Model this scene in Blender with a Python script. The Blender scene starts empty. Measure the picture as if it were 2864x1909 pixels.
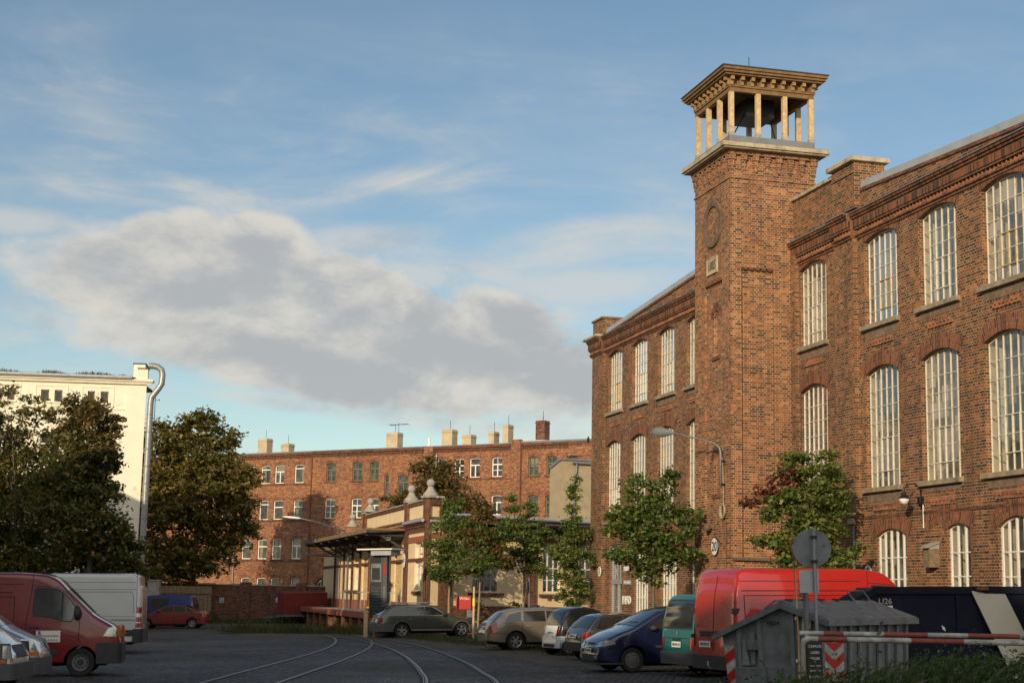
import bpy, bmesh, math, random
from mathutils import Vector, Matrix
import numpy as np
PI = math.pi
R_ = math.radians
random.seed(7)
sc = bpy.context.scene
COL = sc.collection

# ------------------------------------------------------------------ camera
cam_d = bpy.data.cameras.new('camera')
cam = bpy.data.objects.new('camera', cam_d)
COL.objects.link(cam)
cam_d.sensor_width = 36.0
cam_d.lens = 4400 / 2864 * 36
cam_d.clip_start = 0.5
cam_d.clip_end = 3000
TILT, ROLL, EYE = 0.159274, 0.019315, 1.85
_ct, _st = math.cos(TILT), math.sin(TILT)
_up = Vector((0, -_st, _ct)); _rt = Vector((1, 0, 0)); _fw = Vector((0, _ct, _st))
_R = _rt * math.cos(ROLL) + _up * math.sin(ROLL)
_U = _up * math.cos(ROLL) - _rt * math.sin(ROLL)
cam.matrix_world = Matrix(((_R.x, _U.x, -_fw.x, 0), (_R.y, _U.y, -_fw.y, 0), (_R.z, _U.z, -_fw.z, EYE), (0, 0, 0, 1)))
sc.camera = cam

# ------------------------------------------------------------------ sun + sky
SUN_EL = R_(16.5)
SUN_HEAD = R_(22.0)          # light travels this far right of straight ahead
sun_d = bpy.data.lights.new('sun', 'SUN')
sun_d.energy = 3.8
sun_d.angle = R_(0.5)
sun_d.color = (1.0, 0.80, 0.55)
sun = bpy.data.objects.new('sun', sun_d)
COL.objects.link(sun)
_ld = Vector((math.sin(SUN_HEAD) * math.cos(SUN_EL), math.cos(SUN_HEAD) * math.cos(SUN_EL), -math.sin(SUN_EL)))
sun.rotation_euler = _ld.to_track_quat('-Z', 'Y').to_euler()
sun.location = (-30, -60, 40)

world = bpy.data.worlds.new('World')
sc.world = world
world.use_nodes = True
nt = world.node_tree
for n in list(nt.nodes): nt.nodes.remove(n)
def WN(t, **k):
    n = nt.nodes.new(t)
    for a, b in k.items(): setattr(n, a, b)
    return n
def wmath(op, a, b=None, c=None, clamp=False):
    n = WN('ShaderNodeMath', operation=op, use_clamp=clamp)
    for i, v in enumerate((a, b, c)):
        if v is None: continue
        if isinstance(v, (int, float)): n.inputs[i].default_value = v
        else: nt.links.new(v, n.inputs[i])
    return n.outputs[0]
wo = WN('ShaderNodeOutputWorld'); bg = WN('ShaderNodeBackground')
sky = WN('ShaderNodeTexSky', sky_type='NISHITA', sun_disc=False)
sky.sun_elevation = SUN_EL
sky.sun_rotation = SUN_HEAD + PI
sky.altitude = 0; sky.air_density = 1.0; sky.dust_density = 0.15; sky.ozone_density = 1.4
tc = WN('ShaderNodeTexCoord'); sep = WN('ShaderNodeSeparateXYZ')
nt.links.new(tc.outputs['Generated'], sep.inputs[0])
gx, gy, gz_ = sep.outputs
az = wmath('ARCTAN2', gx, gy)                     # radians right of straight ahead
el = wmath('ARCSINE', gz_)
comb = WN('ShaderNodeCombineXYZ')
nt.links.new(az, comb.inputs[0]); nt.links.new(el, comb.inputs[1])
def wnoise(scale, detail, rough, vec, dist=0.0):
    n = WN('ShaderNodeTexNoise'); n.inputs['Scale'].default_value = scale
    n.inputs['Detail'].default_value = detail; n.inputs['Roughness'].default_value = rough
    n.inputs['Distortion'].default_value = dist
    nt.links.new(vec, n.inputs['Vector']); return n.outputs['Fac']
mp = WN('ShaderNodeMapping'); mp.inputs['Scale'].default_value = (1.0, 1.7, 1.0)
nt.links.new(comb.outputs[0], mp.inputs[0])
n1 = wnoise(9.0, 9, 0.58, mp.outputs[0], 0.3)
n2 = wnoise(26.0, 8, 0.6, mp.outputs[0])
def blob(ax, ey, rx, ry, rot=0.0):
    """soft cloud body centred at azimuth ax, elevation ey (radians)"""
    dx = wmath('SUBTRACT', az, ax); dy = wmath('SUBTRACT', el, ey)
    c, s = math.cos(rot), math.sin(rot)
    u = wmath('DIVIDE', wmath('ADD', wmath('MULTIPLY', dx, c), wmath('MULTIPLY', dy, s)), rx)
    v = wmath('DIVIDE', wmath('SUBTRACT', wmath('MULTIPLY', dy, c), wmath('MULTIPLY', dx, s)), ry)
    d = wmath('SQRT', wmath('ADD', wmath('MULTIPLY', u, u), wmath('MULTIPLY', v, v)))
    return wmath('SUBTRACT', 1.0, d)
def pxblob(px, py, rx, ry, rot=0.0):
    return blob((px - 1432) / 4400, (1661 - py) / 4400, rx / 4400, ry / 4400, rot)
def vmax(l):
    o = l[0]
    for x in l[1:]: o = wmath('MAXIMUM', o, x)
    return o
body = vmax([pxblob(440, 830, 480, 190, -0.08), pxblob(480, 720, 230, 105), pxblob(710, 715, 190, 105), pxblob(880, 880, 560, 225, -0.30),
             pxblob(1240, 990, 600, 185, -0.22), pxblob(1430, 930, 260, 125, -0.5), pxblob(760, 1010, 700, 120, -0.10),
             pxblob(1000, 1070, 640, 120, -0.10), pxblob(1600, 1060, 330, 130)])
small = vmax([pxblob(240, 975, 330, 60, -0.25), pxblob(1200, 1185, 600, 55, -0.12), pxblob(820, 1150, 340, 36, -0.1), pxblob(1380, 775, 170, 48, -0.2),
              pxblob(1150, 780, 260, 55, -0.1), pxblob(1640, 800, 460, 80, 0.05), pxblob(1560, 1140, 230, 40, -0.15), pxblob(980, 690, 300, 60, .1),
              pxblob(60, 700, 260, 60), pxblob(3200, 900, 500, 160), pxblob(-600, 900, 500, 160), pxblob(-1500, 700, 600, 200), pxblob(4600, 700, 700, 200)])
nn = wmath('ADD', wmath('MULTIPLY', wmath('SUBTRACT', n1, 0.5), 1.05), wmath('MULTIPLY', wmath('SUBTRACT', n2, 0.5), 0.45))
dens = wmath('ADD', body, nn)
def sstep(v, a, b):
    n = WN('ShaderNodeMapRange', interpolation_type='SMOOTHSTEP')
    n.inputs['From Min'].default_value = a; n.inputs['From Max'].default_value = b
    nt.links.new(v, n.inputs['Value']); return n.outputs[0]
m_body = wmath('MULTIPLY', sstep(dens, -0.02, 0.40), 0.93)
m_small = wmath('MULTIPLY', sstep(wmath('ADD', small, wmath('MULTIPLY', nn, 1.0)), -0.1, 0.8), 0.60)
# thin high cloud: long streaks
def streaks(rot, sx_, sy_, scale, loc, lo, hi, dist):
    a = WN('ShaderNodeMapping'); a.inputs['Rotation'].default_value = (0, 0, R_(rot)); a.inputs['Scale'].default_value = (sx_, sy_, 1); a.inputs['Location'].default_value = loc
    nt.links.new(comb.outputs[0], a.inputs[0]); return sstep(wnoise(scale, 10, 0.60, a.outputs[0], dist), lo, hi)
c_a = streaks(14, 1.5, 5.5, 3.4, (0, 0, 0), .38, .78, .7)
c_b = streaks(-20, 1.8, 6.0, 3.0, (2.3, 1.1, 0), .42, .80, 1.0)
c2 = streaks(0, 1, 1.5, 3.6, (3.1, 1.7, 0), .36, .64, .2)
cir = wmath('MULTIPLY', wmath('ADD', c_a, c_b), wmath('ADD', c2, .25))
cir = wmath('MULTIPLY', cir, sstep(el, 0.40, 0.16))
cir = wmath('ADD', wmath('MULTIPLY', cir, 0.95), wmath('MULTIPLY', sstep(wmath('ADD', vmax([pxblob(230, 400, 420, 150, -0.25), pxblob(560, 590, 420, 60, -.3), pxblob(1100, 520, 520, 70, .08), pxblob(1750, 640, 460, 120, .1)]), wmath('MULTIPLY', wmath('ADD', nn, wmath('SUBTRACT', c_b, .4)), 0.7)), 0.0, 1.2), 0.50))
mask = wmath('MAXIMUM', wmath('MAXIMUM', m_body, m_small), cir, clamp=True)
# billows: compare the noise with itself a little towards the sun
mo = WN('ShaderNodeMapping'); mo.inputs['Scale'].default_value = (1.0, 1.7, 1.0); mo.inputs['Location'].default_value = (-0.012, 0.045, 0)
nt.links.new(comb.outputs[0], mo.inputs[0])
lit = wmath('SUBTRACT', n1, wnoise(9.0, 9, 0.58, mo.outputs[0], 0.3))
dy = wmath('MULTIPLY', wmath('SUBTRACT', el, 0.165), 1.6)
rim = WN('ShaderNodeMix', data_type='RGBA')
rim.inputs[6].default_value = (0.70, 0.665, 0.60, 1)
rim.inputs[7].default_value = (0.445, 0.455, 0.465, 1)
n3 = wnoise(5.0, 7, 0.55, mo.outputs[0], 0.5)
ht = wmath('SUBTRACT', wmath('ADD', wmath('MULTIPLY', dens, .75), wmath('ADD', wmath('MULTIPLY', wmath('SUBTRACT', n2, 0.5), 0.7), wmath('MULTIPLY', wmath('SUBTRACT', n3, 0.5), 1.3))), wmath('ADD', wmath('MULTIPLY', lit, 3.4), dy))
nt.links.new(sstep(ht, -0.18, 0.80), rim.inputs[0])
# broad bright cloud deck added behind the photographer, out of view, to fill shadows
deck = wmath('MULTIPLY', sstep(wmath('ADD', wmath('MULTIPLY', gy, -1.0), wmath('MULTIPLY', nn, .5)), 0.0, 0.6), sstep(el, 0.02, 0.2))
sx = WN('ShaderNodeMix', data_type='RGBA', blend_type='MULTIPLY'); sx.inputs[0].default_value = 1
SKYK = 0.112
nt.links.new(sky.outputs[0], sx.inputs[6]); sx.inputs[7].default_value = (SKYK * .92, SKYK * .96, SKYK * .94, 1)
fin = WN('ShaderNodeMix', data_type='RGBA')
nt.links.new(mask, fin.inputs[0]); nt.links.new(sx.outputs[2], fin.inputs[6]); nt.links.new(rim.outputs[2], fin.inputs[7])
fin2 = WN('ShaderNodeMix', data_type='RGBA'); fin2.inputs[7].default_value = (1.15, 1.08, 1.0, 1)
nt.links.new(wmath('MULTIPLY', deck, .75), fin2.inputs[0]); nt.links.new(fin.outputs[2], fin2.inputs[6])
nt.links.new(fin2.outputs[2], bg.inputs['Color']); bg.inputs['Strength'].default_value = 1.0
nt.links.new(bg.outputs[0], wo.inputs[0])

sc.view_settings.view_transform = 'Standard'
sc.view_settings.look = 'None'
sc.view_settings.exposure = 0.0
sc.view_settings.gamma = 1.0
sc.view_settings.use_curve_mapping = False
sc.cycles.max_bounces = 8
sc.cycles.transparent_max_bounces = 12

# ------------------------------------------------------------------ materials
MATS = {}
class NT:
    def __init__(s, name):
        s.m = bpy.data.materials.new(name); s.m.use_nodes = True
        s.t = s.m.node_tree; s.b = s.t.nodes['Principled BSDF']; s.o = s.t.nodes['Material Output']
        MATS[name] = s.m
    def n(s, typ, **k):
        n = s.t.nodes.new(typ)
        for a, b in k.items(): setattr(n, a, b)
        return n
    def l(s, a, b): s.t.links.new(a, b)
    def noise(s, scale, detail=4, rough=.55, coord='Object', stretch=None, dist=0):
        tcn = s.n('ShaderNodeTexCoord'); src = tcn.outputs[coord]
        if stretch:
            mpn = s.n('ShaderNodeMapping'); mpn.inputs['Scale'].default_value = stretch
            s.l(src, mpn.inputs[0]); src = mpn.outputs[0]
        n = s.n('ShaderNodeTexNoise'); n.inputs['Scale'].default_value = scale
        n.inputs['Detail'].default_value = detail; n.inputs['Roughness'].default_value = rough
        n.inputs['Distortion'].default_value = dist
        s.l(src, n.inputs['Vector']); return n.outputs['Fac']
    def ramp(s, fac, stops, interp='LINEAR'):
        r = s.n('ShaderNodeValToRGB'); e = r.color_ramp; e.interpolation = interp
        while len(e.elements) < len(stops): e.elements.new(0.5)
        for el_, (p, c) in zip(e.elements, stops):
            el_.position = p; el_.color = (c[0], c[1], c[2], 1) if not isinstance(c, (int, float)) else (c, c, c, 1)
        s.l(fac, r.inputs[0]); return r.outputs[0]
    def mix(s, fac, a, b, blend='MIX'):
        n = s.n('ShaderNodeMix', data_type='RGBA', blend_type=blend)
        for i, v in ((0, fac), (6, a), (7, b)):
            if isinstance(v, (int, float)): n.inputs[i].default_value = v
            elif isinstance(v, tuple): n.inputs[i].default_value = (v[0], v[1], v[2], 1)
            else: s.l(v, n.inputs[i])
        return n.outputs[2]
    def math(s, op, a, b=0.0, clamp=False):
        n = s.n('ShaderNodeMath', operation=op, use_clamp=clamp)
        for i, v in ((0, a), (1, b)):
            if isinstance(v, (int, float)): n.inputs[i].default_value = v
            else: s.l(v, n.inputs[i])
        return n.outputs[0]
    def bump(s, h, dist=.01, strength=.6):
        n = s.n('ShaderNodeBump'); n.inputs['Distance'].default_value = dist; n.inputs['Strength'].default_value = strength
        s.l(h, n.inputs['Height']); s.l(n.outputs[0], s.b.inputs['Normal'])
    def base(s, c):
        if isinstance(c, tuple): s.b.inputs['Base Color'].default_value = (c[0], c[1], c[2], 1)
        else: s.l(c, s.b.inputs['Base Color'])
    def set(s, rough=None, metal=None, spec=None, coat=None):
        if rough is not None: s.b.inputs['Roughness'].default_value = rough
        if metal is not None: s.b.inputs['Metallic'].default_value = metal
        if spec is not None: s.b.inputs['Specular IOR Level'].default_value = spec
        if coat is not None: s.b.inputs['Coat Weight'].default_value = coat; s.b.inputs['Coat Roughness'].default_value = .05

def simple(name, c, rough=.6, metal=0, var=.12, scale=6, spec=None, bump=0, detail=4, dirt=None, coat=None):
    """one surface with mottling; dirt=(colour, amount) adds irregular stains"""
    s = NT(name)
    f = s.noise(scale, detail)
    lo = tuple(x * (1 - var) for x in c); hi = tuple(min(1, x * (1 + var)) for x in c)
    col = s.ramp(f, [(.3, lo), (.7, hi)])
    if dirt:
        g = s.noise(scale * .45 + .7, 8, .65)
        col = s.mix(s.ramp(g, [(.62 - .25 * dirt[1], 0.0), (.78, 1.0)]), col, dirt[0])
    s.base(col); s.set(rough, metal, spec, coat)
    if bump: s.bump(s.noise(scale * 8, 3), .01, bump)
    return s.m

def brick(name, stops, mortar, bw=.25, rh=.077, mort=.011, var=.18, english=True, grime=.5, rough=.85):
    s = NT(name)
    uv = s.n('ShaderNodeUVMap'); uv.uv_map = 'UVMap'
    b = s.n('ShaderNodeTexBrick')
    b.inputs['Scale'].default_value = 1; b.inputs['Brick Width'].default_value = bw; b.inputs['Row Height'].default_value = rh
    b.inputs['Mortar Size'].default_value = mort / 2; b.inputs['Mortar Smooth'].default_value = .15; b.inputs['Bias'].default_value = 0
    b.inputs['Color1'].default_value = (0, 0, 0, 1); b.inputs['Color2'].default_value = (1, 1, 1, 1); b.inputs['Mortar'].default_value = (.5, .5, .5, 1)
    b.offset = .5; b.offset_frequency = 2
    if english: b.squash = .5; b.squash_frequency = 2
    s.l(uv.outputs[0], b.inputs['Vector'])
    big = s.noise(.35, 5, .6)
    t = s.math('ADD', b.outputs['Color'], s.math('MULTIPLY', s.math('SUBTRACT', big, .5), var * 2.2), clamp=True)
    col = s.ramp(t, stops)
    fine = s.noise(9, 5, .7)
    col = s.mix(.55, col, s.ramp(fine, [(.3, (.55, .55, .55)), (.7, (1.25, 1.2, 1.15))]), 'MULTIPLY')
    mo = s.ramp(s.noise(1.7, 5, .6), [(.35, tuple(x * .62 for x in mortar)), (.65, mortar)])
    col = s.mix(b.outputs['Fac'], col, mo)
    # rain streaks and soot with shapes of their own
    st = s.noise(1.0, 8, .7, stretch=(1, 1, .16))
    col = s.mix(s.math('MULTIPLY', s.ramp(st, [(.50, 0.0), (.72, 1.0)]), grime), col, (.055, .042, .034))
    pt_ = s.noise(.22, 3, .5)
    col = s.mix(.6, col, s.ramp(pt_, [(.35, (.80, .78, .80)), (.65, (1.15, 1.1, 1.0))]), 'MULTIPLY')
    s.base(col); s.set(rough, 0, .25)
    inv = s.math('SUBTRACT', 1.0, b.outputs['Fac'])
    s.bump(s.math('ADD', inv, s.math('MULTIPLY', fine, .35)), .012, .8)
    return s.m

RB = [(0.0, (0.052, 0.035, 0.028)), (.20, (0.086, 0.049, 0.035)), (.32, (0.146, 0.063, 0.035)), (.60, (0.215, 0.083, 0.039)), (.84, (0.284, 0.111, 0.048)), (1.0, (0.370, 0.163, 0.072))]
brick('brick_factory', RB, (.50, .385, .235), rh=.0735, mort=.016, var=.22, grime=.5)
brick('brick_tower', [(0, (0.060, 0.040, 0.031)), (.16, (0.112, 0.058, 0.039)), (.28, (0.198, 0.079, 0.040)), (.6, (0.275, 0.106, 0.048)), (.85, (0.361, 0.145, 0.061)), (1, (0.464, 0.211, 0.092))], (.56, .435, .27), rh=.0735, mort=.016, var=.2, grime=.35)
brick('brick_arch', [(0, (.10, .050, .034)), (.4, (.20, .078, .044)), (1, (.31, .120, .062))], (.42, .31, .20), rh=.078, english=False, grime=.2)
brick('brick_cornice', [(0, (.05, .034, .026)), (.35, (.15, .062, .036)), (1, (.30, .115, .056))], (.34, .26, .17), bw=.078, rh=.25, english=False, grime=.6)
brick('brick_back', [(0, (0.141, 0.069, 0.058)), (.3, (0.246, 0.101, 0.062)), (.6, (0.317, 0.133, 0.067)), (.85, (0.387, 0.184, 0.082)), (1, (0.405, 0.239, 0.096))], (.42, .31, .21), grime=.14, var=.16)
brick('brick_yard', [(0, (.06, .04, .035)), (.5, (.17, .07, .045)), (1, (.27, .115, .07))], (.25, .21, .17), grime=.55)
brick('brick_trim', [(0, (.085, .045, .034)), (.5, (.16, .066, .042)), (1, (.24, .10, .058))], (.30, .22, .15), grime=.3)
simple('plaster_cream', (.80, .745, .60), .9, var=.05, scale=1.2, dirt=((.42, .36, .25), .10))
simple('plaster_white', (.80, .74, .58), .9, var=.03, scale=.6, dirt=((.62, .57, .44), .05))
simple('plaster_yellow', (.80, .62, .37), .9, var=.07, scale=1.5, dirt=((.42, .27, .13), .18))
simple('plaster_grey', (.34, .28, .18), .95, var=.12, scale=1.4, dirt=((.20, .17, .11), .3), bump=.3)
simple('plaster_grey_light', (.48, .40, .26), .95, var=.15, scale=2, dirt=((.28, .24, .18), .2))
simple('plaster_red', (.33, .105, .06), .9, var=.12, scale=2)
simple('stone', (.44, .37, .25), .9, var=.22, scale=4, dirt=((.10, .085, .06), .45))
simple('stone_sill', (.30, .245, .165), .92, var=.25, scale=5, dirt=((.10, .085, .06), .5))
simple('stone_dark', (.15, .105, .075), .95, var=.3, scale=5, dirt=((.05, .045, .035), .5))
simple('concrete', (.34, .32, .28), .9, var=.2, scale=3, dirt=((.12, .11, .09), .3))
simple('zinc', (.20, .215, .225), .5, .25, var=.15, scale=3, dirt=((.16, .17, .17), .25))
simple('zinc_flat', (.40, .42, .44), .55, .3, var=.12, scale=2)
simple('steel_galv', (.165, .178, .185), .55, .12, var=.28, scale=5, dirt=((.09, .09, .09), .3), detail=8)
simple('steel_bright', (.30, .31, .31), .45, .5, var=.2, scale=10)
simple('roof_felt_and_shade', (.055, .055, .058), .9, var=.3, scale=2)
simple('timber', (.20, .118, .045), .75, var=.3, scale=5, dirt=((.20, .12, .05), .35))
simple('timber_new', (.56, .41, .22), .8, var=.22, scale=7, dirt=((.26, .16, .07), .2))
simple('timber_old', (.21, .15, .09), .9, var=.3, scale=6, dirt=((.08, .06, .04), .3))
simple('paint_white', (.78, .76, .70), .5, var=.06, scale=6)
simple('paint_white_worn', (.66, .63, .54), .65, var=.12, scale=9, dirt=((.24, .11, .05), .16))
simple('paint_green', (.13, .15, .085), .6, var=.15, scale=6)
simple('paint_ochre', (.52, .37, .14), .6, var=.2, scale=9)
simple('black_metal', (.018, .018, .02), .45, .3, var=.2, scale=8)
simple('rubber', (.018, .018, .019), .85, var=.25, scale=12)
simple('black_plastic', (.030, .031, .034), .6, var=.15, scale=10)
simple('grey_plastic', (.075, .078, .082), .6, var=.12, scale=8)
simple('hollow', (.006, .006, .007), .95, var=.1)
simple('alloy', (.42, .42, .42), .3, .8, var=.1, scale=10)
simple('sign_white', (.80, .79, .74), .5, var=.04, scale=9)
simple('sign_black', (.012, .012, .013), .5, var=.1)
simple('sign_blue', (.02, .05, .20), .5, var=.1)
simple('red_reflect', (.42, .018, .014), .4, var=.1)
simple('red_band', (.26, .055, .040), .7, var=.22, scale=9, dirt=((.10, .05, .032), .6), detail=8)
simple('white_band', (.46, .46, .43), .7, var=.2, scale=9, dirt=((.12, .058, .032), 1.0), detail=8)
simple('tarp_red', (.20, .022, .018), .65, var=.15, scale=2.5)
simple('skip_navy', (.006, .008, .020), .55, var=.3, scale=3, dirt=((.03, .018, .012), .12), spec=.15)
simple('curtain', (.62, .55, .42), .9, var=.12, scale=5)
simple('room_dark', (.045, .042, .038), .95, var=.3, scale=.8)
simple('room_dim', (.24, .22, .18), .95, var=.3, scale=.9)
simple('timber_mid', (.32, .20, .09), .8, var=.25, scale=7)
simple('room_cream', (.70, .64, .50), .9, var=.10, scale=1.6)
simple('bark', (.14, .115, .085), .95, var=.3, scale=14, bump=.8)
simple('bark_pale', (.30, .22, .14), .95, var=.25, scale=14, bump=.5)
simple('grey_box', (.30, .30, .31), .6, var=.1)
simple('panel_beige', (.50, .47, .37), .6, var=.05, scale=2)
simple('light_glass', (.85, .85, .82), .15, var=.03)
simple('lamp_red', (.30, .012, .010), .12, var=.2, scale=30, coat=1)
simple('lamp_orange', (.55, .14, .02), .2, var=.1)
simple('lamp_clear', (.55, .56, .58), .08, .55, var=.35, scale=30)
simple('plaster_patch', (.20, .14, .095), .95, var=.35, scale=5, dirt=((.09, .065, .05), .4))
simple('paint_yellow', (.75, .62, .05), .5)
simple('rust', (.17, .075, .038), .9, var=.4, scale=10)
simple('rail_steel', (.26, .24, .22), .38, .6, var=.25, scale=3)
simple('rail_dark', (.035, .030, .028), .8, .2, var=.3, scale=6)
simple('chalkboard', (.022, .025, .028), .8, var=.3, scale=12)

def paint(name, c, rough=.22, flake=0):
    s = NT(name)
    f = s.noise(1.8, 6, .6)
    col = s.ramp(f, [(.35, tuple(x * .93 for x in c)), (.7, c)])
    dust = s.noise(3.5, 7, .7, stretch=(1, 1, 2.5))
    col = s.mix(s.ramp(dust, [(.45, .01), (.9, .08)]), col, (.16, .145, .125))
    s.base(col); s.set(rough, flake, .5, 1.0)
    s.b.inputs['Coat Roughness'].default_value = .04
    r = s.ramp(dust, [(.4, rough), (.8, rough + .1)]); s.l(r, s.b.inputs['Roughness'])
    return s.m
paint('paint_red', (.44, .012, .011)); paint('paint_darkred', (.20, .010, .012)); paint('paint_car_white', (.62, .64, .63), .3)
paint('paint_olive', (.072, .088, .068), .3, .5); paint('paint_champagne', (.25, .215, .165), .3, .55); paint('paint_navy', (.008, .013, .050), .2, .2)
paint('paint_teal', (.004, .15, .155), .28, .1); paint('paint_graphite', (.045, .052, .055), .28, .4); paint('paint_fadedred', (.21, .022, .020), .35)
paint('paint_blue', (.020, .040, .22), .3); paint('paint_silver', (.36, .38, .39), .28, .6); paint('paint_black', (.014, .014, .015), .22)

def glass_car():
    s = NT('glass_car'); s.base((.012, .016, .018)); s.set(.04, 0, .9)
    s.b.inputs['IOR'].default_value = 1.6
    r = s.noise(3, 3); s.l(s.ramp(r, [(.3, .03), (.8, .09)]), s.b.inputs['Roughness'])
    return s.m
glass_car()
def glass_window(name, tint, dirt, refl=.10, rough=.03):
    """thin pane: see-through, mirror-like at grazing angles, a film of dust"""
    s = NT(name); t = s.t; t.nodes.remove(s.b)
    tr = s.n('ShaderNodeBsdfTransparent'); tr.inputs[0].default_value = (*tint, 1)
    gl = s.n('ShaderNodeBsdfGlossy'); gl.inputs['Color'].default_value = (.9, .92, .95, 1); gl.inputs['Roughness'].default_value = rough
    df = s.n('ShaderNodeBsdfDiffuse'); df.inputs[0].default_value = (.42, .39, .33, 1)
    lw = s.n('ShaderNodeLayerWeight'); lw.inputs['Blend'].default_value = .5
    m1 = s.n('ShaderNodeMixShader'); s.l(s.math('ADD', s.math('MULTIPLY', s.math('POWER', lw.outputs['Facing'], 3.0), refl * 4), .07), m1.inputs[0]); s.l(tr.outputs[0], m1.inputs[1]); s.l(gl.outputs[0], m1.inputs[2])
    f = s.ramp(s.noise(2.2, 6, .65), [(.35, dirt * .4), (.75, dirt * 1.8)])
    uv = s.n('ShaderNodeUVMap'); uv.uv_map = 'UVMap'
    vd = s.n('ShaderNodeVectorMath', operation='DIVIDE'); vd.inputs[1].default_value = (.305, .405, 1); s.l(uv.outputs[0], vd.inputs[0])
    vf = s.n('ShaderNodeVectorMath', operation='FLOOR'); s.l(vd.outputs[0], vf.inputs[0]); wn_ = s.n('ShaderNodeTexWhiteNoise'); s.l(vf.outputs[0], wn_.inputs['Vector'])
    f = s.math('ADD', f, s.ramp(wn_.outputs['Value'], [(0, 0.0), (.55, .02), (.85, dirt * 1.6), (1, dirt * 4)]), clamp=True)
    m2 = s.n('ShaderNodeMixShader'); s.l(f, m2.inputs[0]); s.l(m1.outputs[0], m2.inputs[1]); s.l(df.outputs[0], m2.inputs[2])
    s.l(m2.outputs[0], s.o.inputs[0]); return s.m
glass_window('glass_factory', (.88, .90, .86), .10, .22)
glass_window('glass_factory_dark', (.50, .54, .56), .08, .55)
glass_window('glass_factory_dirty', (.85, .84, .76), .22, .2)
glass_window('glass_plain', (.55, .58, .58), .05, .35)

def leaf(name, stops, rough=.55):
    s = NT(name)
    g = s.n('ShaderNodeNewGeometry')
    col = s.ramp(g.outputs['Random Per Island'], stops)
    pat = s.noise(.9, 4, .6)
    col = s.mix(.5, col, s.ramp(pat, [(.35, (.6, .62, .6)), (.65, (1.25, 1.2, 1.1))]), 'MULTIPLY')
    s.base(col); s.set(rough, 0, .35)
    tl = s.n('ShaderNodeBsdfTranslucent'); s.l(s.mix(1.0, col, (1.5, 1.7, .8), 'MULTIPLY'), tl.inputs[0])
    mx = s.n('ShaderNodeMixShader'); mx.inputs[0].default_value = .34
    s.l(s.b.outputs[0], mx.inputs[1]); s.l(tl.outputs[0], mx.inputs[2]); s.l(mx.outputs[0], s.o.inputs[0])
    return s.m
leaf('leaf_maple', [(0, (0.055, 0.096, 0.026)), (.5, (0.109, 0.167, 0.041)), (.85, (0.174, 0.232, 0.055)), (1, (0.275, 0.246, 0.072))])
leaf('leaf_maple_turning', [(0, (0.072, 0.080, 0.026)), (.45, (0.138, 0.145, 0.041)), (.7, (0.217, 0.123, 0.043)), (1, (0.275, 0.087, 0.043))])
leaf('leaf_purple', [(0, (0.065, 0.026, 0.029)), (.6, (0.160, 0.051, 0.043)), (1, (0.246, 0.087, 0.058))])
leaf('leaf_dark', [(0, (0.061, 0.076, 0.029)), (.5, (0.128, 0.141, 0.048)), (.8, (0.217, 0.190, 0.061)), (1, (0.344, 0.173, 0.073))])
leaf('leaf_olive', [(0, (0.070, 0.070, 0.020)), (.5, (0.152, 0.138, 0.038)), (.8, (0.246, 0.196, 0.055)), (1, (0.319, 0.217, 0.065))])
leaf('leaf_orange', [(0, (.075, .080, .028)), (.5, (.145, .130, .045)), (.8, (.22, .140, .055)), (1, (.28, .125, .058))])
leaf('leaf_cherry', [(0, (0.067, 0.107, 0.029)), (.5, (0.138, 0.196, 0.049)), (1, (0.275, 0.290, 0.087))])
leaf('leaf_bush', [(0, (0.038, 0.067, 0.023)), (.5, (0.072, 0.119, 0.038)), (1, (0.145, 0.174, 0.065))])
leaf('grass', [(0, (.035, .045, .016)), (.5, (.065, .080, .025)), (1, (.14, .13, .05))])

def ground_mat():
    s = NT('cobbles')
    tcn = s.n('ShaderNodeTexCoord')
    mpn = s.n('ShaderNodeMapping'); mpn.inputs['Rotation'].default_value = (0, 0, R_(8)); s.l(tcn.outputs['Object'], mpn.inputs[0])
    vor = s.n('ShaderNodeTexVoronoi'); vor.inputs['Scale'].default_value = 5.6; vor.inputs['Randomness'].default_value = .55
    s.l(mpn.outputs[0], vor.inputs['Vector'])
    ed = s.n('ShaderNodeTexVoronoi', feature='DISTANCE_TO_EDGE'); ed.inputs['Scale'].default_value = 5.6; ed.inputs['Randomness'].default_value = .55
    s.l(mpn.outputs[0], ed.inputs['Vector'])
    sepc = s.n('ShaderNodeSeparateColor'); s.l(vor.outputs['Color'], sepc.inputs[0])
    col = s.ramp(sepc.outputs[0], [(0, (.042, .044, .050)), (.5, (.092, .093, .10)), (1, (.165, .16, .158))])
    big = s.noise(.16, 7, .65)
    col = s.mix(s.ramp(big, [(.42, 0.0), (.60, .75)]), col, (.085, .076, .066))
    joint = s.ramp(ed.outputs['Distance'], [(.03, 1.0), (.10, 0.0)])
    col = s.mix(joint, col, (.026, .025, .022))
    moss = s.noise(.33, 6, .7)
    col = s.mix(s.math('MULTIPLY', s.ramp(moss, [(.6, 0.0), (.72, 1.0)]), .35), col, (.045, .052, .026))
    s.base(col); s.l(s.ramp(big, [(.3, .50), (.7, .8)]), s.b.inputs['Roughness']); s.set(spec=.35)
    s.bump(s.math('ADD', s.ramp(ed.outputs['Distance'], [(.0, 0.0), (.16, 1.0)]), s.math('MULTIPLY', s.noise(1.3, 3), 1.2)), .055, 1.0)
ground_mat()
simple('earth', (.075, .065, .050), .95, var=.35, scale=1.4, dirt=((.05, .055, .028), .4), bump=.6)
simple('kerb_stone', (.26, .24, .20), .85, var=.3, scale=4, dirt=((.10, .09, .07), .4))

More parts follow.
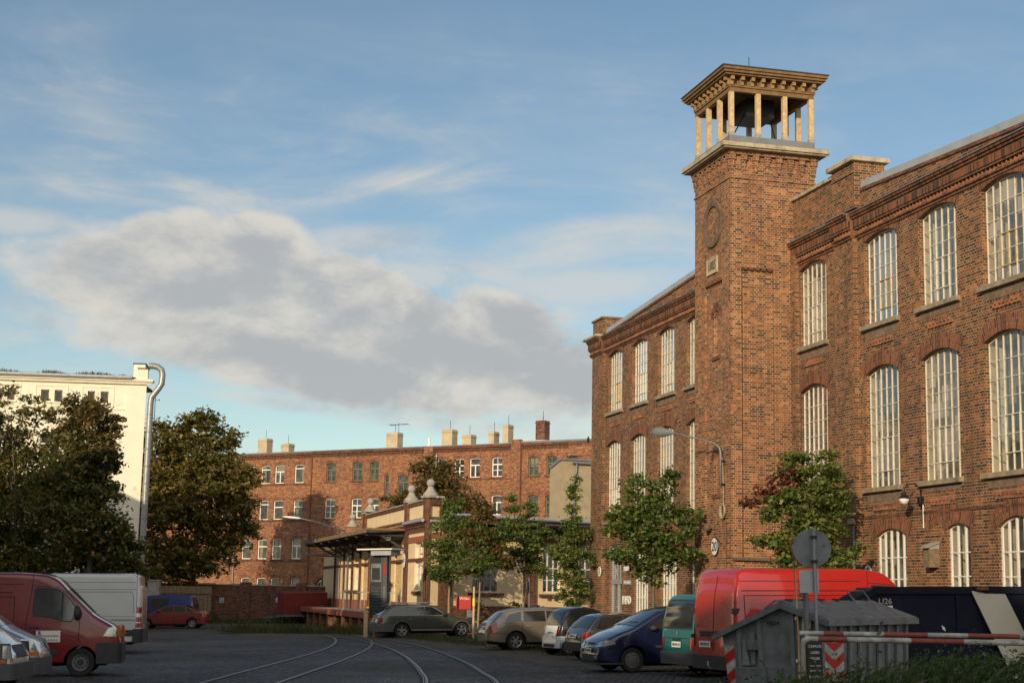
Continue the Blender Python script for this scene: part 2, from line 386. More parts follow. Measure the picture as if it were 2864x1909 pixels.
# ------------------------------------------------------------------ mesh helpers
SLOPE = .021
def gz(x, y=0): return SLOPE * (x - 3.0)
def T(x=0, y=0, z=0, rz=0): return Matrix.Translation((x, y, z)) @ Matrix.Rotation(rz, 4, 'Z')
class MB:
    def __init__(s): s.v = []; s.f = []; s.uv = {}
    def add(s, vs, fs):
        o = len(s.v); s.v += [tuple(v) for v in vs]; s.f += [tuple(i + o for i in f) for f in fs]; return o
    def quad(s, a, b, c, d): s.add([a, b, c, d], [(0, 1, 2, 3)])
    def quv(s, pts, uvs): s.add(pts, [tuple(range(len(pts)))]); s.uv[len(s.f) - 1] = uvs
    def box(s, x0, x1, y0, y1, z0, z1, M=None):
        if x0 > x1: x0, x1 = x1, x0
        if y0 > y1: y0, y1 = y1, y0
        if z0 > z1: z0, z1 = z1, z0
        vs = [(x0, y0, z0), (x1, y0, z0), (x1, y1, z0), (x0, y1, z0), (x0, y0, z1), (x1, y0, z1), (x1, y1, z1), (x0, y1, z1)]
        if M is not None: vs = [tuple(M @ Vector(v)) for v in vs]
        s.add(vs, [(0, 3, 2, 1), (4, 5, 6, 7), (0, 1, 5, 4), (1, 2, 6, 5), (2, 3, 7, 6), (3, 0, 4, 7)])
    def bar(s, a, b, w, h=None, up=(0, 0, 1)):
        """rectangular bar from a to b, w wide, h tall"""
        a = Vector(a); b = Vector(b); h = h or w; d = (b - a).normalized(); u = Vector(up)
        if abs(d.dot(u)) > .98: u = Vector((0, 1, 0))
        r = d.cross(u).normalized() * w / 2; u = r.cross(d).normalized() * h / 2
        vs = [a - r - u, a + r - u, a + r + u, a - r + u, b - r - u, b + r - u, b + r + u, b - r + u]
        s.add(vs, [(3, 2, 1, 0), (4, 5, 6, 7), (0, 1, 5, 4), (1, 2, 6, 5), (2, 3, 7, 6), (3, 0, 4, 7)])
    def tube(s, pts, r, n=10, cap=True):
        pts = [Vector(p) for p in pts]; m = len(pts)
        if isinstance(r, (int, float)): r = [r] * m
        vs = []; prev = None
        for i, p in enumerate(pts):
            d = (pts[min(i + 1, m - 1)] - pts[max(i - 1, 0)]).normalized()
            if prev is None:
                u = Vector((0, 0, 1)) if abs(d.z) < .9 else Vector((1, 0, 0))
                a = d.cross(u).normalized()
            else: a = (prev - d * prev.dot(d)).normalized()
            prev = a; b = d.cross(a)
            for k in range(n):
                t = 2 * PI * k / n; vs.append(p + (a * math.cos(t) + b * math.sin(t)) * r[i])
        fs = []
        for i in range(m - 1):
            for k in range(n):
                k2 = (k + 1) % n; fs.append((i * n + k, i * n + k2, (i + 1) * n + k2, (i + 1) * n + k))
        if cap: fs.append(tuple(range(n))[::-1]); fs.append(tuple((m - 1) * n + k for k in range(n)))
        s.add(vs, fs)
    def lathe(s, prof, n=24, M=None, ang=2 * PI):
        """prof: (r, z) pairs turned about z"""
        vs = []; m = len(prof); full = abs(ang - 2 * PI) < 1e-6; nn_ = n if full else n + 1
        for k in range(nn_):
            t = ang * k / n
            for r, z in prof: vs.append((r * math.cos(t), r * math.sin(t), z))
        if M is not None: vs = [tuple(M @ Vector(v)) for v in vs]
        fs = []
        for k in range(n):
            k2 = (k + 1) % nn_
            for i in range(m - 1): fs.append((k * m + i, k2 * m + i, k2 * m + i + 1, k * m + i + 1))
        s.add(vs, fs)
    def prism(s, poly, y0, y1, M=None):
        """polygon in (x, z) pushed from y0 to y1"""
        n = len(poly); vs = [(x, y0, z) for x, z in poly] + [(x, y1, z) for x, z in poly]
        if M is not None: vs = [tuple(M @ Vector(v)) for v in vs]
        s.add(vs, [tuple(range(n)), tuple(range(2 * n - 1, n - 1, -1))] + [(i, i + n, (i + 1) % n + n, (i + 1) % n) for i in range(n)])
    def build(s, name, mat, parent=None, smooth=False, angle=None, bevel=0):
        me = bpy.data.meshes.new(name); me.from_pydata(s.v, [], s.f); me.update()
        o = bpy.data.objects.new(name, me); COL.objects.link(o)
        if parent is not None: o.parent = parent
        me.materials.append(MATS[mat] if isinstance(mat, str) else mat)
        uvl = me.uv_layers.new(name='UVMap')
        co = me.vertices
        for p in me.polygons:
            if p.index in s.uv:
                for li, q in zip(p.loop_indices, s.uv[p.index]): uvl.data[li].uv = q
                continue
            n = p.normal
            if abs(n.z) > .9:
                for li in p.loop_indices:
                    c = co[me.loops[li].vertex_index].co; uvl.data[li].uv = (c.x, c.y)
            else:
                t = Vector((-n.y, n.x, 0)).normalized()
                if t.x < -.01 or (abs(t.x) <= .01 and t.y < 0): t = -t
                for li in p.loop_indices:
                    c = co[me.loops[li].vertex_index].co; uvl.data[li].uv = (c.dot(t), c.z)
        if smooth or angle:
            for p in me.polygons: p.use_smooth = True
            if angle: me.set_sharp_from_angle(angle=R_(angle))
        if bevel:
            b = o.modifiers.new('bevel', 'BEVEL'); b.width = bevel; b.segments = 2; b.limit_method = 'ANGLE'; b.angle_limit = R_(40)
        return o
def tag(o, label=None, cat=None, group=None, kind=None):
    if label: o['label'] = label
    if cat: o['category'] = cat
    if group: o['group'] = group
    if kind: o['kind'] = kind
    return o
def empty(name, loc, rz=0, label=None, cat=None, group=None, kind=None):
    o = bpy.data.objects.new(name, None); COL.objects.link(o); o.location = loc; o.rotation_euler = (0, 0, rz)
    o.empty_display_size = .3
    return tag(o, label, cat, group, kind)
def stand(name, x, y, rz, label, cat, group=None, z=None):
    """an Empty standing on the sloping yard, leaning with it"""
    o = bpy.data.objects.new(name, None); COL.objects.link(o)
    o.matrix_world = Matrix.Translation((x, y, gz(x) if z is None else z)) @ Matrix.Rotation(-math.atan(SLOPE), 4, 'Y') @ Matrix.Rotation(rz, 4, 'Z')
    return tag(o, label, cat, group)
def text(parent, s, size, M, mat='sign_black', name='lettering', depth=.004, bold=0, sx=1.0):
    cu = bpy.data.curves.new('txt', 'FONT'); cu.body = s; cu.size = size; cu.extrude = depth; cu.align_x = 'CENTER'; cu.align_y = 'CENTER'
    cu.offset = bold; cu.resolution_u = 3
    to = bpy.data.objects.new('txt', cu); COL.objects.link(to)
    dg = bpy.context.evaluated_depsgraph_get()
    me = bpy.data.meshes.new_from_object(to.evaluated_get(dg))
    bpy.data.objects.remove(to); bpy.data.curves.remove(cu)
    me.transform(M @ Matrix.Diagonal((sx, 1, 1, 1)))
    me.materials.clear(); me.materials.append(MATS[mat])
    o = bpy.data.objects.new(name, me); COL.objects.link(o); o.parent = parent
    return o
# text facing +Y (read by someone standing at +Y looking to -Y)
def face_py(x, y, z): return Matrix(((-1, 0, 0, x), (0, 0, 1, y), (0, 1, 0, z), (0, 0, 0, 1)))
def face_ny(x, y, z): return Matrix(((1, 0, 0, x), (0, 0, -1, y), (0, 1, 0, z), (0, 0, 0, 1)))

# wall with openings in the plane y = const of the parent; outside is +Y
def arch_top(op, x):
    xa, xb, zs, zt, rise = op
    if rise <= 0: return zt
    t = (x - xa) / (xb - xa) * 2 - 1
    return zt + rise * (1 - t * t)
def wall(mb, x0, x1, z0, z1, ops, y=0.0, rev=.25, ztop=None, n=8):
    xs = {round(x0, 4), round(x1, 4)}
    for op in ops:
        k = n if op[4] > 0 else 1
        for i in range(k + 1):
            x = op[0] + (op[1] - op[0]) * i / k
            if x0 <= x <= x1: xs.add(round(x, 4))
    if ztop:
        for i in range(1, 12): xs.add(round(x0 + (x1 - x0) * i / 12, 4))
    xs = sorted(xs)
    for a, b in zip(xs, xs[1:]):
        m = (a + b) / 2
        cov = sorted([op for op in ops if op[0] < m < op[1]], key=lambda o: o[2])
        za = zb = z0
        for op in cov:
            mb.quad((b, y, zb), (a, y, za), (a, y, op[2]), (b, y, op[2]))
            za, zb = arch_top(op, a), arch_top(op, b)
            if rev: mb.quad((a, y, za), (b, y, zb), (b, y - rev, zb), (a, y - rev, za))
        ta, tb = (ztop(a), ztop(b)) if ztop else (z1, z1)
        mb.quad((b, y, zb), (a, y, za), (a, y, ta), (b, y, tb))
    if rev:
        for xa, xb, zs, zt, r in ops:
            mb.quad((xa, y, zs), (xa, y, zt), (xa, y - rev, zt), (xa, y - rev, zs))
            mb.quad((xb, y, zt), (xb, y, zs), (xb, y - rev, zs), (xb, y - rev, zt))
            mb.quad((xb, y, zs), (xa, y, zs), (xa, y - rev, zs), (xb, y - rev, zs))
def opening_face(op, y, n=8):
    xa, xb, zs, zt, r = op
    k = n if r > 0 else 1
    top = [(xa + (xb - xa) * i / k) for i in range(k + 1)]
    return [(xb, y, zs), (xa, y, zs)] + [(x, y, arch_top(op, x)) for x in top]
def arch_band(mb, op, y, h, ext=.12, n=10):
    """fan of upright bricks over an opening, with its own uv so that the bricks stand on end"""
    xa, xb, zs, zt, r = op; w = (xb - xa) / 2; cx = (xa + xb) / 2
    r = max(r, .02); R = (w * w + r * r) / (2 * r); cz = zt + r - R; a0 = math.asin(min(1, w / R)) * (1 + ext / w)
    P = []
    for i in range(n + 1):
        t = -a0 + 2 * a0 * i / n
        P.append([(cx + (R + d) * math.sin(t), cz + (R + d) * math.cos(t), t * R, d) for d in (0.004, h)])
    for p, q in zip(P, P[1:]):
        f = [(q[0][0], y, q[0][1]), (p[0][0], y, p[0][1]), (p[1][0], y, p[1][1]), (q[1][0], y, q[1][1])]
        mb.quv(f, [(q[0][3], q[0][2]), (p[0][3], p[0][2]), (p[1][3], p[1][2]), (q[1][3], q[1][2])])
        mb.quad((p[0][0], y, p[0][1]), (q[0][0], y, q[0][1]), (q[0][0], y - .02, q[0][1]), (p[0][0], y - .02, p[0][1]))
def factory_window(parent, op, y, cols, rows, rev=.22, bar=.017, mat='paint_white_worn', glass='glass_factory', sill=True, arch=.36, casement=True,
                   niche=.5, thick_v=None, name='window', reveal='room_cream', sill_mat='stone_sill', back='room_dark'):
    xa, xb, zs, zt, r = op; yy = y - rev
    m = MB(); w = xb - xa; tv = thick_v or bar
    for i in range(cols + 1):
        x = xa + w * i / cols
        x = min(max(x, xa + tv / 2), xb - tv / 2)
        m.box(x - tv / 2, x + tv / 2, yy - .02, yy + .025, zs, arch_top(op, x) - .003)
    H = zt - zs
    for j in range(rows):
        z = zs + H * j / rows + (bar / 2 if j == 0 else 0)
        m.box(xa + tv, xb - tv, yy - .015, yy + .018, z - bar / 2, z + bar / 2)
    k = 8 if r > 0 else 1
    for i in range(k):
        a = xa + w * i / k; b = xa + w * (i + 1) / k
        m.bar((a, yy, arch_top(op, a) - .015), (b, yy, arch_top(op, b) - .015), .04, .04, up=(0, 0, 1))
    win = m.build(name, mat, parent)
    g = MB(); g.add(opening_face(op, yy - .004), [tuple(range(len(opening_face(op, 0))))]); g.build('pane', glass, win)
    if casement:
        c = MB(); ca = xa + w * 2 / cols; cb = xa + w * 4 / cols
        z0 = zs + H * 1 / rows; z1 = zs + H * (3 if rows < 7 else 3) / rows
        for (p, q) in (((ca, z0), (cb, z0)), ((ca, z1), (cb, z1)), ((ca, z0), (ca, z1)), ((cb, z0), (cb, z1)), (((ca + cb) / 2, z0), ((ca + cb) / 2, z1))):
            c.bar((p[0], yy + .03, p[1]), (q[0], yy + .03, q[1]), .022, .022)
        c.build('casement', 'paint_ochre' if (int(abs(xa) * 10) % 3 == 0) else 'paint_white_worn', win)
    if sill:
        b = MB(); b.box(xa - .12, xb + .12, y - .2, y + .13, zs - .13, zs - .002); b.build('sill', sill_mat, win, bevel=.01)
        if zs > 4: b = MB(); b.box(xa + .02, xb - .02, y + .001, y + .009, zs - .13 - (.20 + .08 * math.sin(xa * 3)), zs - .131); b.build('render_patch', 'plaster_patch', win)
    if arch:
        b = MB(); arch_band(b, op, y + .012, arch); b.build('brick_arch', 'brick_arch', win)
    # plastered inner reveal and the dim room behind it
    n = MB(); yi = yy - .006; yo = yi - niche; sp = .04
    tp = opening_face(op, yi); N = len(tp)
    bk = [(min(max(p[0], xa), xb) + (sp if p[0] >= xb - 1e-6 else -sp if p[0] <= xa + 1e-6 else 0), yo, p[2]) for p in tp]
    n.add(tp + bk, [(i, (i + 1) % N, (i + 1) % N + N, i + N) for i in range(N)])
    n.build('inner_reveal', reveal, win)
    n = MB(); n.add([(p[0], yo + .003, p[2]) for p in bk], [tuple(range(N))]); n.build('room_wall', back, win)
    return win
# ================================================================== FACTORY (right)
FR = math.atan2(.96808813, -.25061001)      # frontage direction; local +X runs away from the camera, +Y faces the street
F0 = Vector((10.490167, 40.8, 0))
FM = Matrix.Translation(F0) @ Matrix.Rotation(FR, 4, 'Z')
def fw(x, y, z=0): return FM @ Vector((x, y, z))
fac = empty('factory_building', F0, FR, 'long three storey red brick factory with tall arched many-paned windows behind the square tower', 'building')
W2 = [(a - 1.56, a + .27, 9.40, 11.78, .17) for a in (25.28, 22.22, 19.17, 16.13)] + [(a - 1.60, a + .27, 9.40, 11.78, .17) for a in (6.55, 2.27, -.78, -3.83)]
W1 = [(a - 1.56, a + .27, 4.90, 8.0, .20) for a in (25.45, 22.35, 19.25, 16.15)] + [(a - 1.60, a + .27, 4.90, 8.02, .20) for a in (6.57, 2.32, -.73, -3.76)]
W0 = [(a - 1.58, a, .75, 3.42, .18) for a in (22.05, 19.0, 16.0)] + [(4.94, 6.55, .75, 3.55, .2), (.45, 2.12, .75, 3.57, .2), (-2.66, -1.58, .75, 3.66, .12), (-5.5, -3.88, .75, 3.62, .24)]
DOOR = (23.57, 25.15, .12, 3.95, 0)
def par_top(x):
    return 13.88 - .055 * abs(x - 9.0) - .42 + .30
m = MB()
wall(m, -14, 27.17, -.6, 12.3, W2 + W1 + W0 + [DOOR], 0, .17)
wall(m, -14, 27.17, 12.3, 13, [], 0, 0, ztop=par_top)
# end wall round the far corner
m.quad((27.17, 0, -.6), (27.17, -14, -.6), (27.17, -14, par_top(27)), (27.17, 0, par_top(27)))
m.quad((-14, -14, -.6), (-14, 0, -.6), (-14, 0, 12.8), (-14, -14, 12.8))
# pilasters (proud of the wall)
PIL = [(25.83, 27.30), (2.90, 4.07), (6.78, 7.10)]
for a, b in PIL: m.box(a, b, 0.001, .17, -.6, 12.25 if b > 20 else 12.3)
m.box(27.17, 27.30, -.6, .0, -.6, 12.25)
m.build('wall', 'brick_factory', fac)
# string course, cornice, dog-tooth
m = MB()
def xseg(f):
    for a, b in ((-14, 2.90), (2.90, 4.07), (4.07, 7.10), (10.05, 25.83), (25.83, 27.45)):
        f(a, b, .17 if (a, b) in ((2.90, 4.07), (25.83, 27.45)) else 0)
def corn(a, b, o):
    m.box(a, b, .002, o + .05, 11.990, 12.060)
    m.box(a, b, .002, o + .10, 12.060, 12.100)
    m.box(a, b, .002, o + .13, 12.240, 12.300)
    m.box(a, b, .002, o + .16, 12.300, 12.540)
    m.box(a, b, .002, o + .21, 12.540, 12.610)
    m.box(a, b, .002, o + .26, 12.610, 12.680)
xseg(corn)
for o, z0, z1 in ((.05, 11.990, 12.060), (.13, 12.240, 12.300), (.16, 12.300, 12.540), (.26, 12.540, 12.680)): m.box(27.17, 27.45 + o, -3, .002, z0, z1)
m.build('cornice', 'brick_cornice', fac)
m = MB(); h = .085
def saw(x, y, z0, z1):
    m.add([(x - h, y, z0), (x, y + h, z0), (x + h, y, z0), (x - h, y, z1), (x, y + h, z1), (x + h, y, z1)], [(0, 2, 1), (3, 4, 5), (1, 4, 3, 0), (2, 5, 4, 1)])
def teeth(a, b, o):
    global m
    m = MB(); x = a + h
    while x < b - .02: saw(x, o + .012, 12.100, 12.240); x += .178
    m.build('dog_tooth_band', 'brick_arch', fac)
xseg(teeth)
m = MB()
def drip(a, b, o): m.box(a, b, .002, o + .30, 12.682, 12.710)
xseg(drip); m.build('cornice_flashing', 'zinc', fac)
m = MB()
for a, b in ((-14, 2.90), (4.07, 6.78), (10.05, 23.5)): m.box(a, b, .002, .025, 4.08, 4.14)
m.box(2.9, 4.07, .17, .195, 4.08, 4.14)
m.build('string_course', 'brick_trim', fac)
# dog-tooth panels under the upper sills
for zz, ws in ((8.78, W2), (4.28, W1)):
    for w in ws:
        m = MB(); c = (w[0] + w[1]) / 2; x = c - .62
        while x < c + .62:
            saw(x, .004, zz, zz + .085); saw(x + .09, .004, zz + .09, zz + .175); x += .178
        m.build('dog_tooth_panel', 'brick_arch', fac)
# parapet coping and the sloping roof edge
for a, b in ((-14, 2.9), (10.05, 25.9)):
    k = 10; m = MB()
    for i in range(k):
        p = a + (b - a) * i / k; q = a + (b - a) * (i + 1) / k
        za, zb = par_top(p), par_top(q)
        m.add([(p, .05, za - .09), (q, .05, zb - .09), (q, .05, zb + .002), (p, .05, za + .002), (p, -.3, za + .002), (q, -.3, zb + .002), (p, .001, za - .09), (q, .001, zb - .09)],
              [(1, 0, 3, 2), (2, 3, 4, 5), (0, 1, 7, 6)])
    m.build('coping', 'brick_trim', fac)
m = MB()
for a, b in ((-14, 2.65), (10.05, 26.0)):
    za, zb = par_top(a), par_top(b)
    m.add([(a, .02, za + .004), (b, .02, zb + .004), (b, .0, zb + .22), (a, .0, za + .22), (a, -6, za + .5), (b, -6, zb + .5), (a, -14, 12.6), (b, -14, 12.6)],
          [(1, 0, 3, 2), (2, 3, 4, 5), (5, 4, 6, 7), (0, 6, 4, 3), (1, 2, 5, 7)])
m.build('roof', 'zinc_flat', fac)
# raised parapet beside the tower, with stone coping and a capped pier
m = MB()
m.box(4.1, 7.1, -.35, .06, 12.85, 14.06); m.box(2.68, 4.1, -.75, .20, 12.85, 14.20)
m.box(2.66, 4.12, -.77, .24, 13.86, 13.93); m.build('raised_parapet', 'brick_factory', fac)
m = MB(); m.box(4.12, 7.1, -.42, .14, 14.062, 14.16); m.box(2.56, 4.22, -.87, .33, 14.202, 14.33)
m.add([(2.56, .33, 14.33), (4.22, .33, 14.33), (4.22, -.87, 14.33), (2.56, -.87, 14.33), (3.39, -.27, 14.50)], [(1, 0, 4), (2, 1, 4), (3, 2, 4), (0, 3, 4)])
m.build('parapet_coping', 'stone', fac)
m = MB(); m.box(25.9, 27.3, -.9, .15, 12.85, 13.5); m.box(25.84, 27.36, -.96, .21, 13.5, 13.58); m.build('corner_parapet', 'brick_factory', fac)
m = MB(); m.box(25.8, 27.6, .1, .5, 12.72, 12.80); m.box(27.3, 27.75, -.6, .5, 12.72, 12.80); m.build('cornice_slab', 'stone', fac)
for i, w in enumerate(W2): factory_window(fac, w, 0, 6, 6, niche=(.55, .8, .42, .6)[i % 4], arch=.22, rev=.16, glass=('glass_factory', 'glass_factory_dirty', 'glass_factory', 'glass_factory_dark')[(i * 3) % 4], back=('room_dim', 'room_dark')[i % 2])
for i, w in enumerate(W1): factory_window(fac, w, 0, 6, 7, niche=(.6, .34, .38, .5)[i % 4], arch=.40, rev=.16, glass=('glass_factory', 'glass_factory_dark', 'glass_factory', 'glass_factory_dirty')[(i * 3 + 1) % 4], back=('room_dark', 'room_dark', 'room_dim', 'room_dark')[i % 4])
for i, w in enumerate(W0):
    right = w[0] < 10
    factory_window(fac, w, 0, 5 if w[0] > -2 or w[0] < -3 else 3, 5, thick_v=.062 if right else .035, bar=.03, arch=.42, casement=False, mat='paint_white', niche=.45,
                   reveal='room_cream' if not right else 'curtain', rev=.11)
m = MB()   # bricked-up half of one arch
m.box(-1.579, -.76, -.10, -.02, .7, 3.72); m.build('bricked_up_bay', 'brick_factory', fac)
m = MB(); arch_band(m, (-2.66, -.74, .7, 3.66, .22), .014, .42); m.build('wide_arch', 'brick_arch', fac)
# door with transom at the far end
d = MB()
xa, xb, zs, zt, _ = DOOR
yy = -.14
for a, b, c, e in ((xa, xa + .09, zs, zt), (xb - .09, xb, zs, zt), (xa + .09, xb - .09, zt - .08, zt), (xa + .09, xb - .09, 2.35, 2.55), ((xa + xb) / 2 - .05, (xa + xb) / 2 + .05, zs, 2.35)):
    d.box(a, b, yy - .04, yy + .05, c, e)
for i in range(1, 5): x = xa + (xb - xa) * i / 5; d.box(x - .015, x + .015, yy - .02, yy + .02, 2.55, zt - .08)
for s in (0, 1):
    x0 = xa + .09 + s * ((xb - xa) / 2 - .04); d.box(x0, x0 + (xb - xa) / 2 - .14, yy - .02, yy + .03, zs, zs + .35)
dr = d.build('door', 'grey_box', fac)
g = MB(); g.quad((xb, yy - .005, zs), (xa, yy - .005, zs), (xa, yy - .005, zt), (xb, yy - .005, zt)); g.build('pane', 'glass_plain', dr)
g = MB(); g.box(xa, xb, -.9, -.22, zs, zs + .02); g.quad((xb, -.9, zs), (xa, -.9, zs), (xa, -.9, zt), (xb, -.9, zt)); g.quad((xb, -.23, zs), (xb, -.9, zs), (xb, -.9, zt), (xb, -.23, zt)); g.build('inner_reveal', 'room_cream', dr)
g = MB(); g.box((xa + xb) / 2 + .08, (xa + xb) / 2 + .11, yy + .05, yy + .10, 1.0, 1.25); g.build('handle', 'steel_bright', dr)

# ---------------------------------------------------------------- TOWER
tw = empty('brick_tower', F0, FR, 'square red brick tower with an 1885 stone and an open timber belvedere on top', 'tower')
TX0, TX1, TY, TB = 7.10, 10.05, 2.15, -.70
PANEL = (7.74, 9.20, 4.75, 11.66, 0)
m = MB()
wall(m, TX0, TX1, -.6, 15.55, [PANEL], TY, .07)
N1, N2 = (8.12, 8.62, 9.28, 10.50, .24), (8.12, 8.62, 5.0, 6.05, .24)
wall(m, PANEL[0], PANEL[1], PANEL[2], PANEL[3], [N1, N2], TY - .07, .13)
for nn_ in (N1, N2): f = opening_face(nn_, TY - .20); m.add(f, [tuple(range(len(f)))])
# near face, panel recessed; local frame turned so that outside is -X
sub = MB(); RP = (TY - 1.42, TY - .37)
M90 = Matrix.Rotation(PI / 2, 4, 'Z')
# wall() draws in y = const; map (x,y,z) -> (-y + TX0, x, z) with x along old y
mm = MB(); wall(mm, TB, TY, -.6, 15.55, [(-.0 + RP[0] - 0, RP[1], 3.1, 11.88, 0)], 0, .07)
mm.quad((RP[1], -.07, 3.1), (RP[0], -.07, 3.1), (RP[0], -.07, 11.88), (RP[1], -.07, 11.88))
def toface(v): return (TX0 - v[1], v[0], v[2])
m.add([toface(v) for v in mm.v], [f[::-1] for f in mm.f])
m.quad((TX1, TY, -.6), (TX1, TB, -.6), (TX1, TB, 15.55), (TX1, TY, 15.55))
m.quad((TX1, TB, 10), (TX0, TB, 10), (TX0, TB, 15.55), (TX1, TB, 15.55))
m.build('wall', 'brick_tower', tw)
m = MB()   # corbel table under the stone slab
def around(f):
    """f(M): draw on each of the four faces; M maps (along, out, z) to tower space"""
    cx, cy = (TX0 + TX1) / 2, (TY + TB) / 2; hx, hy = (TX1 - TX0) / 2, (TY - TB) / 2
    for k in range(4):
        L_, D_ = (hx, hy) if k % 2 == 0 else (hy, hx)
        f(Matrix.Translation((cx, cy, 0)) @ Matrix.Rotation(k * PI / 2, 4, 'Z') @ Matrix.Translation((0, D_, 0)), L_)
def corb(M, L_):
    n = 8
    m.box(-L_ - .03, L_ + .03, .0, .035, 14.66, 14.72, M)
    m.box(-L_ - .10, L_ + .10, .0, .10, 15.42, 15.549, M)
    for i in range(n):
        x = -L_ + .06 + (2 * L_ - .12) * i / (n - 1)
        m.box(x - .10, x + .10, .0, .09, 15.26, 15.42, M); m.box(x - .07, x + .07, .0, .06, 15.06, 15.26, M); m.box(x - .05, x + .05, .0, .035, 14.92, 15.06, M)
        if i < n - 1: xm = x + (2 * L_ - .12) / (n - 1) / 2; m.box(xm - .04, xm + .04, .0, .03, 14.72, 14.86, M)
around(corb); m.build('corbel_table', 'brick_tower', tw)
m = MB(); x = TY - 1.42 + .06
while x < TY - .37: m.box(TX0 - .03, TX0 + .07, x, x + .12, 11.80, 11.90); x += .20
m.build('panel_teeth', 'brick_trim', tw); m = MB()
x = 7.80
while x < 9.15: m.box(x, x + .11, TY - .07, TY + .03, 11.58, 11.68); x += .20
m.build('panel_teeth', 'brick_trim', tw)
m = MB()
m.box(TX0 - .30, TX1 + .30, TB - .30, TY + .30, 15.55, 15.60); m.box(TX0 - .36, TX1 + .36, TB - .36, TY + .36, 15.60, 15.74)
m.build('stone_slab', 'stone', tw, bevel=.01)
m = MB(); m.box(TX0 - .01, TX1 + .01, TB - .01, TY + .01, 15.742, 16.04)
m.add([(TX0 - .35, TB - .35, 15.745), (TX1 + .35, TB - .35, 15.745), (TX1 + .35, TY + .35, 15.745), (TX0 - .35, TY + .35, 15.745), (TX0 - .01, TB - .01, 15.84), (TX1 + .01, TB - .01, 15.84), (TX1 + .01, TY + .01, 15.84), (TX0 - .01, TY + .01, 15.84)],
      [(0, 1, 5, 4), (1, 2, 6, 5), (2, 3, 7, 6), (3, 0, 4, 7)])
m.build('zinc_plinth', 'zinc', tw)
def pos4(k, i):
    cx, cy = (TX0 + TX1) / 2, (TY + TB) / 2; hx, hy = (TX1 - TX0) / 2 - .08, (TY - TB) / 2 - .08
    t = -1 + 2 * i / 3
    return [(cx + t * hx, cy + hy), (cx + hx, cy - t * hy), (cx - t * hx, cy - hy), (cx - hx, cy + t * hy)][k]
for k in range(4):
    for i in range(3):
        x, y = pos4(k, i); m = MB(); m.box(x - .075, x + .075, y - .075, y + .075, 16.15, 17.46); po = m.build('post', 'timber_new', tw, bevel=.008)
        b = MB(); b.box(x - .085, x + .085, y - .085, y + .085, 16.04, 16.15); b.build('post_shoe', 'concrete', po)
m = MB()
def beams(M, L_):
    m.box(-L_ - .0, L_ + .0, -.17, -.01, 17.46, 17.60, M); m.box(-L_ - .02, L_ + .02, -.20, .03, 17.60, 17.66, M)
    m.box(-L_ - .0, L_ + .0, -.15, -.06, 17.66, 17.92, M)
around(beams); m.build('ring_beam', 'timber', tw)
m = MB()
def brs(M, L_):
    for i in range(9):
        x = -L_ + .05 + (2 * L_ - .1) * i / 8
        m = MB(); m.box(x - .055, x + .055, -.06, .06, 17.66, 17.80, M); m.box(x - .055, x + .055, -.06, .16, 17.80, 17.93, M); m.build('rafter_bracket', 'timber_mid', tw)
around(brs)
m = MB()
for o, z0, z1 in ((.22, 17.93, 17.99), (.29, 17.99, 18.07), (.34, 18.07, 18.16)): m.box(TX0 - o, TX1 + o, TB - o, TY + o, z0, z1)
m.build('eaves', 'timber', tw)
m = MB(); o = .37; cx, cy = (TX0 + TX1) / 2, (TY + TB) / 2
m.add([(TX0 - o, TB - o, 18.16), (TX1 + o, TB - o, 18.16), (TX1 + o, TY + o, 18.16), (TX0 - o, TY + o, 18.16), (TX0 - o, TB - o, 18.19), (TX1 + o, TB - o, 18.19), (TX1 + o, TY + o, 18.19), (TX0 - o, TY + o, 18.19), (cx, cy, 18.42)],
      [(3, 2, 1, 0), (0, 1, 5, 4), (1, 2, 6, 5), (2, 3, 7, 6), (3, 0, 4, 7), (4, 5, 8), (5, 6, 8), (6, 7, 8), (7, 4, 8)])
m.build('roof', 'roof_felt_and_shade', tw)
m = MB(); m.tube([(cx - .6, cy + .4, 18.3), (cx - .6, cy + .4, 18.95)], .012, 6); m.build('lightning_rod', 'black_metal', tw)
m = MB()
for a, b in (((TX0 + .2, TY - .2, 16.1), (TX0 + 1.4, TY - 1.2, 17.4)), ((TX1 - .3, TB + .3, 17.4), (TX0 + 1.0, TB + .8, 16.1))): m.bar(a, b, .03)
m.box(TX0 + .9, TX1 - .9, TB + .95, TY - .95, 17.0, 17.6); m.build('inner_bracing', 'black_metal', tw)
m = MB(); MM = Matrix.Translation((8.45, TY + .004, 13.50)) @ Matrix.Rotation(-PI / 2, 4, 'X')
m.lathe([(.56, 0), (.56, .05), (.60, .07), (.74, .07), (.76, .045), (.76, 0)], 40, MM); m.build('medallion_ring', 'stone_dark', tw, angle=40)
m = MB(); m.box(8.10, 8.92, TY + .002, TY + .035, 11.93, 12.40); pl = m.build('date_stone', 'stone', tw)
m = MB()
for a, b, c, e in ((8.08, 8.94, 11.90, 11.94), (8.08, 8.94, 12.39, 12.43), (8.08, 8.13, 11.94, 12.39), (8.89, 8.94, 11.94, 12.39)): m.box(a, b, TY + .002, TY + .05, c, e)
m.build('stone_frame', 'stone', pl)
text(pl, '1885', .40, face_py(8.51, TY + .040, 12.16), 'stone_dark', bold=.012, sx=.82)
for nn_ in (N1, N2):
    m = MB(); arch_band(m, nn_, TY - .066, .24, .0, 8); m.build('niche_arch', 'brick_trim', tw)
    m = MB(); m.box(nn_[0] - .06, nn_[1] + .06, TY - .08, TY - .02, nn_[2] - .12, nn_[2] - .002); m.build('niche_sill', 'brick_trim', tw)
m = MB(); m.box(TX0 - .12, TX0 - .001, .95, 2.12, 2.98, 3.08); m.build('lintel_ledge', 'stone_dark', tw)

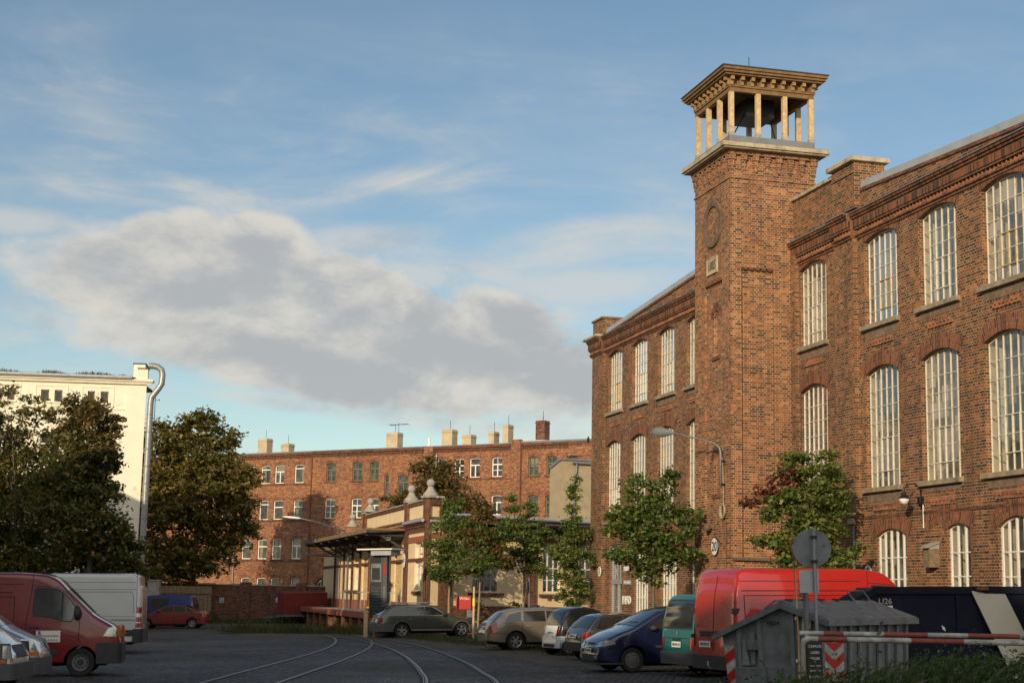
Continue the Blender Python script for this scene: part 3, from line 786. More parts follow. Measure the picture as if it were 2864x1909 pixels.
# things fixed to the factory and the tower
sg = empty('house_number_sign', fw(8.32, TY + .02, 3.41), FR, 'white oval-looking enamel disc with black number 20 on the brick tower', 'sign')
m = MB(); m.lathe([(.001, .022), (.285, .022), (.29, 0), (.001, 0)], 32, Matrix.Rotation(-PI / 2, 4, 'X')); m.build('plate', 'sign_white', sg)
m = MB(); m.lathe([(.262, .024), (.285, .026), (.30, .0)], 32, Matrix.Rotation(-PI / 2, 4, 'X')); m.build('rim', 'sign_black', sg)
text(sg, '20', .40, face_py(0, .026, -.01), bold=.004)
def small_disc(x, z, txt, label, y=0.02):
    e = empty('house_number_sign', fw(x, y, z), FR, label, 'sign')
    q = MB(); q.lathe([(.001, .02), (.20, .02), (.205, 0), (.001, 0)], 28, Matrix.Rotation(-PI / 2, 4, 'X')); q.build('plate', 'sign_white', e)
    text(e, txt, .24, face_py(0, .024, -.03), bold=.004); text(e, '20', .10, face_py(0, .024, .11))
small_disc(25.9, 2.86, 'A', 'small white oval number sign left of the far glass door', .19)
small_disc(2.58, 2.62, 'B', 'small white oval number sign above the red van roof, left of the barred window', .02)
# street lamp on the tower
lp = empty('street_lamp', fw(7.56, TY, 6.1), FR, 'grey street lamp with a cobra head on a curved arm fixed to the tower corner', 'lamp')
m = MB(); pts = [(0, .14, -.95), (0, .14, .12), (.04, .16, .26), (.15, .26, .38), (.46, .45, .50), (1.0, .78, .66), (1.52, 1.10, .80)]
m.tube(pts, [.033, .033, .032, .03, .028, .026, .024], 10); m.build('arm', 'zinc', lp, smooth=True)
m = MB()
for z in (-.15, -.85): m.box(-.05, .05, 0, .14, z - .03, z + .03)
m.build('bracket', 'black_metal', lp)
dirv = Vector((.89, .446, .12)).normalized(); hd = Vector((1.52, 1.10, .80)); q = dirv.to_track_quat('Z', 'Y').to_matrix().to_4x4()
m = MB(); m.lathe([(.025, -.05), (.045, .05), (.08, .22), (.125, .45), (.13, .62), (.10, .80), (.04, .90), (.001, .92)], 20, Matrix.Translation(hd) @ q @ Matrix.Diagonal((.8, 1.25, 1, 1))); m.build('lamp_head', 'zinc', lp, smooth=True)
m = MB(); m.lathe([(.03, .42), (.10, .50), (.10, .70), (.03, .80)], 16, Matrix.Translation(hd + Vector((0, 0, -.045))) @ q @ Matrix.Diagonal((.8, 1.1, 1, 1))); m.build('diffuser', 'light_glass', lp, smooth=True)
# cable and its coil, downpipe and spot on the tower face
cb = empty('cable_coil', fw(7.56, TY + .05, 4.45), FR, 'coiled beige cable hanging below the street lamp on the tower', 'cable')
m = MB(); rnd = random.Random(3)
for k in range(5):
    r = .19 + rnd.uniform(-.03, .03); m.tube([(r * math.cos(t) * (.82 if k % 2 else 1) + rnd.uniform(-.004, .004), .0 + .012 * k, r * 1.12 * math.sin(t)) for t in [2 * PI * i / 22 for i in range(23)]], .011, 5)
m.tube([(0, 0, .2), (.01, 0, .9), (-.02, .03, 1.5), (0, .1, 1.75)], .012, 5); m.build('cable', 'stone', cb)
co = empty('wall_conduit', fw(7.42, TY, 2.0), FR, 'thin dark pipe running up the tower below the cable coil', 'pipe')
m = MB(); m.tube([(0, .03, -1.6), (0, .03, 2.15)], .022, 6); m.build('pipe', 'rust', co)
sp = empty('wall_spotlight', fw(8.60, TY, 3.98), FR, 'round dark spotlight on the tower above the number 20 sign', 'lamp')
m = MB(); MM = Matrix.Translation((.05, .16, 0)) @ Matrix.Rotation(-PI / 2 + .3, 4, 'X'); m.lathe([(.001, -.14), (.08, -.12), (.11, -.02), (.115, .06), (.001, .07)], 16, MM); m.box(-.03, .05, 0, .1, -.03, .03); m.build('housing', 'stone_dark', sp, smooth=True)
# wall lantern
wl = empty('wall_lantern', fw(-.42, 0, 4.46), FR, 'black gooseneck wall lantern with a white glass bowl between the factory windows', 'lamp')
m = MB(); m.tube([(0, .06, -.35)] + [(0, .06, .0), (0, .06, .25)] + [(0, .06 + .26 * (1 - math.cos(t)), .25 + .24 * math.sin(t)) for t in [PI * i / 10 for i in range(11)]], .018, 8); m.tube([(0, .06, .12), (0, .35, .28)], .008, 6); m.build('bracket_arm', 'black_metal', wl, smooth=True)
m = MB(); m.box(-.09, .09, .0, .14, -.18, .08); m.build('ballast_box', 'black_metal', wl, bevel=.02)
MM = Matrix.Translation((0, .58, .10)); m = MB(); m.lathe([(.001, .17), (.03, .16), (.05, .05), (.14, -.06), (.19, -.10), (.001, -.10)], 22, MM); m.build('shade', 'black_metal', wl, smooth=True, angle=50)
m = MB(); m.lathe([(.155, -.101), (.15, -.16), (.10, -.25), (.05, -.29), (.001, -.30)], 20, MM); m.build('glass_bowl', 'light_glass', wl, smooth=True)
m = MB(); m.tube([(-.06, .02, -.18), (-.06, .02, -.95)], .016, 6); m.build('conduit', 'sign_white', wl); wl.scale = (.78, .9, .78)
# nest box
nb = empty('bird_box', fw(-1.02, 0, 3.0), FR, 'weathered wooden nest box with a slanted lid on the factory wall', 'bird box')
m = MB(); m.box(-.16, .16, 0, .27, -.28, .18); m.prism([(-.16, .18), (.16, .18), (.16, .30)], 0, .27) if False else None
m.build('box', 'timber_old', nb)
m = MB(); m.add([(-.20, .0, .33), (.20, .0, .33), (.20, .36, .19), (-.20, .36, .19), (-.20, .0, .36), (.20, .0, .36), (.20, .36, .22), (-.20, .36, .22)], [(0, 3, 2, 1), (4, 5, 6, 7), (0, 1, 5, 4), (1, 2, 6, 5), (2, 3, 7, 6), (3, 0, 4, 7)])
m.add([(-.16, .0, .18), (.16, .0, .18), (.16, .0, .335), (-.16, .0, .335), (-.16, .27, .18), (.16, .27, .18), (.16, .27, .215), (-.16, .27, .215)], [(0, 4, 5, 1), (0, 3, 7, 4), (1, 5, 6, 2), (4, 7, 6, 5)])
m.build('lid', 'concrete', nb)
# downpipe + junction by the pilaster
dp = empty('drain_pipe', fw(3.0, .17, 0), FR, 'thin grey pipe with a small junction box beside the factory pilaster', 'pipe')
m = MB(); m.tube([(0, .05, -.3), (0, .05, 3.9)], .03, 8); m.build('pipe', 'zinc', dp, smooth=True)
m = MB(); m.box(-.02, .28, 0, .10, 3.95, 4.10); m.build('junction_box', 'stone', dp)
# INFO lettering and two small plates
inf = empty('wall_lettering', fw(22.9, .0, 1.70), FR, 'white INFO lettering on the brick beside the far glass door', 'sign')
text(inf, 'INFO', .44, face_py(0, .03, 0), 'sign_white', bold=.012, depth=.02)
pt = empty('name_plate', fw(22.9, .0, 2.42), FR, 'pale name plate on the brick above the INFO lettering', 'sign')
m = MB(); m.box(-.45, .45, 0, .02, -.09, .09); m.build('plate', 'concrete', pt); text(pt, 'Information', .15, face_py(0, .022, 0), 'sign_white')
pt = empty('name_plate', fw(22.9, .0, 2.95), FR, 'white name plate higher up, half hidden by the maple leaves', 'sign')
m = MB(); m.box(-.45, .45, 0, .02, -.09, .09); m.build('plate', 'sign_white', pt)
pc = empty('paper_notice', fw(-5.0, -.09, 2.35), FR, 'black and white poster in the barred window at the right edge', 'poster')
m = MB(); m.box(-.35, .35, 0, .01, -.30, .32); m.build('sheet', 'sign_black', pc)
m = MB(); m.box(-.22, .18, .011, .014, -.05, .22); m.box(-.28, .26, .011, .014, -.26, -.19); m.build('print', 'sign_white', pc)
# ================================================================== GROUND, TRACKS
def sheet(name, x0, x1, y0, y1, dz, mat, nx=24, ny=40, bumpy=0.0):
    m = MB(); rr = random.Random(5)
    vs = [(x0 + (x1 - x0) * i / nx, y0 + (y1 - y0) * j / ny, 0) for j in range(ny + 1) for i in range(nx + 1)]
    vs = [(x, y, gz(x) + dz + (bumpy * math.sin(x * .7 + 1) * math.cos(y * .5) if bumpy else 0)) for x, y, z in vs]
    fs = [(j * (nx + 1) + i, j * (nx + 1) + i + 1, (j + 1) * (nx + 1) + i + 1, (j + 1) * (nx + 1) + i) for j in range(ny) for i in range(nx)]
    m.add(vs, fs); o = m.build(name, mat); return o
g = sheet('ground', -140, 140, -60, 80, 0, 'cobbles', 40, 40)
tag(g, kind='structure')
m = MB()   # land beyond the yard, to the horizon
def flat(x0, x1, y0, y1, z): m.add([(x0, y0, z), (x1, y0, z), (x1, y1, z), (x0, y1, z)], [(0, 1, 2, 3)])
m.add([(-140, 80, gz(-140)), (140, 80, gz(140)), (140, 1500, gz(140)), (-140, 1500, gz(-140))], [(0, 1, 2, 3)])
m.add([(-1500, -600, gz(-140) - .01), (-140, -600, gz(-140)), (-140, 1500, gz(-140)), (-1500, 1500, gz(-140) - .01)], [(0, 1, 2, 3)])
m.add([(140, -600, gz(140)), (1500, -600, gz(140)), (1500, 1500, gz(140)), (140, 1500, gz(140))], [(0, 1, 2, 3)])
m.add([(-140, -600, gz(-140)), (140, -600, gz(140)), (140, -60, gz(140)), (-140, -60, gz(-140))], [(0, 1, 2, 3)])
tag(m.build('far_ground', 'earth'), kind='structure')

def smooth_line(pts, step=.8):
    out = []
    P = [Vector((p[0], p[1])) for p in pts]; P = [P[0] * 2 - P[1]] + P + [P[-1] * 2 - P[-2]]
    for i in range(1, len(P) - 2):
        a, b, c, d = P[i - 1:i + 3]; n = max(2, int((c - b).length / step))
        for k in range(n):
            t = k / n
            out.append(.5 * ((2 * b) + (c - a) * t + (2 * a - 5 * b + 4 * c - d) * t * t + (3 * b - a - 3 * c + d) * t ** 3))
    out.append(P[-2]); return out
def ribbon(mb, line, off, w, dz):
    vs = []
    for i, p in enumerate(line):
        d = (line[min(i + 1, len(line) - 1)] - line[max(i - 1, 0)]).normalized(); n = Vector((-d.y, d.x))
        for s in (off - w / 2, off + w / 2): q = p + n * s; vs.append((q.x, q.y, gz(q.x) + dz))
    mb.add(vs, [(2 * i, 2 * i + 1, 2 * i + 3, 2 * i + 2) for i in range(len(line) - 1)])
LA = [(-6.9, 8), (-6.75, 22), (-6.68, 35.4), (-6.62, 40), (-6.5, 45.7), (-6.42, 51), (-6.45, 56), (-6.65, 61.3), (-7.12, 66.9), (-7.95, 73), (-9.4, 79), (-11.5, 86)]
LB = [(-5.4, 8), (-5.15, 22), (-5.0, 35.3), (-4.93, 40), (-4.82, 46.6), (-4.85, 52.6), (-4.98, 58), (-5.28, 63), (-5.82, 68.3), (-6.6, 73), (-8.1, 79), (-10.2, 86)]
LC = [(-.9, 8), (-1.25, 22), (-1.74, 35.2), (-2.1, 40), (-2.5, 44.3), (-3.2, 50.6), (-4.2, 57.7), (-5.2, 63), (-6.75, 70.5), (-8.3, 75.5), (-10.6, 81)]
LD = [(.75, 8), (.35, 22), (-.18, 35.1), (-.6, 40), (-1.05, 44.8), (-1.85, 51.2), (-2.9, 58.4), (-3.95, 64), (-5.5, 70.2), (-7.2, 75.4), (-9.6, 80.5)]
for (l1, l2), lab in (((LA, LB), 'left hand tram track bending towards the loading ramp'), ((LC, LD), 'right hand tram track curving towards the parked estate cars')):
    tr = empty('tram_track', (0, 0, 0), 0, lab, 'rails', 'tram tracks in the cobbles')
    for l in (l1, l2):
        L = smooth_line(l); m = MB(); ribbon(m, L, -.018, .062, .016); ribbon(m, L, .052, .022, .015); r = m.build('rail', 'rail_steel', tr)
        m = MB(); ribbon(m, L, .02, .24, .006); m.build('rail_groove', 'rail_dark', r)
# trodden earth strip and kerb under the parked cars and trees
m = MB(); L = smooth_line([(-4.7, 76), (-2.9, 70), (-.6, 63), (1.5, 56.5), (3.2, 50), (4.6, 44)])
ribbon(m, L, -1.6, 3.6, .005); tag(m.build('verge', 'earth'), kind='structure')
m = MB()
for i in range(len(L) - 1):
    a, b = L[i], L[i + 1]; m.bar((a.x + .25, a.y, gz(a.x) + .02), (b.x + .25, b.y, gz(b.x) + .02), .14, .10)
tag(m.build('kerb', 'kerb_stone'), kind='structure')
m = MB(); L2 = smooth_line([(-19, 84), (-13, 87), (-8.5, 83), (-6.2, 77.5), (-4.6, 75)]); ribbon(m, L2, -3.2, 6.6, .004)
m.add([(-22, 84, gz(-22) + .003), (-7, 84, gz(-7) + .003), (-2, 112, gz(-2) + .003), (-32, 112, gz(-32) + .003)], [(0, 1, 2, 3)])
tag(m.build('yard_earth', 'earth'), kind='structure')

# ================================================================== windows for plain houses
def sash_window(parent, op, y, style, rev=.14, mat='paint_white', glass='glass_plain', sill='brick_trim', back='room_dark', lintel='brick_arch', lh=.24, curtain=None):
    """style: 'cross' (mullion + transom + bars), 'tee' (one transom), 'plain'"""
    xa, xb, zs, zt, r = op; yy = y - rev; w = xb - xa; h = zt - zs; m = MB(); f = .07
    m.box(xa, xa + f, yy - .03, yy + .03, zs, zt); m.box(xb - f, xb, yy - .03, yy + .03, zs, zt)
    m.box(xa + f, xb - f, yy - .03, yy + .03, zs, zs + f)
    k = 6 if r > 0 else 1
    for i in range(k): a = xa + w * i / k; b = xa + w * (i + 1) / k; m.bar((a, yy, arch_top(op, a) - f / 2), (b, yy, arch_top(op, b) - f / 2), .06, f)
    tz = zs + h * .66; cx = (xa + xb) / 2
    if style in ('cross', 'tee', 'half'):
        m.box(xa + f, xb - f, yy - .034, yy + .034, tz - .045, tz + .045)
    if style in ('cross', 'half'): m.box(cx - .045, cx + .045, yy - .028, yy + .028, zs + f, tz - .045)
    if style == 'cross':
        m.box(cx - .02, cx + .02, yy - .02, yy + .02, tz + .045, arch_top(op, cx) - f); m.box(xa + f, xb - f, yy - .018, yy + .018, zs + h * .34, zs + h * .37)
    if style == 'vent': m.box(xa + f, xb - f, yy - .034, yy + .034, zt - .32, zt - .24)
    win = m.build('window', mat, parent)
    g = MB(); F = opening_face(op, yy - .01); g.add(F, [tuple(range(len(F)))]); g.build('pane', glass, win)
    n = MB(); F = opening_face(op, yy - .25); n.add(F, [tuple(range(len(F)))])
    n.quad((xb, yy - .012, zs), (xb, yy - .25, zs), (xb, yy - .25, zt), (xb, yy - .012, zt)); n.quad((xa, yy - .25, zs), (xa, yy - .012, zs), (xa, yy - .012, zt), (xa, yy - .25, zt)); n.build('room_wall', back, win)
    if curtain:
        n = MB(); k = 10
        for side in curtain:
            c0, c1 = (xa + f, xa + f + w * .32) if side == 'r' else (xb - f - w * .32, xb - f)
            if side == 'f': c0, c1 = xa + f, xb - f
            pts = [(c0 + (c1 - c0) * i / k, yy - .10 + .025 * math.sin(i * 2.2), 0) for i in range(k + 1)]
            zb = zs + (.5 * h if side == 'f' else 0)
            for p, q in zip(pts, pts[1:]): n.quad((q[0], q[1], zb), (p[0], p[1], zb), (p[0], p[1], zt - .03), (q[0], q[1], zt - .03))
        n.build('curtain', 'curtain', win)
    if sill: b = MB(); b.box(xa - .10, xb + .10, y - .1, y + .07, zs - .10, zs - .002); b.build('sill', sill, win)
    if lintel: b = MB(); arch_band(b, op, y + .006, lh, .05, 6); b.build('brick_arch', lintel, win)
    return win

# ================================================================== BACK BUILDING
BP = Vector((-16.385, 128, 0)); BR = math.atan2(.5403, -.84147)
bk = empty('brick_apartment_house', BP, BR, 'long orange brick apartment house with three rows of windows across the end of the yard', 'building')
WA = []
def cw(x0, x1, zt, zs, style, mat='paint_white', r=.07, cur=None): WA.append(((x0, x1, zs, zt - r, r), style, mat, cur))
cw(5.78, 6.75, 12.0, 10.49, 'vent'); cw(4.05, 5.08, 12.0, 10.49, 'vent', cur='l'); cw(2.54, 3.58, 12.02, 10.49, 'half', cur='f'); cw(.44, 1.47, 12.02, 10.49, 'vent', cur='r')
cw(-2.90, -1.93, 12.0, 10.52, 'cross', 'paint_green'); cw(-5.55, -4.60, 12.0, 10.52, 'cross', 'paint_green'); cw(-7.22, -6.34, 12.02, 10.52, 'cross', 'paint_green')
cw(-8.25, -7.81, 10.9, 9.27, 'tee', 'paint_green', .02); cw(-10.10, -9.13, 10.87, 9.4, 'half', 'paint_green')
cw(-13.78, -12.82, 12.0, 10.55, 'tee'); cw(-15.35, -14.43, 12.01, 10.55, 'cross'); cw(-16.81, -15.85, 12.02, 10.53, 'half'); cw(-18.81, -17.87, 12.02, 10.53, 'cross')
cw(-21.99, -21.12, 11.96, 10.53, 'cross', 'paint_green', cur='f'); cw(-23.57, -22.69, 11.96, 10.53, 'cross', 'paint_green'); cw(-25.35, -24.40, 11.96, 10.53, 'cross', 'paint_green')
cw(5.84, 6.80, 9.12, 7.53, 'vent'); cw(4.08, 5.12, 9.13, 7.53, 'vent', cur='r'); cw(2.55, 3.59, 9.14, 7.55, 'tee'); cw(.46, 1.45, 9.13, 7.56, 'tee', cur='l')
cw(-2.92, -1.88, 9.16, 7.56, 'cross'); cw(-5.62, -4.58, 9.15, 7.58, 'cross'); cw(-7.3, -6.39, 9.14, 7.6, 'half'); cw(-10.1, -9.13, 9.1, 7.6, 'cross')
cw(-13.78, -12.85, 9.2, 7.7, 'cross'); cw(-16.82, -15.87, 9.22, 7.72, 'cross', 'paint_green'); cw(-18.80, -17.87, 9.19, 7.68, 'half'); cw(-22.01, -21.1, 9.11, 7.68, 'cross', 'paint_green'); cw(-23.58, -22.64, 9.1, 7.68, 'cross', 'paint_green')
cw(5.84, 6.86, 5.9, 4.33, 'tee'); cw(4.10, 5.12, 5.94, 4.33, 'tee', cur='l'); cw(2.57, 3.57, 5.98, 4.33, 'tee', cur='rl'); cw(.47, 1.50, 6.0, 4.35, 'half', cur='f'); cw(-2.88, -1.87, 5.7, 4.35, 'cross', 'paint_green')
for a in (5.88, 4.15, 2.62, .5): cw(a, a + .95, 2.84, 1.9, 'plain', cur='f' if a == .5 else None)
cw(8.3, 9.3, 9.1, 7.53, 'tee'); cw(8.3, 9.3, 6.0, 4.35, 'tee'); cw(10.6, 11.5, 4.7, 3.0, 'tee'); cw(12.3, 13.2, 9.1, 7.5, 'tee')
WA.append(((-3.57, -1.2, 1.2, 2.42, .55), 'plain', 'timber_old', None))
m = MB(); ops = [w[0] for w in WA]
def eave(x): return 12.95 if x > -.4 else 13.0 if x > -6.9 else 13.0
L_ops = [o for o in ops if o[0] > -.4]; M_ops = [o for o in ops if o[1] < -.4 and o[0] > -12.1]; R_ops = [o for o in ops if o[1] < -12.1]
wall(m, -.4, 22, -1.6, 12.85, L_ops, -.06, .14)
wall(m, -11.9, -.4, -1.6, 12.95, M_ops, 0, .14)
wall(m, -40, -12.7, -1.6, 12.95, R_ops, 0, .14)
m.box(-12.7, -11.9, -.1, .45, -1.6, 12.95)          # projecting pier
m.box(-20.55, -19.75, .001, .25, -1.6, 13.25)       # pier right
m.box(-40, -24.6, .001, .10, 11.9, 13.05)
m.quad((22, -.06, -1.6), (22, -11, -1.6), (22, -11, 12.9), (22, -.06, 12.9)); m.quad((-40, -11, -1.6), (-40, 0, -1.6), (-40, 0, 12.9), (-40, -11, 12.9))
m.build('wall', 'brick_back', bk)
m = MB()
for a, b, o in ((-.4, 22, -.06), (-11.9, -.4, 0), (-19.75, -12.7, 0), (-40, -20.55, 0)):
    for z, p in ((12.52, .05), (12.66, .10), (12.78, .15)): m.box(a, b, o + .002, o + p, z, z + .07 if z < 12.78 else 12.95)
    x = a + .1
    while x < b: m.box(x, x + .10, o + .002, o + .12, 12.59, 12.66); x += .32
for z in (10.40, 7.44, 4.22): m.box(-.4, 22, -.058, -.02, z - .07, z)
for z in (10.42, ): m.box(-19.75, -12.7, .002, .04, z - .07, z)
m.build('brick_cornice', 'brick_trim', bk)
m = MB(); m.box(-.45, 22, -11, .12, 12.951, 13.06); m.box(-6.8, -.5, -11, .16, 12.98, 13.05)
m.add([(-.5, .1, 13.05), (-.5, -4, 13.35), (-7, -4, 13.35), (-6.8, .1, 13.05), (-.5, -4, 13.05)], [(0, 1, 2, 3), (0, 4, 1)])
m.box(-11.8, -6.8, -11, .18, 12.96, 13.04); m.box(-19.75, -12.0, -11, .18, 12.96, 13.03); m.box(-40, -20.5, -11, .18, 12.96, 13.10)
m.build('roof', 'zinc', bk)
m = MB(); m.add([(-19.7, .05, 13.05), (-19.7, .05, 13.30), (-24.4, -1.0, 13.12), (-19.7, -3, 13.30), (-24.4, -3, 13.12)], [(0, 2, 1), (1, 2, 4, 3)]); m.build('roof_flashing', 'zinc_flat', bk)
for op, st, mat, cur in WA:
    y0 = -.06 if op[0] > -.4 else 0
    if mat == 'timber_old':
        w_ = sash_window(bk, op, y0, 'plain', mat=mat, sill=None); q = MB()
        for i in range(1, 8): x = op[0] + (op[1] - op[0]) * i / 8; q.box(x - .035, x + .035, y0 - .12, y0 - .07, 1.2, arch_top(op, x) - .05)
        q.build('glazing_bars', 'timber_old', w_)
    else: sash_window(bk, op, y0, st, mat=mat, curtain=cur, glass='glass_plain', sill='brick_trim')
m = MB(); m.tube([(-.42, .06, -1.5), (-.42, .06, 12.6)], .05, 8); m.build('downpipe', 'rust', bk)
m = MB(); m.tube([(7.6, .03, -1.5), (7.6, .03, 12.6)], .05, 8); m.build('downpipe', 'zinc', bk)
m = MB(); m.tube([(-12.82, .1, 2), (-12.82, .1, 12.3)], .05, 8); m.build('downpipe', 'sign_white', bk)
CH = [(-12.3, -11.15, 13.0, 14.62, 0), (-14.1, -13.1, 13.0, 14.15, 0), (-16.25, -15.57, 13, 14.30, 0), (-17.55, -16.88, 13, 14.80, 0), (-20.68, -20.0, 13, 14.62, 0), (-21.45, -20.5, 13, 14.85, 1), (6.95, 8.12, 13, 14.62, 0), (4.5, 5.52, 13, 14.1, 0), (-6.93, -5.65, 13, 14.6, 0)]
for a, b, z0, z1, red in CH:
    a += .10; b -= .06
    y0 = -3.6 if not red else -2.6
    m = MB(); m.box(a, b, y0, y0 + .75, z0, z1); m.box(a - .04, b + .04, y0 - .04, y0 + .79, z1 - .22, z1 - .14)
    c = m.build('chimney', 'brick_yard' if red else 'plaster_grey_light', bk)
    m = MB(); m.tube([((a + b) / 2, y0 + .3, z1), ((a + b) / 2, y0 + .3, z1 + .75)], .018, 5); m.build('lightning_rod', 'black_metal', c)
m = MB(); m.tube([(-6.6, -3.3, 14.6), (-6.6, -3.3, 15.4)], .02, 5); m.bar((-7.5, -3.3, 15.3), (-5.7, -3.3, 15.25), .025)
for x in (-7.4, -7.1, -6.8, -6.3, -6.0, -5.8): m.bar((x, -3.7, 15.28), (x, -2.9, 15.28), .02)
m.build('tv_aerial', 'black_metal', bk)
for x in (-10.6, -26.0): m = MB(); m.tube([(x, -2, 13), (x, -2, 13.9)], .10, 8); m.build('vent_pipe', 'sign_white', bk)

# yard wall in front of it with four parking signs
YP = Vector((-15.2, 111, 0)); YR = math.atan2(.10, -.995)
yw = empty('yard_wall', YP, YR, 'old crumbling red brick yard wall with piers and small parking signs', 'wall')
m = MB(); m.box(-22, 11.3, -.35, 0, -1.2, 2.12)
for x in (10.95, 7.0, 3.1, -.9, -5.2): m.box(x - .35, x + .35, -.45, .14, -1.2, 2.35)
m.build('wall', 'brick_yard', yw)
m = MB(); rr = random.Random(9); x = -22
while x < 11.0: w = rr.uniform(.5, 1.1); m.box(x, x + w - .015, -.40, .06, 2.121, 2.21 + rr.uniform(-.03, .03)); x += w
m.build('coping', 'concrete', yw)
for i, x in enumerate((8.5, 4.75, .75, -4.35)):
    ps = empty('parking_sign', YP + Matrix.Rotation(YR, 3, 'Z') @ Vector((x, .01, gz(-15 - x) + 1.55)), YR,
               ['small white and blue P parking sign on the yard wall, nearest the red hatchback', 'small P parking sign on the yard wall, second from the red hatchback',
                'small P parking sign on the yard wall, beside the red trailer', 'small P parking sign on the yard wall, seen through the ramp railing'][i], 'sign', 'parking signs on the yard wall')
    m = MB(); m.box(-.15, .15, 0, .015, -.16, .16); m.build('plate', 'sign_white', ps); m = MB(); m.box(-.105, .105, .016, .02, -.12, .12); m.build('blue_field', 'sign_blue', ps)
    text(ps, 'P', .24, face_py(0, .024, 0), 'sign_white', bold=.008)
# old wall and gate pier further left
ow = empty('rendered_wall', (-27.5, 108, 0), math.atan2(.0, 1), 'dark rendered garden wall with a pale gate post behind the blue van', 'wall')
m = MB(); m.box(-8, 3.2, -.3, 0, -1.2, 1.85); m.build('wall', 'plaster_grey', ow)
m = MB(); m.box(3.2, 4.0, -.4, .1, -1.2, 2.3); m.box(3.15, 4.05, -.45, .15, 2.3, 2.38); m.build('gate_post', 'concrete', ow)
gt = empty('yard_gate', (-22.6, 109.3, 0), 0, 'dark wooden double gate between the gate post and the brick yard wall', 'gate')
m = MB()
for i in range(13): m.box(-1.15 + i * .27, -.90 + i * .27, 0, .05, -.6, 2.0)
m.box(-1.15, 2.35, -.06, 0, 1.5, 1.62); m.box(-1.15, 2.35, -.06, 0, .0, .12); m.build('boards', 'timber_old', gt)

# ================================================================== WHITE BUILDING (left)
WR = math.atan2(-.12187, -.99255); WPt = Vector((-19.60, 84, 0))
wb = empty('white_building', WPt, WR, 'tall cream rendered building with small paired attic windows and a grassy flat roof', 'building')
AT = [(a, b, 11.54, 12.16, 0) for a, b in ((7.49, 7.94), (6.84, 7.23), (5.07, 5.50), (4.38, 4.79), (2.69, 3.07), (1.98, 2.39))]
AT += [(a, b, 11.54, 12.16, 0) for a, b in ((10.0, 10.4), (9.3, 9.7))]
BW = [(1.95, 3.0, 8.35, 9.8, 0), (4.35, 5.4, 8.35, 9.8, 0), (6.8, 7.85, 8.35, 9.8, 0), (9.2, 10.2, 8.35, 9.8, 0)] + [(a, a + 1.05, z, z + 1.45, 0) for z in (5.1, 1.9) for a in (1.95, 4.35, 6.8, 9.2)]
m = MB(); wall(m, .0, 22, -1.8, 12.75, AT + BW, 0, .16)
m.quad((1.6, -12, -1.8), (0, 0, -1.8), (0, 0, 12.75), (1.6, -12, 12.75)); m.quad((22, 0, -1.8), (22, -12, -1.8), (22, -12, 12.75), (22, 0, 12.75))
m.box(.0, 1.05, .001, .06, -1.8, 12.5)
m.box(1.05, 22, .001, .04, 11.2, 11.26)
for c in (2.53, 4.94, 7.4, 9.8):
    for a, b, z0, z1 in ((c - .85, c + .85, 12.36, 12.42), (c - .85, c + .85, 11.30, 11.36), (c - .85, c - .80, 11.36, 12.36), (c + .80, c + .85, 11.36, 12.36)): m.box(a, b, .001, .03, z0, z1)
m.build('wall', 'plaster_cream', wb)
m = MB(); m.box(-.28, 22.2, -.001, .16, 12.60, 12.70); m.box(-.36, 22.2, -.4, .30, 12.751, 12.86); m.box(-.32, 22.2, .001, .24, 12.70, 12.75); m.build('cornice', 'plaster_cream', wb)
m = MB(); m.tube([(.75, .40, 12.92), (22.2, .40, 12.92)], .09, 10)
for i in range(54): x = .85 + i * .4; m.tube([(x, .40, 12.92), (x + .012, .40, 12.92)], .105, 10)
m.build('gutter', 'zinc_flat', wb)
m = MB(); m.add([(.6, .3, 12.95), (22, .3, 12.95), (22, -11, 13.5), (.6, -11, 13.5)], [(0, 3, 2, 1)]); m.build('roof', 'zinc', wb)
m = MB(); m.box(-.05, .45, -.2, .25, 12.861, 13.42); m.box(.15, .75, -1.6, -.2, 12.861, 13.72); m.build('end_parapet', 'plaster_cream', wb)
m = MB(); m.box(-.10, .50, -.2, .30, 13.42, 13.47); m.box(.11, .80, -1.7, -.19, 13.72, 13.79); m.build('parapet_cap', 'roof_felt_and_shade', wb)
for w_ in AT: sash_window(wb, w_, 0, 'plain', mat='timber_old', sill='plaster_cream', lintel=None, rev=.12)
for w_ in BW: sash_window(wb, w_, 0, 'half', mat='paint_white', sill='plaster_cream', lintel=None, rev=.12, glass='glass_plain')
# grass on the roof
def blades(name, n, f, mat, parent=None, h=(.1, .3), w=.012, kind='stuff', seed=1, lean=.4):
    r = random.Random(seed); vs = []; fs = []
    for i in range(n):
        x, y, z, k = f(r); a = r.uniform(0, 2 * PI); hh = r.uniform(*h) * k; l = r.uniform(0, lean) * hh; b = r.uniform(0, 2 * PI); o = len(vs)
        dx, dy = math.cos(a) * w, math.sin(a) * w
        vs += [(x - dx, y - dy, z), (x + dx, y + dy, z), (x + math.cos(b) * l * .4 + dx * .6, y + math.sin(b) * l * .4 + dy * .6, z + hh * .6), (x + math.cos(b) * l, y + math.sin(b) * l, z + hh)]
        fs.append((o, o + 1, o + 2, o + 3))
    me = bpy.data.meshes.new(name); me.from_pydata(vs, [], fs); me.materials.append(MATS[mat]); o = bpy.data.objects.new(name, me); COL.objects.link(o)
    if parent: o.parent = parent
    if kind: o['kind'] = kind
    return o
wi = WPt; MW = Matrix.Translation(WPt) @ Matrix.Rotation(WR, 4, 'Z')
def rg(r):
    x = r.choice([r.uniform(1.2, 5.6), r.uniform(6.4, 15), r.uniform(1.2, 15)]); y = r.uniform(-1.4, -.1); return x, y, 12.95 + (-y + .3) * .05, .5 + .7 * abs(math.sin(x * 1.3 + 1))
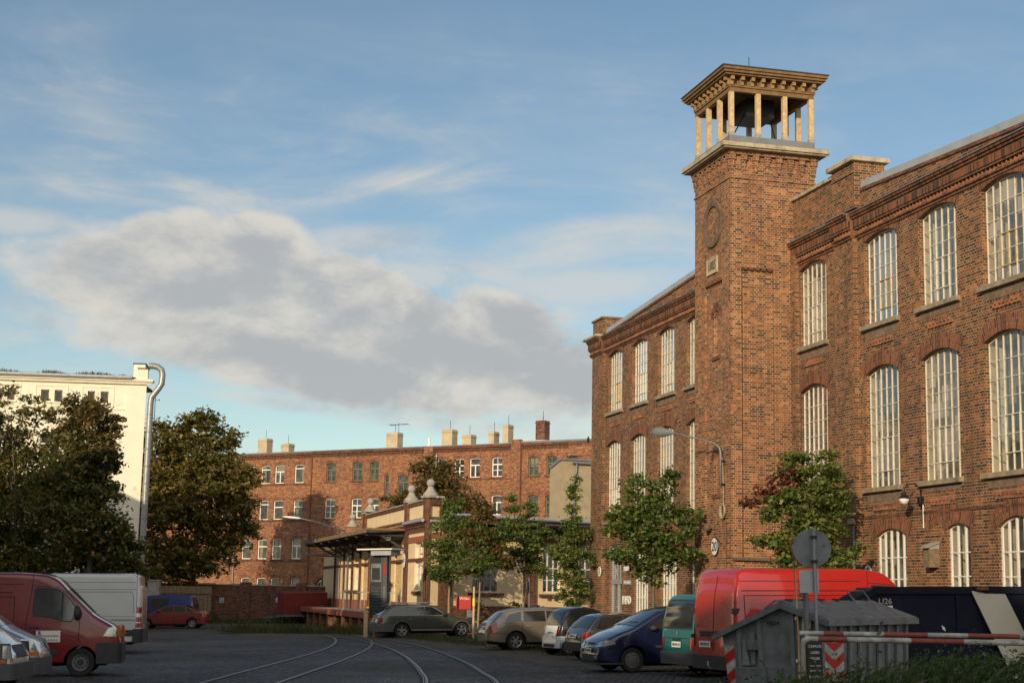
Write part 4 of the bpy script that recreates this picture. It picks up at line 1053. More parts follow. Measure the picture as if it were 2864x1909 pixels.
o = blades('roof_grass', 3800, rg, 'grass', wb, (.12, .30), .02, None, 4); o['kind'] = 'stuff'
# flue pipe
fl = empty('flue_pipe', MW @ Vector((0, 0, 0)), WR, 'tall shiny sheet metal flue pipe bent over at the top beside the white building', 'pipe')
m = MB(); pts = [(-.27, .2, -1.6), (-.27, .2, 11.5), (-.30, .2, 11.9), (-.62, .2, 12.35), (-.80, .2, 12.65), (-.82, .2, 13.15), (-.76, .2, 13.40), (-.55, .2, 13.56), (-.32, .2, 13.60), (-.08, .2, 13.60)]
m.tube(pts, .165, 18); m.build('pipe', 'steel_bright', fl, smooth=True, angle=35)
m = MB()
for i in range(14): z = -1 + i * .92; m.lathe([(.167, -.02), (.178, 0), (.167, .02)], 18, Matrix.Translation((-.27, .2, z)))
for z in (2.5, 6.5, 10.5): m.box(-.3, -.02, .02, .06, z, z + .06)
m.build('joint_bands', 'steel_galv', fl)
cr = empty('church_cross', (-29.1, 128, 13.9), 0, 'tiny ornate cross on a pole rising behind the trees', 'cross')
m = MB(); m.tube([(0, 0, -6), (0, 0, 3.55)], .03, 6); m.bar((-.33, 0, 3.1), (.33, 0, 3.1), .04)
for x, z in ((-.33, 3.1), (.33, 3.1), (0, 3.55)): m.lathe([(.001, -.07), (.07, 0), (.001, .07)], 8, Matrix.Translation((x, 0, z)))
m.build('shaft', 'black_metal', cr)

# ================================================================== YELLOW FREIGHT BUILDING
K = 82 / 76
def zk(z): return EYE + (z - EYE) * K
YLR = math.atan2(.96808813, -.25061001)
YC = Vector((-3.636 * K, 71.4 * K, 0))                     # front corner
yl = empty('yellow_freight_hall', YC, YLR, 'low yellow rendered freight hall with red brick trim, stone balls and a dark canopy', 'building')
def S(s): return (s + 4.75) * K                             # metres along the long side from the corner
# long side: local x away from the corner, outside +Y
def pbox(m, a, b, y0, y1, z0, z1): m.box(a, b, y0, y1, z0, z1)
OPS = [(S(-3.6), S(-1.9), zk(1.95), zk(4.13), 0)]
OPS += [(x, x + 1.7, zk(1.95), zk(3.9), 0) for x in (11.5, 14.2, 20.5, 23.5)] + [(x, x + 2.0, .9, zk(3.7), 0) for x in (6.6, 17.2)]
m = MB(); wall(m, 0, 36, -.8, zk(5.1), OPS, 0, .18); wall(m, 0, 18.8, zk(5.1), zk(5.95), [], 0, 0); m.build('wall', 'plaster_yellow', yl)
m = MB(); m.box(0, 36, .002, .05, zk(4.16), zk(4.42)); m.build('red_render_band', 'plaster_red', yl); m = MB(); m.box(0, 36, .002, .05, -.8, zk(1.4)); m.build('plinth', 'plaster_red', yl)
m = MB()
for a, b in ((-.02, .40), (S(-.35), S(.35) + .15), (9.6, 10.0), (13.4, 13.8), (16.2, 16.6), (19.6, 20.0), (22.6, 23.0), (26, 26.4), (30, 30.4)): m.box(a, b, .051, .09, -.8, zk(4.98))
m.box(0, 36, .003, .06, zk(3.28), zk(3.42))
for i, (z, o) in enumerate(((4.72, .10), (4.82, .16), (4.92, .22))): m.box(-.02, 18.8 if i < 3 else 36, .003, o, zk(z), zk(z + .099))
x = .7
while x < 5: m.box(x, x + .09, .003, .09, zk(4.60), zk(4.719)); x += .20
m.box(0, 18.8, .003, .08, zk(5.86), zk(5.99)); m.box(0, 18.8, .003, .07, zk(5.12), zk(5.24))
for a, b in ((-.02, .55), (S(-.35), S(.35)), (18.0, 18.9)): m.box(a, b, .004, .14, zk(5.0), zk(6.1))
for op in OPS: m.box(op[0] - .06, op[1] + .06, .052, .12, op[2] - .2, op[2] - .04) if op[2] > 1 else None
m.box(OPS[0][0], OPS[0][1], .052, .10, OPS[0][2] - .12, OPS[0][2] - .05)
m.build('brick_trim', 'brick_trim', yl)
m = MB()
for a, b, z in ((.55, S(-.35), 6.0), (S(.35), 18.0, 6.0)): m.box(a, b, -.3, .13, zk(z), zk(z + .07))
for a, b in ((-.08, .61), (S(-.35) - .06, S(.35) + .06), (17.94, 18.96)): m.box(a, b, -.5, .20, zk(6.1), zk(6.2))
m.build('coping', 'concrete', yl)
m = MB(); m.tube([(-.2, .30, zk(5.08)), (S(-.3), .30, zk(5.08))], .09, 10); m.build('gutter', 'zinc_flat', yl)
def ball(parent, x, y, z, s=1.0):
    q = MB(); q.lathe([(.001, 0), (.42 * s, 0), (.42 * s, .10 * s), (.36 * s, .16 * s), (.26 * s, .28 * s), (.18 * s, .42 * s), (.17 * s, .50 * s), (.001, .50 * s)], 20, Matrix.Translation((x, y, z)))
    q.lathe([(.001, .46 * s)] + [(.24 * s * math.sin(t), .70 * s - .24 * s * math.cos(t)) for t in [PI * i / 10 for i in range(1, 10)]] + [(.001, .94 * s)], 20, Matrix.Translation((x, y, z)))
    q.build('ball_finial', 'concrete', parent, smooth=True, angle=50)
for x in (.25, S(0) + .0, 17.9, 24.5): ball(yl, x, -.15, zk(6.2) if x < 20 else zk(5.6), .88)
for op in OPS:
    if op[2] > 1: sash_window(yl, op, 0, 'cross', mat='paint_white', sill=None, lintel=None, rev=.15, glass='glass_plain', back='curtain')
    else:
        q = MB(); q.box(op[0], op[1], -.16, -.10, op[2], op[3])
        for i in range(6): xx = op[0] + (op[1] - op[0]) * i / 5; q.box(xx - .02, xx + .02, -.10, -.08, op[2], op[3])
        q.build('loading_door', 'timber_new', yl)
m = MB(); m.box(0, 36, -9, -.3, zk(5.0), zk(5.05)); m.build('roof', 'roof_felt_and_shade', yl)
# front side of the hall: second frame, right-away direction
FRr = math.atan2(-.6059884, -.79547348)
yf = bpy.data.objects.new('front_wing', None); COL.objects.link(yf); yf.parent = yl
yf.matrix_parent_inverse = Matrix.Identity(4)
MF = (Matrix.Translation(YC) @ Matrix.Rotation(YLR, 4, 'Z')).inverted() @ (Matrix.Translation(YC) @ Matrix.Rotation(FRr, 4, 'Z'))
yf.matrix_local = MF
def t_(v): return -v * K
FO = [(t_(4.04), t_(2.56), zk(1.96), zk(4.3), 0), (t_(7.75), t_(6.69), zk(1.99), zk(4.23), 0), (t_(9.8), t_(8.6), zk(1.99), zk(4.23), 0)]
m = MB(); wall(m, t_(13), 0, -.8, zk(5.2), FO, 0, .18); wall(m, t_(.62), 0, zk(5.2), zk(5.95), [], 0, 0); m.build('wall', 'plaster_yellow', yf)
m = MB(); m.box(t_(13), 0, .002, .05, zk(4.30), zk(4.54)); m.build('red_render_band', 'plaster_red', yf); m = MB(); m.box(t_(13), 0, .002, .06, -.8, zk(1.30)); m.build('plinth', 'brick_trim', yf)
m = MB()
m.box(t_(.08), .02, .003, .10, zk(5.0), zk(6.1)); m.box(t_(.72), t_(.62), .003, .10, zk(5.0), zk(6.1)); m.box(t_(.6), t_(.1), .003, .12, zk(5.78), zk(6.05))
m.box(t_(.6), t_(.1), .003, .12, zk(5.0), zk(5.25))
for a, b in ((1.38, .64), (6.26, 5.6), (.09, -.02)): m.box(t_(a), t_(b), .004, .09, -.8, zk(4.3) if a > .2 else zk(5.0))
for z, o in ((4.78, .10), (4.94, .16), (5.08, .22)): m.box(t_(13), t_(.72), .003, o, zk(z), zk(z + .12))
x = .8
while x < 12.8:
    m.box(t_(x + .16), t_(x), .003, .13, zk(4.60), zk(4.78)); m.box(t_(x + .11), t_(x + .05), .003, .12, zk(4.48), zk(4.60)); x += .62
x = .8
while x < 12.8: m.box(t_(x + .07), t_(x), .17, .215, zk(4.94), zk(5.06)); x += .16
m.box(t_(4.3), t_(2.3), .003, .13, zk(1.76), zk(1.90))
for a in (8.0, 10.2): m.box(t_(a), t_(a - 1.5 if a > 9 else 6.45), .003, .13, zk(1.76), zk(1.90))
for a in (9.7, 9.3, 8.9, 7.5, 7.1): m.box(t_(a), t_(a - .12), .003, .10, zk(1.62), zk(1.76))
m.build('brick_trim', 'brick_trim', yf)
m = MB(); m.tube([(t_(13), .32, zk(5.38)), (t_(.75), .32, zk(5.38))], .10, 10); m.tube([(t_(.7), .25, zk(5.05)), (0, .25, zk(5.05))], .07, 8); m.build('gutter', 'zinc_flat', yf)
m = MB(); m.box(t_(13), t_(2.2), -3, .22, zk(5.25), zk(5.33)); m.box(t_(2.2), t_(.75), -.3, .22, zk(5.25), zk(5.33)); m.build('roof', 'zinc', yf)
m = MB(); m.box(t_(.75), .12, -.5, .22, zk(6.1), zk(6.2)); m.build('coping', 'concrete', yf)
for i, op in enumerate(FO):
    factory_window(yf, op, 0, 4 if i == 0 else 3, 4, mat='grey_box' if i == 0 else 'paint_white', bar=.045, thick_v=.07, arch=0, casement=False, sill=False, rev=.15, niche=.4, glass='glass_plain', reveal='room_dark')
# blue-white board and small fittings
bd = empty('notice_board', YC + Matrix.Rotation(FRr, 3, 'Z') @ Vector((t_(2.5), .30, .62)), FRr, 'pale blue and white board low on the yellow wall behind the olive estate car', 'sign')
m = MB(); m.box(-.45, .45, 0, .03, -.45, .45); m.build('board', 'grey_box', bd); m = MB(); m.box(-.45, .45, .031, .035, -.45, .10); m.build('blue_field', 'sign_blue', bd)
# canopy
cn = empty('canopy', YC, YLR, 'dark flat timber canopy over the loading ramp of the yellow hall', 'canopy')
x0, x1 = S(.10), 30.0
m = MB(); m.add([(x0, .15, 4.98), (x1, .15, 4.98), (x1, 2.15, 4.86), (x0, 2.15, 4.86), (x0, .15, 5.12), (x1, .15, 5.12), (x1, 2.15, 5.02), (x0, 2.15, 5.02)], [(0, 3, 2, 1), (4, 5, 6, 7), (0, 1, 5, 4), (1, 2, 6, 5), (2, 3, 7, 6), (3, 0, 4, 7)])
m.build('deck', 'roof_felt_and_shade', cn)
m = MB(); m.box(x0 - .05, x0 - .002, .15, 2.2, 5.0, 5.11); m.build('end_board', 'timber', cn)
m = MB(); m.box(x0, x1, 2.152, 2.20, 4.85, 5.06); m.build('edge_board', 'timber_old', cn)
for i in range(8): x = x0 + .4 + i * 3.4; m = MB(); m.box(x, x + .12, .15, 2.1, 4.72, 4.86); m.bar((x + .06, .1, 4.1), (x + .06, 1.3, 4.75), .08, .10); m.build('bracket', 'roof_felt_and_shade', cn)  # brackets take a near-black colour in place of shade under the canopy
for i, x in enumerate((x0 + .5, x0 + 9)):
    fl_ = empty('floodlight', YC + Matrix.Rotation(YLR, 3, 'Z') @ Vector((x, .9, 4.62)), YLR, ['grey floodlight under the canopy, nearest its front edge', 'grey floodlight deeper under the canopy'][i], 'lamp')
    m = MB(); m.box(-.25, .25, -.12, .12, -.10, .06); m.build('housing', 'grey_plastic', fl_, bevel=.02); m = MB(); m.box(-.2, .2, -.09, .09, -.12, -.101); m.build('lens', 'light_glass', fl_)
pp = empty('canopy_drain', YC + Matrix.Rotation(YLR, 3, 'Z') @ Vector((28.0, 2.2, 4.8)), YLR, 'grey bent drain pipe hanging from the far tip of the canopy', 'pipe')
m = MB(); m.tube([(1.5, -.1, .1), (1.5, 0, -.35), (1.2, -.05, -.62), (.2, -1.5, -.70), (-.5, -2.3, -.72)], .05, 8); m.build('pipe', 'zinc', pp)
# loading ramp with railing
rp = empty('loading_ramp', YC, YLR, 'raised concrete loading ramp on brick piers with a thin steel railing', 'ramp')
rx0, rx1 = S(.45), 33
m = MB(); m.box(rx0, rx1, .06, 2.1, .58, .80); m.build('deck', 'concrete', rp)
m = MB(); m.box(rx0 - .03, rx0 - .001, .06, 2.13, .50, .82); m.box(rx0, rx1, 2.101, 2.14, .50, .82); m.build('edge_beam', 'plaster_red', rp)
for y in (.25, .85, 1.5): m = MB(); m.box(rx0 + .12, rx0 + .6, y, y + .40, -1, .58); m.build('brick_pier', 'brick_back', rp)
for i in range(8): m = MB(); m.box(rx0 + 1.4 + i * 3, rx0 + 2.2 + i * 3, 1.6, 2.0, -1, .58); m.build('brick_pier', 'brick_back', rp)
m = MB(); m.box(rx0 + 3.9, rx0 + 4.2, .06, 1.59, -1, .58); m.build('cross_wall', 'brick_yard', rp)
m = MB(); zt_ = 1.82
m.bar((rx0 + .05, .4, zt_), (rx0 + .05, 2.06, zt_), .045); m.bar((rx0 + .05, 2.06, zt_), (rx0 + 9, 2.06, zt_), .045)
for y in (.4, .7, 1.0, 1.3, 1.6, 2.06): m.bar((rx0 + .05, y, .8), (rx0 + .05, y, zt_), .04)
for i in range(1, 8): m.bar((rx0 + .05 + i * 1.2, 2.06, .8), (rx0 + .05 + i * 1.2, 2.06, zt_), .035)
m.build('railing', 'concrete', rp)
# lamp standing behind the canopy
hl = empty('street_lamp', (-12.6, 95.5, 0), 0, 'slim street lamp with a long bright head reaching out over the canopy', 'lamp')
m = MB(); m.tube([(2.7, 3.0, -.4), (2.7, 3.0, 5.2), (2.45, 2.7, 5.55), (.9, .6, 5.98), (.1, 0, 6.12)], [.07, .06, .05, .035, .03], 8); m.build('pole', 'zinc', hl, smooth=True)
m = MB(); m.lathe([(.02, 0), (.10, .2), (.14, .6), (.12, 1.0), (.02, 1.15)], 14, Matrix.Translation((-1.05, -.1, 6.22)) @ Matrix.Rotation(PI / 2 + .08, 4, 'Y') @ Matrix.Diagonal((.6, 1.2, 1, 1))); m.build('lamp_head', 'light_glass', hl, smooth=True)

# ================================================================== GREY RENDERED HOUSE between hall and factory
GR = math.atan2(-.34202, -.93969)
gh = empty('rendered_house', (2.74, 97, 0), GR, 'plain beige rendered house block with a gutter, between the yellow hall and the factory', 'building')
m = MB(); m.add([(.26, 0, -1), (-.25, 0, -1), (-6, 0, -1), (-6, 0, 10.0), (-1.25, 0, 10.0), (-1.2, 0, 10.10), (-.34, 0, 10.08), (.26, 0, 9.55)], [(0, 7, 6, 5, 4, 3, 2, 1)])
m.quad((-2.7, -7.45, -1), (.26, 0, -1), (.26, 0, 9.55), (-2.7, -7.45, 9.55)); m.build('wall', 'plaster_grey', gh)
m = MB()
for p, q in (((.32, 9.58), (-.34, 10.13)), ((-.34, 10.13), (-1.2, 10.17)), ((-1.2, 10.17), (-6, 10.1))): m.bar((p[0], -.02, p[1]), (q[0], -.02, q[1]), .28, .08)
m.add([(.3, -.1, 9.6), (-.34, -.1, 10.15), (-6, -.1, 10.1), (-8, -7.4, 10.1), (-3.2, -7.4, 10.15), (-2.7, -7.4, 9.6)], [(0, 1, 4, 5), (1, 2, 3, 4)]); m.build('roof', 'zinc', gh)
m = MB(); m.tube([(-1.2, .14, 9.98), (-6, .14, 9.94)], .10, 8); m.tube([(-1.45, .14, 9.95), (-1.45, .12, 9.4), (-1.35, .08, 9.1), (-1.35, .08, -1)], .06, 8); m.build('gutter', 'zinc', gh)

# ================================================================== HOUSE ROW on the left of the street (its shadow lies over the yard)
def rowhouse(poly, h, lab, wall_m='plaster_cream'):
    a, b = Vector(poly[0]), Vector(poly[1]); d = (b - a); L = d.length; rz = math.atan2(d.y, d.x)
    e = empty('street_house', (a.x, a.y, 0), rz, lab, 'building', None)
    nf = max(2, int(h // 3.1)); nb = max(2, int(L // 2.6)); ops = []
    for f in range(nf):
        for i in range(nb):
            x = L * (i + .5) / nb - .5; ops.append((x, x + 1.0, 1.2 + f * 3.0, 2.75 + f * 3.0, 0))
    ops = [o for o in ops if o[3] < h - .3]
    m = MB(); mm_ = MB(); wall(mm_, 0, L, -3, h, [(L - o[1], L - o[0], o[2], o[3], 0) for o in ops], 0, .15)
    m.add([(L - v[0], -v[1], v[2]) for v in mm_.v], mm_.f)      # outside is -Y (towards the street)
    D = 10
    m.quad((0, 0, -3), (0, D, -3), (0, D, h), (0, 0, h)); m.quad((L, D, -3), (L, 0, -3), (L, 0, h), (L, D, h)); m.quad((0, D, -3), (L, D, -3), (L, D, h), (0, D, h))
    m.build('wall', wall_m, e)
    m = MB(); m.add([(-.2, -.35, h), (L + .2, -.35, h), (L + .2, D, h), (-.2, D, h), (-.2, -.35, h + .12), (L + .2, -.35, h + .12), (L + .2, D, h + .3), (-.2, D, h + .3)], [(0, 3, 2, 1), (4, 5, 6, 7), (0, 1, 5, 4), (1, 2, 6, 5), (2, 3, 7, 6), (3, 0, 4, 7)]); m.build('roof', 'zinc', e)
    m = MB()
    for o in ops: m.quad((o[0], .14, o[2]), (o[1], .14, o[2]), (o[1], .14, o[3]), (o[0], .14, o[3]))
    m.build('window_panes', 'glass_car', e)
    return e
rowhouse([(-7.2, -30), (-7.3, -9.6)], 15.4, 'tall cream rendered house behind the camera on the left of the street')
rowhouse([(-7.3, -9.5), (-7.4, -4.4)], 13.3, 'narrow cream rendered house beside the camera on the left of the street')
rowhouse([(-7.4, -4.3), (-12.6, 26)], 10.6, 'cream rendered house further along the left of the street')
rowhouse([(-14.5, 26.2), (-22.5, 48)], 12.2, 'cream rendered house opposite the factory, left of the vans', 'plaster_white')
rowhouse([(-25.5, 58), (-28.5, 69)], 12.2, 'cream rendered house next to the big white building', 'plaster_white')
# ================================================================== VEHICLES
def interp(pts, x):
    if x <= pts[0][0]: return pts[0][1]
    for (a, za), (b, zb) in zip(pts, pts[1:]):
        if x <= b: return za + (zb - za) * (x - a) / (b - a)
    return pts[-1][1]
class Car:
    """Body described by its side profile; local +X is forward, +Z up, origin on the ground mid-length."""
    def __init__(s, L, W, top, zb=.22, belt=.95, tumble=.22, rr=.09, crown=.04, plan=(.10, .7, .06, .5), bulge=.03, cr=.12):
        s.cr = cr
        s.L, s.W, s.top, s.zb, s.belt, s.tumble, s.rr0, s.crown, s.plan, s.bulge = L, W, top, zb, belt, tumble, rr, crown, plan, bulge
        s.H = max(z for _, z in top)
    def zt(s, x):
        f = s.L / 2 - x; d = min(.10, max(0.0, min(f, s.L - f)))
        return sum(interp(s.top, min(max(f + k * d * .5, 0), s.L)) for k in (-2, -1, 0, 1, 2)) / 5
    def zbot(s, x):
        f = s.L / 2 - x; e = min(f, s.L - f)
        return s.zb + .07 * max(0, 1 - e / .5)
    def p(s, x):
        f = s.L / 2 - x; a, c, b, d = s.plan; v = 1.0
        if f < c: v -= a * ((c - f) / c) ** 2.4
        r = s.L - f
        if r < d: v -= b * ((d - r) / d) ** 2.4
        e = min(f, r); cr = s.cr
        if e < cr: t = 1 - max(0, e) / cr; v -= (cr / (s.W / 2)) * (1 - math.sqrt(max(0, 1 - t * t)))
        return v
    def Wd(s, x, z):
        hw = s.W / 2 * s.p(x)
        if z < s.belt: return hw * (1 - s.bulge * ((z - .62 * s.belt) / (.5 * s.belt)) ** 2)
        w0 = hw * (1 - s.bulge * (.38 / .5) ** 2)
        return w0 - (z - s.belt) * s.tumble - .10 * max(0, z - s.belt) ** 2 * (s.tumble > .1)
    def rr(s, x):
        return min(s.rr0, (s.zt(x) - s.zbot(x)) * .25)
    def edge(s, x):
        z = s.zt(x); r = s.rr(x); ze = z - s.crown - r
        return ze, s.Wd(x, ze), r
    def tz(s, x, y):
        ze, w, r = s.edge(x); y = abs(y); yi = w - r
        if y <= yi: return s.zt(x) - s.crown * (y / yi) ** 2
        t = min(1, (y - yi) / r)
        return s.zt(x) - s.crown - r * (1 - math.sqrt(max(0, 1 - t * t)))
    def xend(s, y, z, sg):
        """x of the front (sg=1) or rear (sg=-1) surface at (y, z)"""
        def inside(x): return z <= s.tz(x, y) and abs(y) <= s.Wd(x, z)
        x = sg * s.L / 2
        if inside(x): return x
        st = .01; k = 0
        while not inside(x - sg * st) and k < 260: x -= sg * st; k += 1
        a, b = x, x - sg * st
        for _ in range(8):
            m_ = (a + b) / 2
            if inside(m_): b = m_
            else: a = m_
        return b
    def body(s, parent, mat, wheels, name='body'):
        xs = set()
        for f, _ in s.top: xs.add(round(s.L / 2 - f, 3))
        n = int(s.L / .13)
        for i in range(n + 1): xs.add(round(s.L / 2 - s.L * i / n, 3))
        for e in (.012, .03, .06, .10, .16, .24): xs.add(round(s.L / 2 - e, 3)); xs.add(round(-s.L / 2 + e, 3))
        xs = sorted(xs); o = [xs[0]]
        for x in xs[1:]:
            if x - o[-1] > .009: o.append(x)
        xs = o; vs = []; N = None
        for x in xs:
            ze, w, r = s.edge(x); zb = s.zbot(x); zm = min(s.belt, zb + .72 * (ze - zb))
            sec = [(0.0, zb), (s.Wd(x, zb) * .9, zb)]
            for k in range(6): z = zb + .05 + (zm - zb - .05) * k / 5; sec.append((s.Wd(x, z), z))
            for k in range(1, 5): z = zm + (ze - zm) * k / 4; sec.append((s.Wd(x, z), z))
            for k in range(1, 5): t = PI / 2 * k / 4; sec.append((w - r + r * math.cos(t), ze + r * math.sin(t)))
            for k in (.66, .33): y = (w - r) * k; sec.append((y, s.zt(x) - s.crown * k * k))
            sec.append((0.0, s.zt(x)))
            ring = [(x, y, z) for y, z in sec] + [(x, -y, z) for y, z in sec[-2:0:-1]]
            N = len(ring); vs += ring
        fs = []
        for i in range(len(xs) - 1):
            for k in range(N): k2 = (k + 1) % N; fs.append((i * N + k, i * N + k2, (i + 1) * N + k2, (i + 1) * N + k))
        fs.append(tuple(range(N))[::-1]); fs.append(tuple((len(xs) - 1) * N + k for k in range(N)))
        me = bpy.data.meshes.new('tmp'); me.from_pydata(vs, [], fs); me.update()
        bmm = bmesh.new(); bmm.from_mesh(me); bmesh.ops.recalc_face_normals(bmm, faces=bmm.faces); bmm.to_mesh(me); bmm.free()
        o = bpy.data.objects.new('tmp', me); COL.objects.link(o)
        c = MB()
        for xf, r in wheels:
            c.lathe([(.001, -s.W), (r * 1.17, -s.W), (r * 1.17, s.W), (.001, s.W)], 32, Matrix.Translation((s.L / 2 - xf, 0, r * 1.02)) @ Matrix.Rotation(PI / 2, 4, 'X'))
        co = bpy.data.meshes.new('cut'); co.from_pydata(c.v, [], c.f); co.update()
        bmm = bmesh.new(); bmm.from_mesh(co); bmesh.ops.remove_doubles(bmm, verts=bmm.verts, dist=.003); bmesh.ops.recalc_face_normals(bmm, faces=bmm.faces); bmm.to_mesh(co); bmm.free()
        cut = bpy.data.objects.new('cut', co); COL.objects.link(cut)
        md = o.modifiers.new('b', 'BOOLEAN'); md.operation = 'DIFFERENCE'; md.object = cut; md.solver = 'EXACT'
        dg = bpy.context.evaluated_depsgraph_get(); nm = bpy.data.meshes.new_from_object(o.evaluated_get(dg))
        bpy.data.objects.remove(o); bpy.data.objects.remove(cut)
        nm.materials.clear(); nm.materials.append(MATS[mat])
        for p in nm.polygons: p.use_smooth = True; p.material_index = 0
        nm.set_sharp_from_angle(angle=R_(32))
        b = bpy.data.objects.new(name, nm); COL.objects.link(b); b.parent = parent
        nm.name = name; s.b = b; s.parent = parent
        # dark wheel housings
        for xf, r in wheels:
            h = MB(); R2 = r * 1.15
            h.lathe([(R2, -s.W / 2 + .05), (R2, s.W / 2 - .05)], 28, Matrix.Translation((s.L / 2 - xf, 0, r * 1.02)) @ Matrix.Rotation(PI / 2, 4, 'X'))
            h.f = [f for f in h.f if max(h.v[i][2] for i in f) > s.zb + .02]
            h.box(s.L / 2 - xf - R2 * .98, s.L / 2 - xf + R2 * .98, -s.W / 2 + .30, s.W / 2 - .30, s.zb - .02, r * 1.02 + R2 * .5)
            h.build('wheel_housing', 'hollow', b)
        u = MB(); u.box(-s.L / 2 + .35, s.L / 2 - .35, -s.W / 2 + .25, s.W / 2 - .25, s.zb - .05, s.zb + .04); u.build('underbody', 'hollow', b)
        return b
    def _cut(s, poly, step, fn):
        bm = bmesh.new(); vs = [bm.verts.new((a, b, 0)) for a, b in poly]; bm.faces.new(vs)
        for ax in (0, 1):
            lo = min(p[ax] for p in poly); hi = max(p[ax] for p in poly); n = int((hi - lo) / step)
            for i in range(1, n + 1):
                c = lo + (hi - lo) * i / (n + 1); co = [0, 0, 0]; no = [0, 0, 0]; co[ax] = c; no[ax] = 1
                bmesh.ops.bisect_plane(bm, geom=bm.verts[:] + bm.edges[:] + bm.faces[:], plane_co=co, plane_no=no)
        for v in bm.verts: v.co = fn(v.co.x, v.co.y)
        return bm
    def _obj(s, bm, name, mat, parent, thick=None):
        bm.normal_update(); me = bpy.data.meshes.new(name); bm.to_mesh(me); bm.free()
        me.materials.append(MATS[mat]); o = bpy.data.objects.new(name, me); COL.objects.link(o); o.parent = parent
        for p in me.polygons: p.use_smooth = True
        return o
    def side(s, poly, name, mat, sg=1, off=.006, parent=None, step=.14):
        """poly in (distance from the front, z); sg=+1 left flank, -1 right flank"""
        P = [(s.L / 2 - f, z) for f, z in poly]
        fn = lambda x, z: (x, sg * (s.Wd(x, z) + off), z)
        return s._obj(s._cut(P, step, fn), name, mat, parent or s.parent)
    def sides(s, poly, name, mat, off=.006, parent=None, step=.14):
        for sg in (1, -1): s.side(poly, name, mat, sg, off, parent, step)
    def end(s, poly, name, mat, sg, off=.008, parent=None, step=.10):
        """poly in (y, z) on the front (+1) or rear (-1) surface"""
        fn = lambda y, z: (s.xend(y, z, sg) + sg * off, y, z)
        return s._obj(s._cut(poly, step, fn), name, mat, parent or s.parent)
    def topp(s, poly, name, mat, off=.006, parent=None, step=.10):
        P = [(s.L / 2 - f, y) for f, y in poly]
        fn = lambda x, y: (x, y, s.tz(x, y) + off)
        return s._obj(s._cut(P, step, fn), name, mat, parent or s.parent)
    def screen(s, f0, f1, name='windscreen', m=.05, mat='glass_car', off=.010):
        def hw(f): x = s.L / 2 - f; ze, w, r = s.edge(x); return w - r * .8 - m
        a, b = hw(f0), hw(f1)
        return s.topp([(f0, -a), (f0, a), (f1, b), (f1, -b)], name, mat, off)
    def band(s, sg, z0, z1, reach, name, mat, off=.02, parent=None, nz=3):
        """strip wrapped round one end, running back along both flanks by reach"""
        rows = []
        for k in range(nz + 1):
            z = z0 + (z1 - z0) * k / nz; row = []; xe = s.L / 2
            xn = abs(s.xend(0, z, sg))
            for i in range(7):
                x = sg * (xe - reach + (reach - s.cr - (xe - xn)) * i / 6); row.append((x, s.Wd(x, z) + off, z))
            for t in (15, 30, 45, 60, 75, 90):
                x = sg * (xn - s.cr + s.cr * math.sin(R_(t))); row.append((x + sg * off * math.sin(R_(t)), s.Wd(sg * (xe - s.cr + s.cr * math.sin(R_(t))), z) + off * math.cos(R_(t)), z))
            yl = row[-1][1]
            for i in range(1, 12):
                y = yl * (1 - 2 * i / 12); row.append((s.xend(y, z, sg) + sg * off, y, z))
            row += [(x, -y, zz) for x, y, zz in row[12::-1]]
            rows.append(row)
        m = MB(); n = len(rows[0]); m.add([p for r in rows for p in r], [(k * n + i, k * n + i + 1, (k + 1) * n + i + 1, (k + 1) * n + i) for k in range(nz) for i in range(n - 1)])
        # close the top with a small ledge
        m.add([p for p in rows[-1]] + [(p[0] - sg * off * .8 if abs(p[1]) < s.W * .4 else p[0], p[1] * .975, p[2] + .012) for p in rows[-1]], [(i, i + 1, n + i + 1, n + i) for i in range(n - 1)])
        return m.build(name, mat, parent or s.parent, smooth=True, angle=50)
    def line(s, pts, w=.012, name='door_seam', mat='hollow', sgs=(1, -1), off=.004):
        """thin dark joint along a polyline on the flanks"""
        for sg in sgs:
            m = MB()
            for (f0, z0), (f1, z1) in zip(pts, pts[1:]):
                n = max(1, int(math.hypot(f1 - f0, z1 - z0) / .15)); dx, dz = f1 - f0, z1 - z0; l = math.hypot(dx, dz) or 1; nx, nz = -dz / l * w / 2, dx / l * w / 2
                for i in range(n):
                    q = []
                    for t, k in ((i / n, -1), (i / n, 1), ((i + 1) / n, 1), ((i + 1) / n, -1)):
                        f = f0 + dx * t + nx * k; z = z0 + dz * t + nz * k; x = s.L / 2 - f; q.append((x, sg * (s.Wd(x, z) + off), z))
                    m.quad(*q)
            m.build(name, mat, s.parent)
    def handle(s, f, z, mat='black_plastic', w=.16, sgs=(1, -1)):
        for sg in sgs:
            x = s.L / 2 - f; y = sg * (s.Wd(x, z) + .012); m = MB(); m.box(x - w / 2, x + w / 2, y - .014, y + .014, z - .018, z + .018); m.build('door_handle', mat, s.parent, bevel=.006)
    def mirror(s, f, z, mat, w=.17, h=.14, out=.10):
        for sg in (1, -1):
            x = s.L / 2 - f; y = sg * (s.Wd(x, z) + out); m = MB()
            m.lathe([(.001, -.09)] + [(w / 2 * math.sin(t), -.09 * math.cos(t)) for t in (.5, 1.0, 1.5)] + [(w / 2, .04), (w / 2 * .9, .06), (.001, .06)], 14,
                    Matrix.Translation((x, y, z)) @ Matrix.Rotation(-PI / 2, 4, 'Y') @ Matrix.Diagonal((h / w, 1, 1, 1)))
            m.bar((x, sg * s.Wd(x, z), z - h * .3), (x, y, z - h * .2), .04, .05); m.build('wing_mirror', mat, s.parent, smooth=True, angle=50)
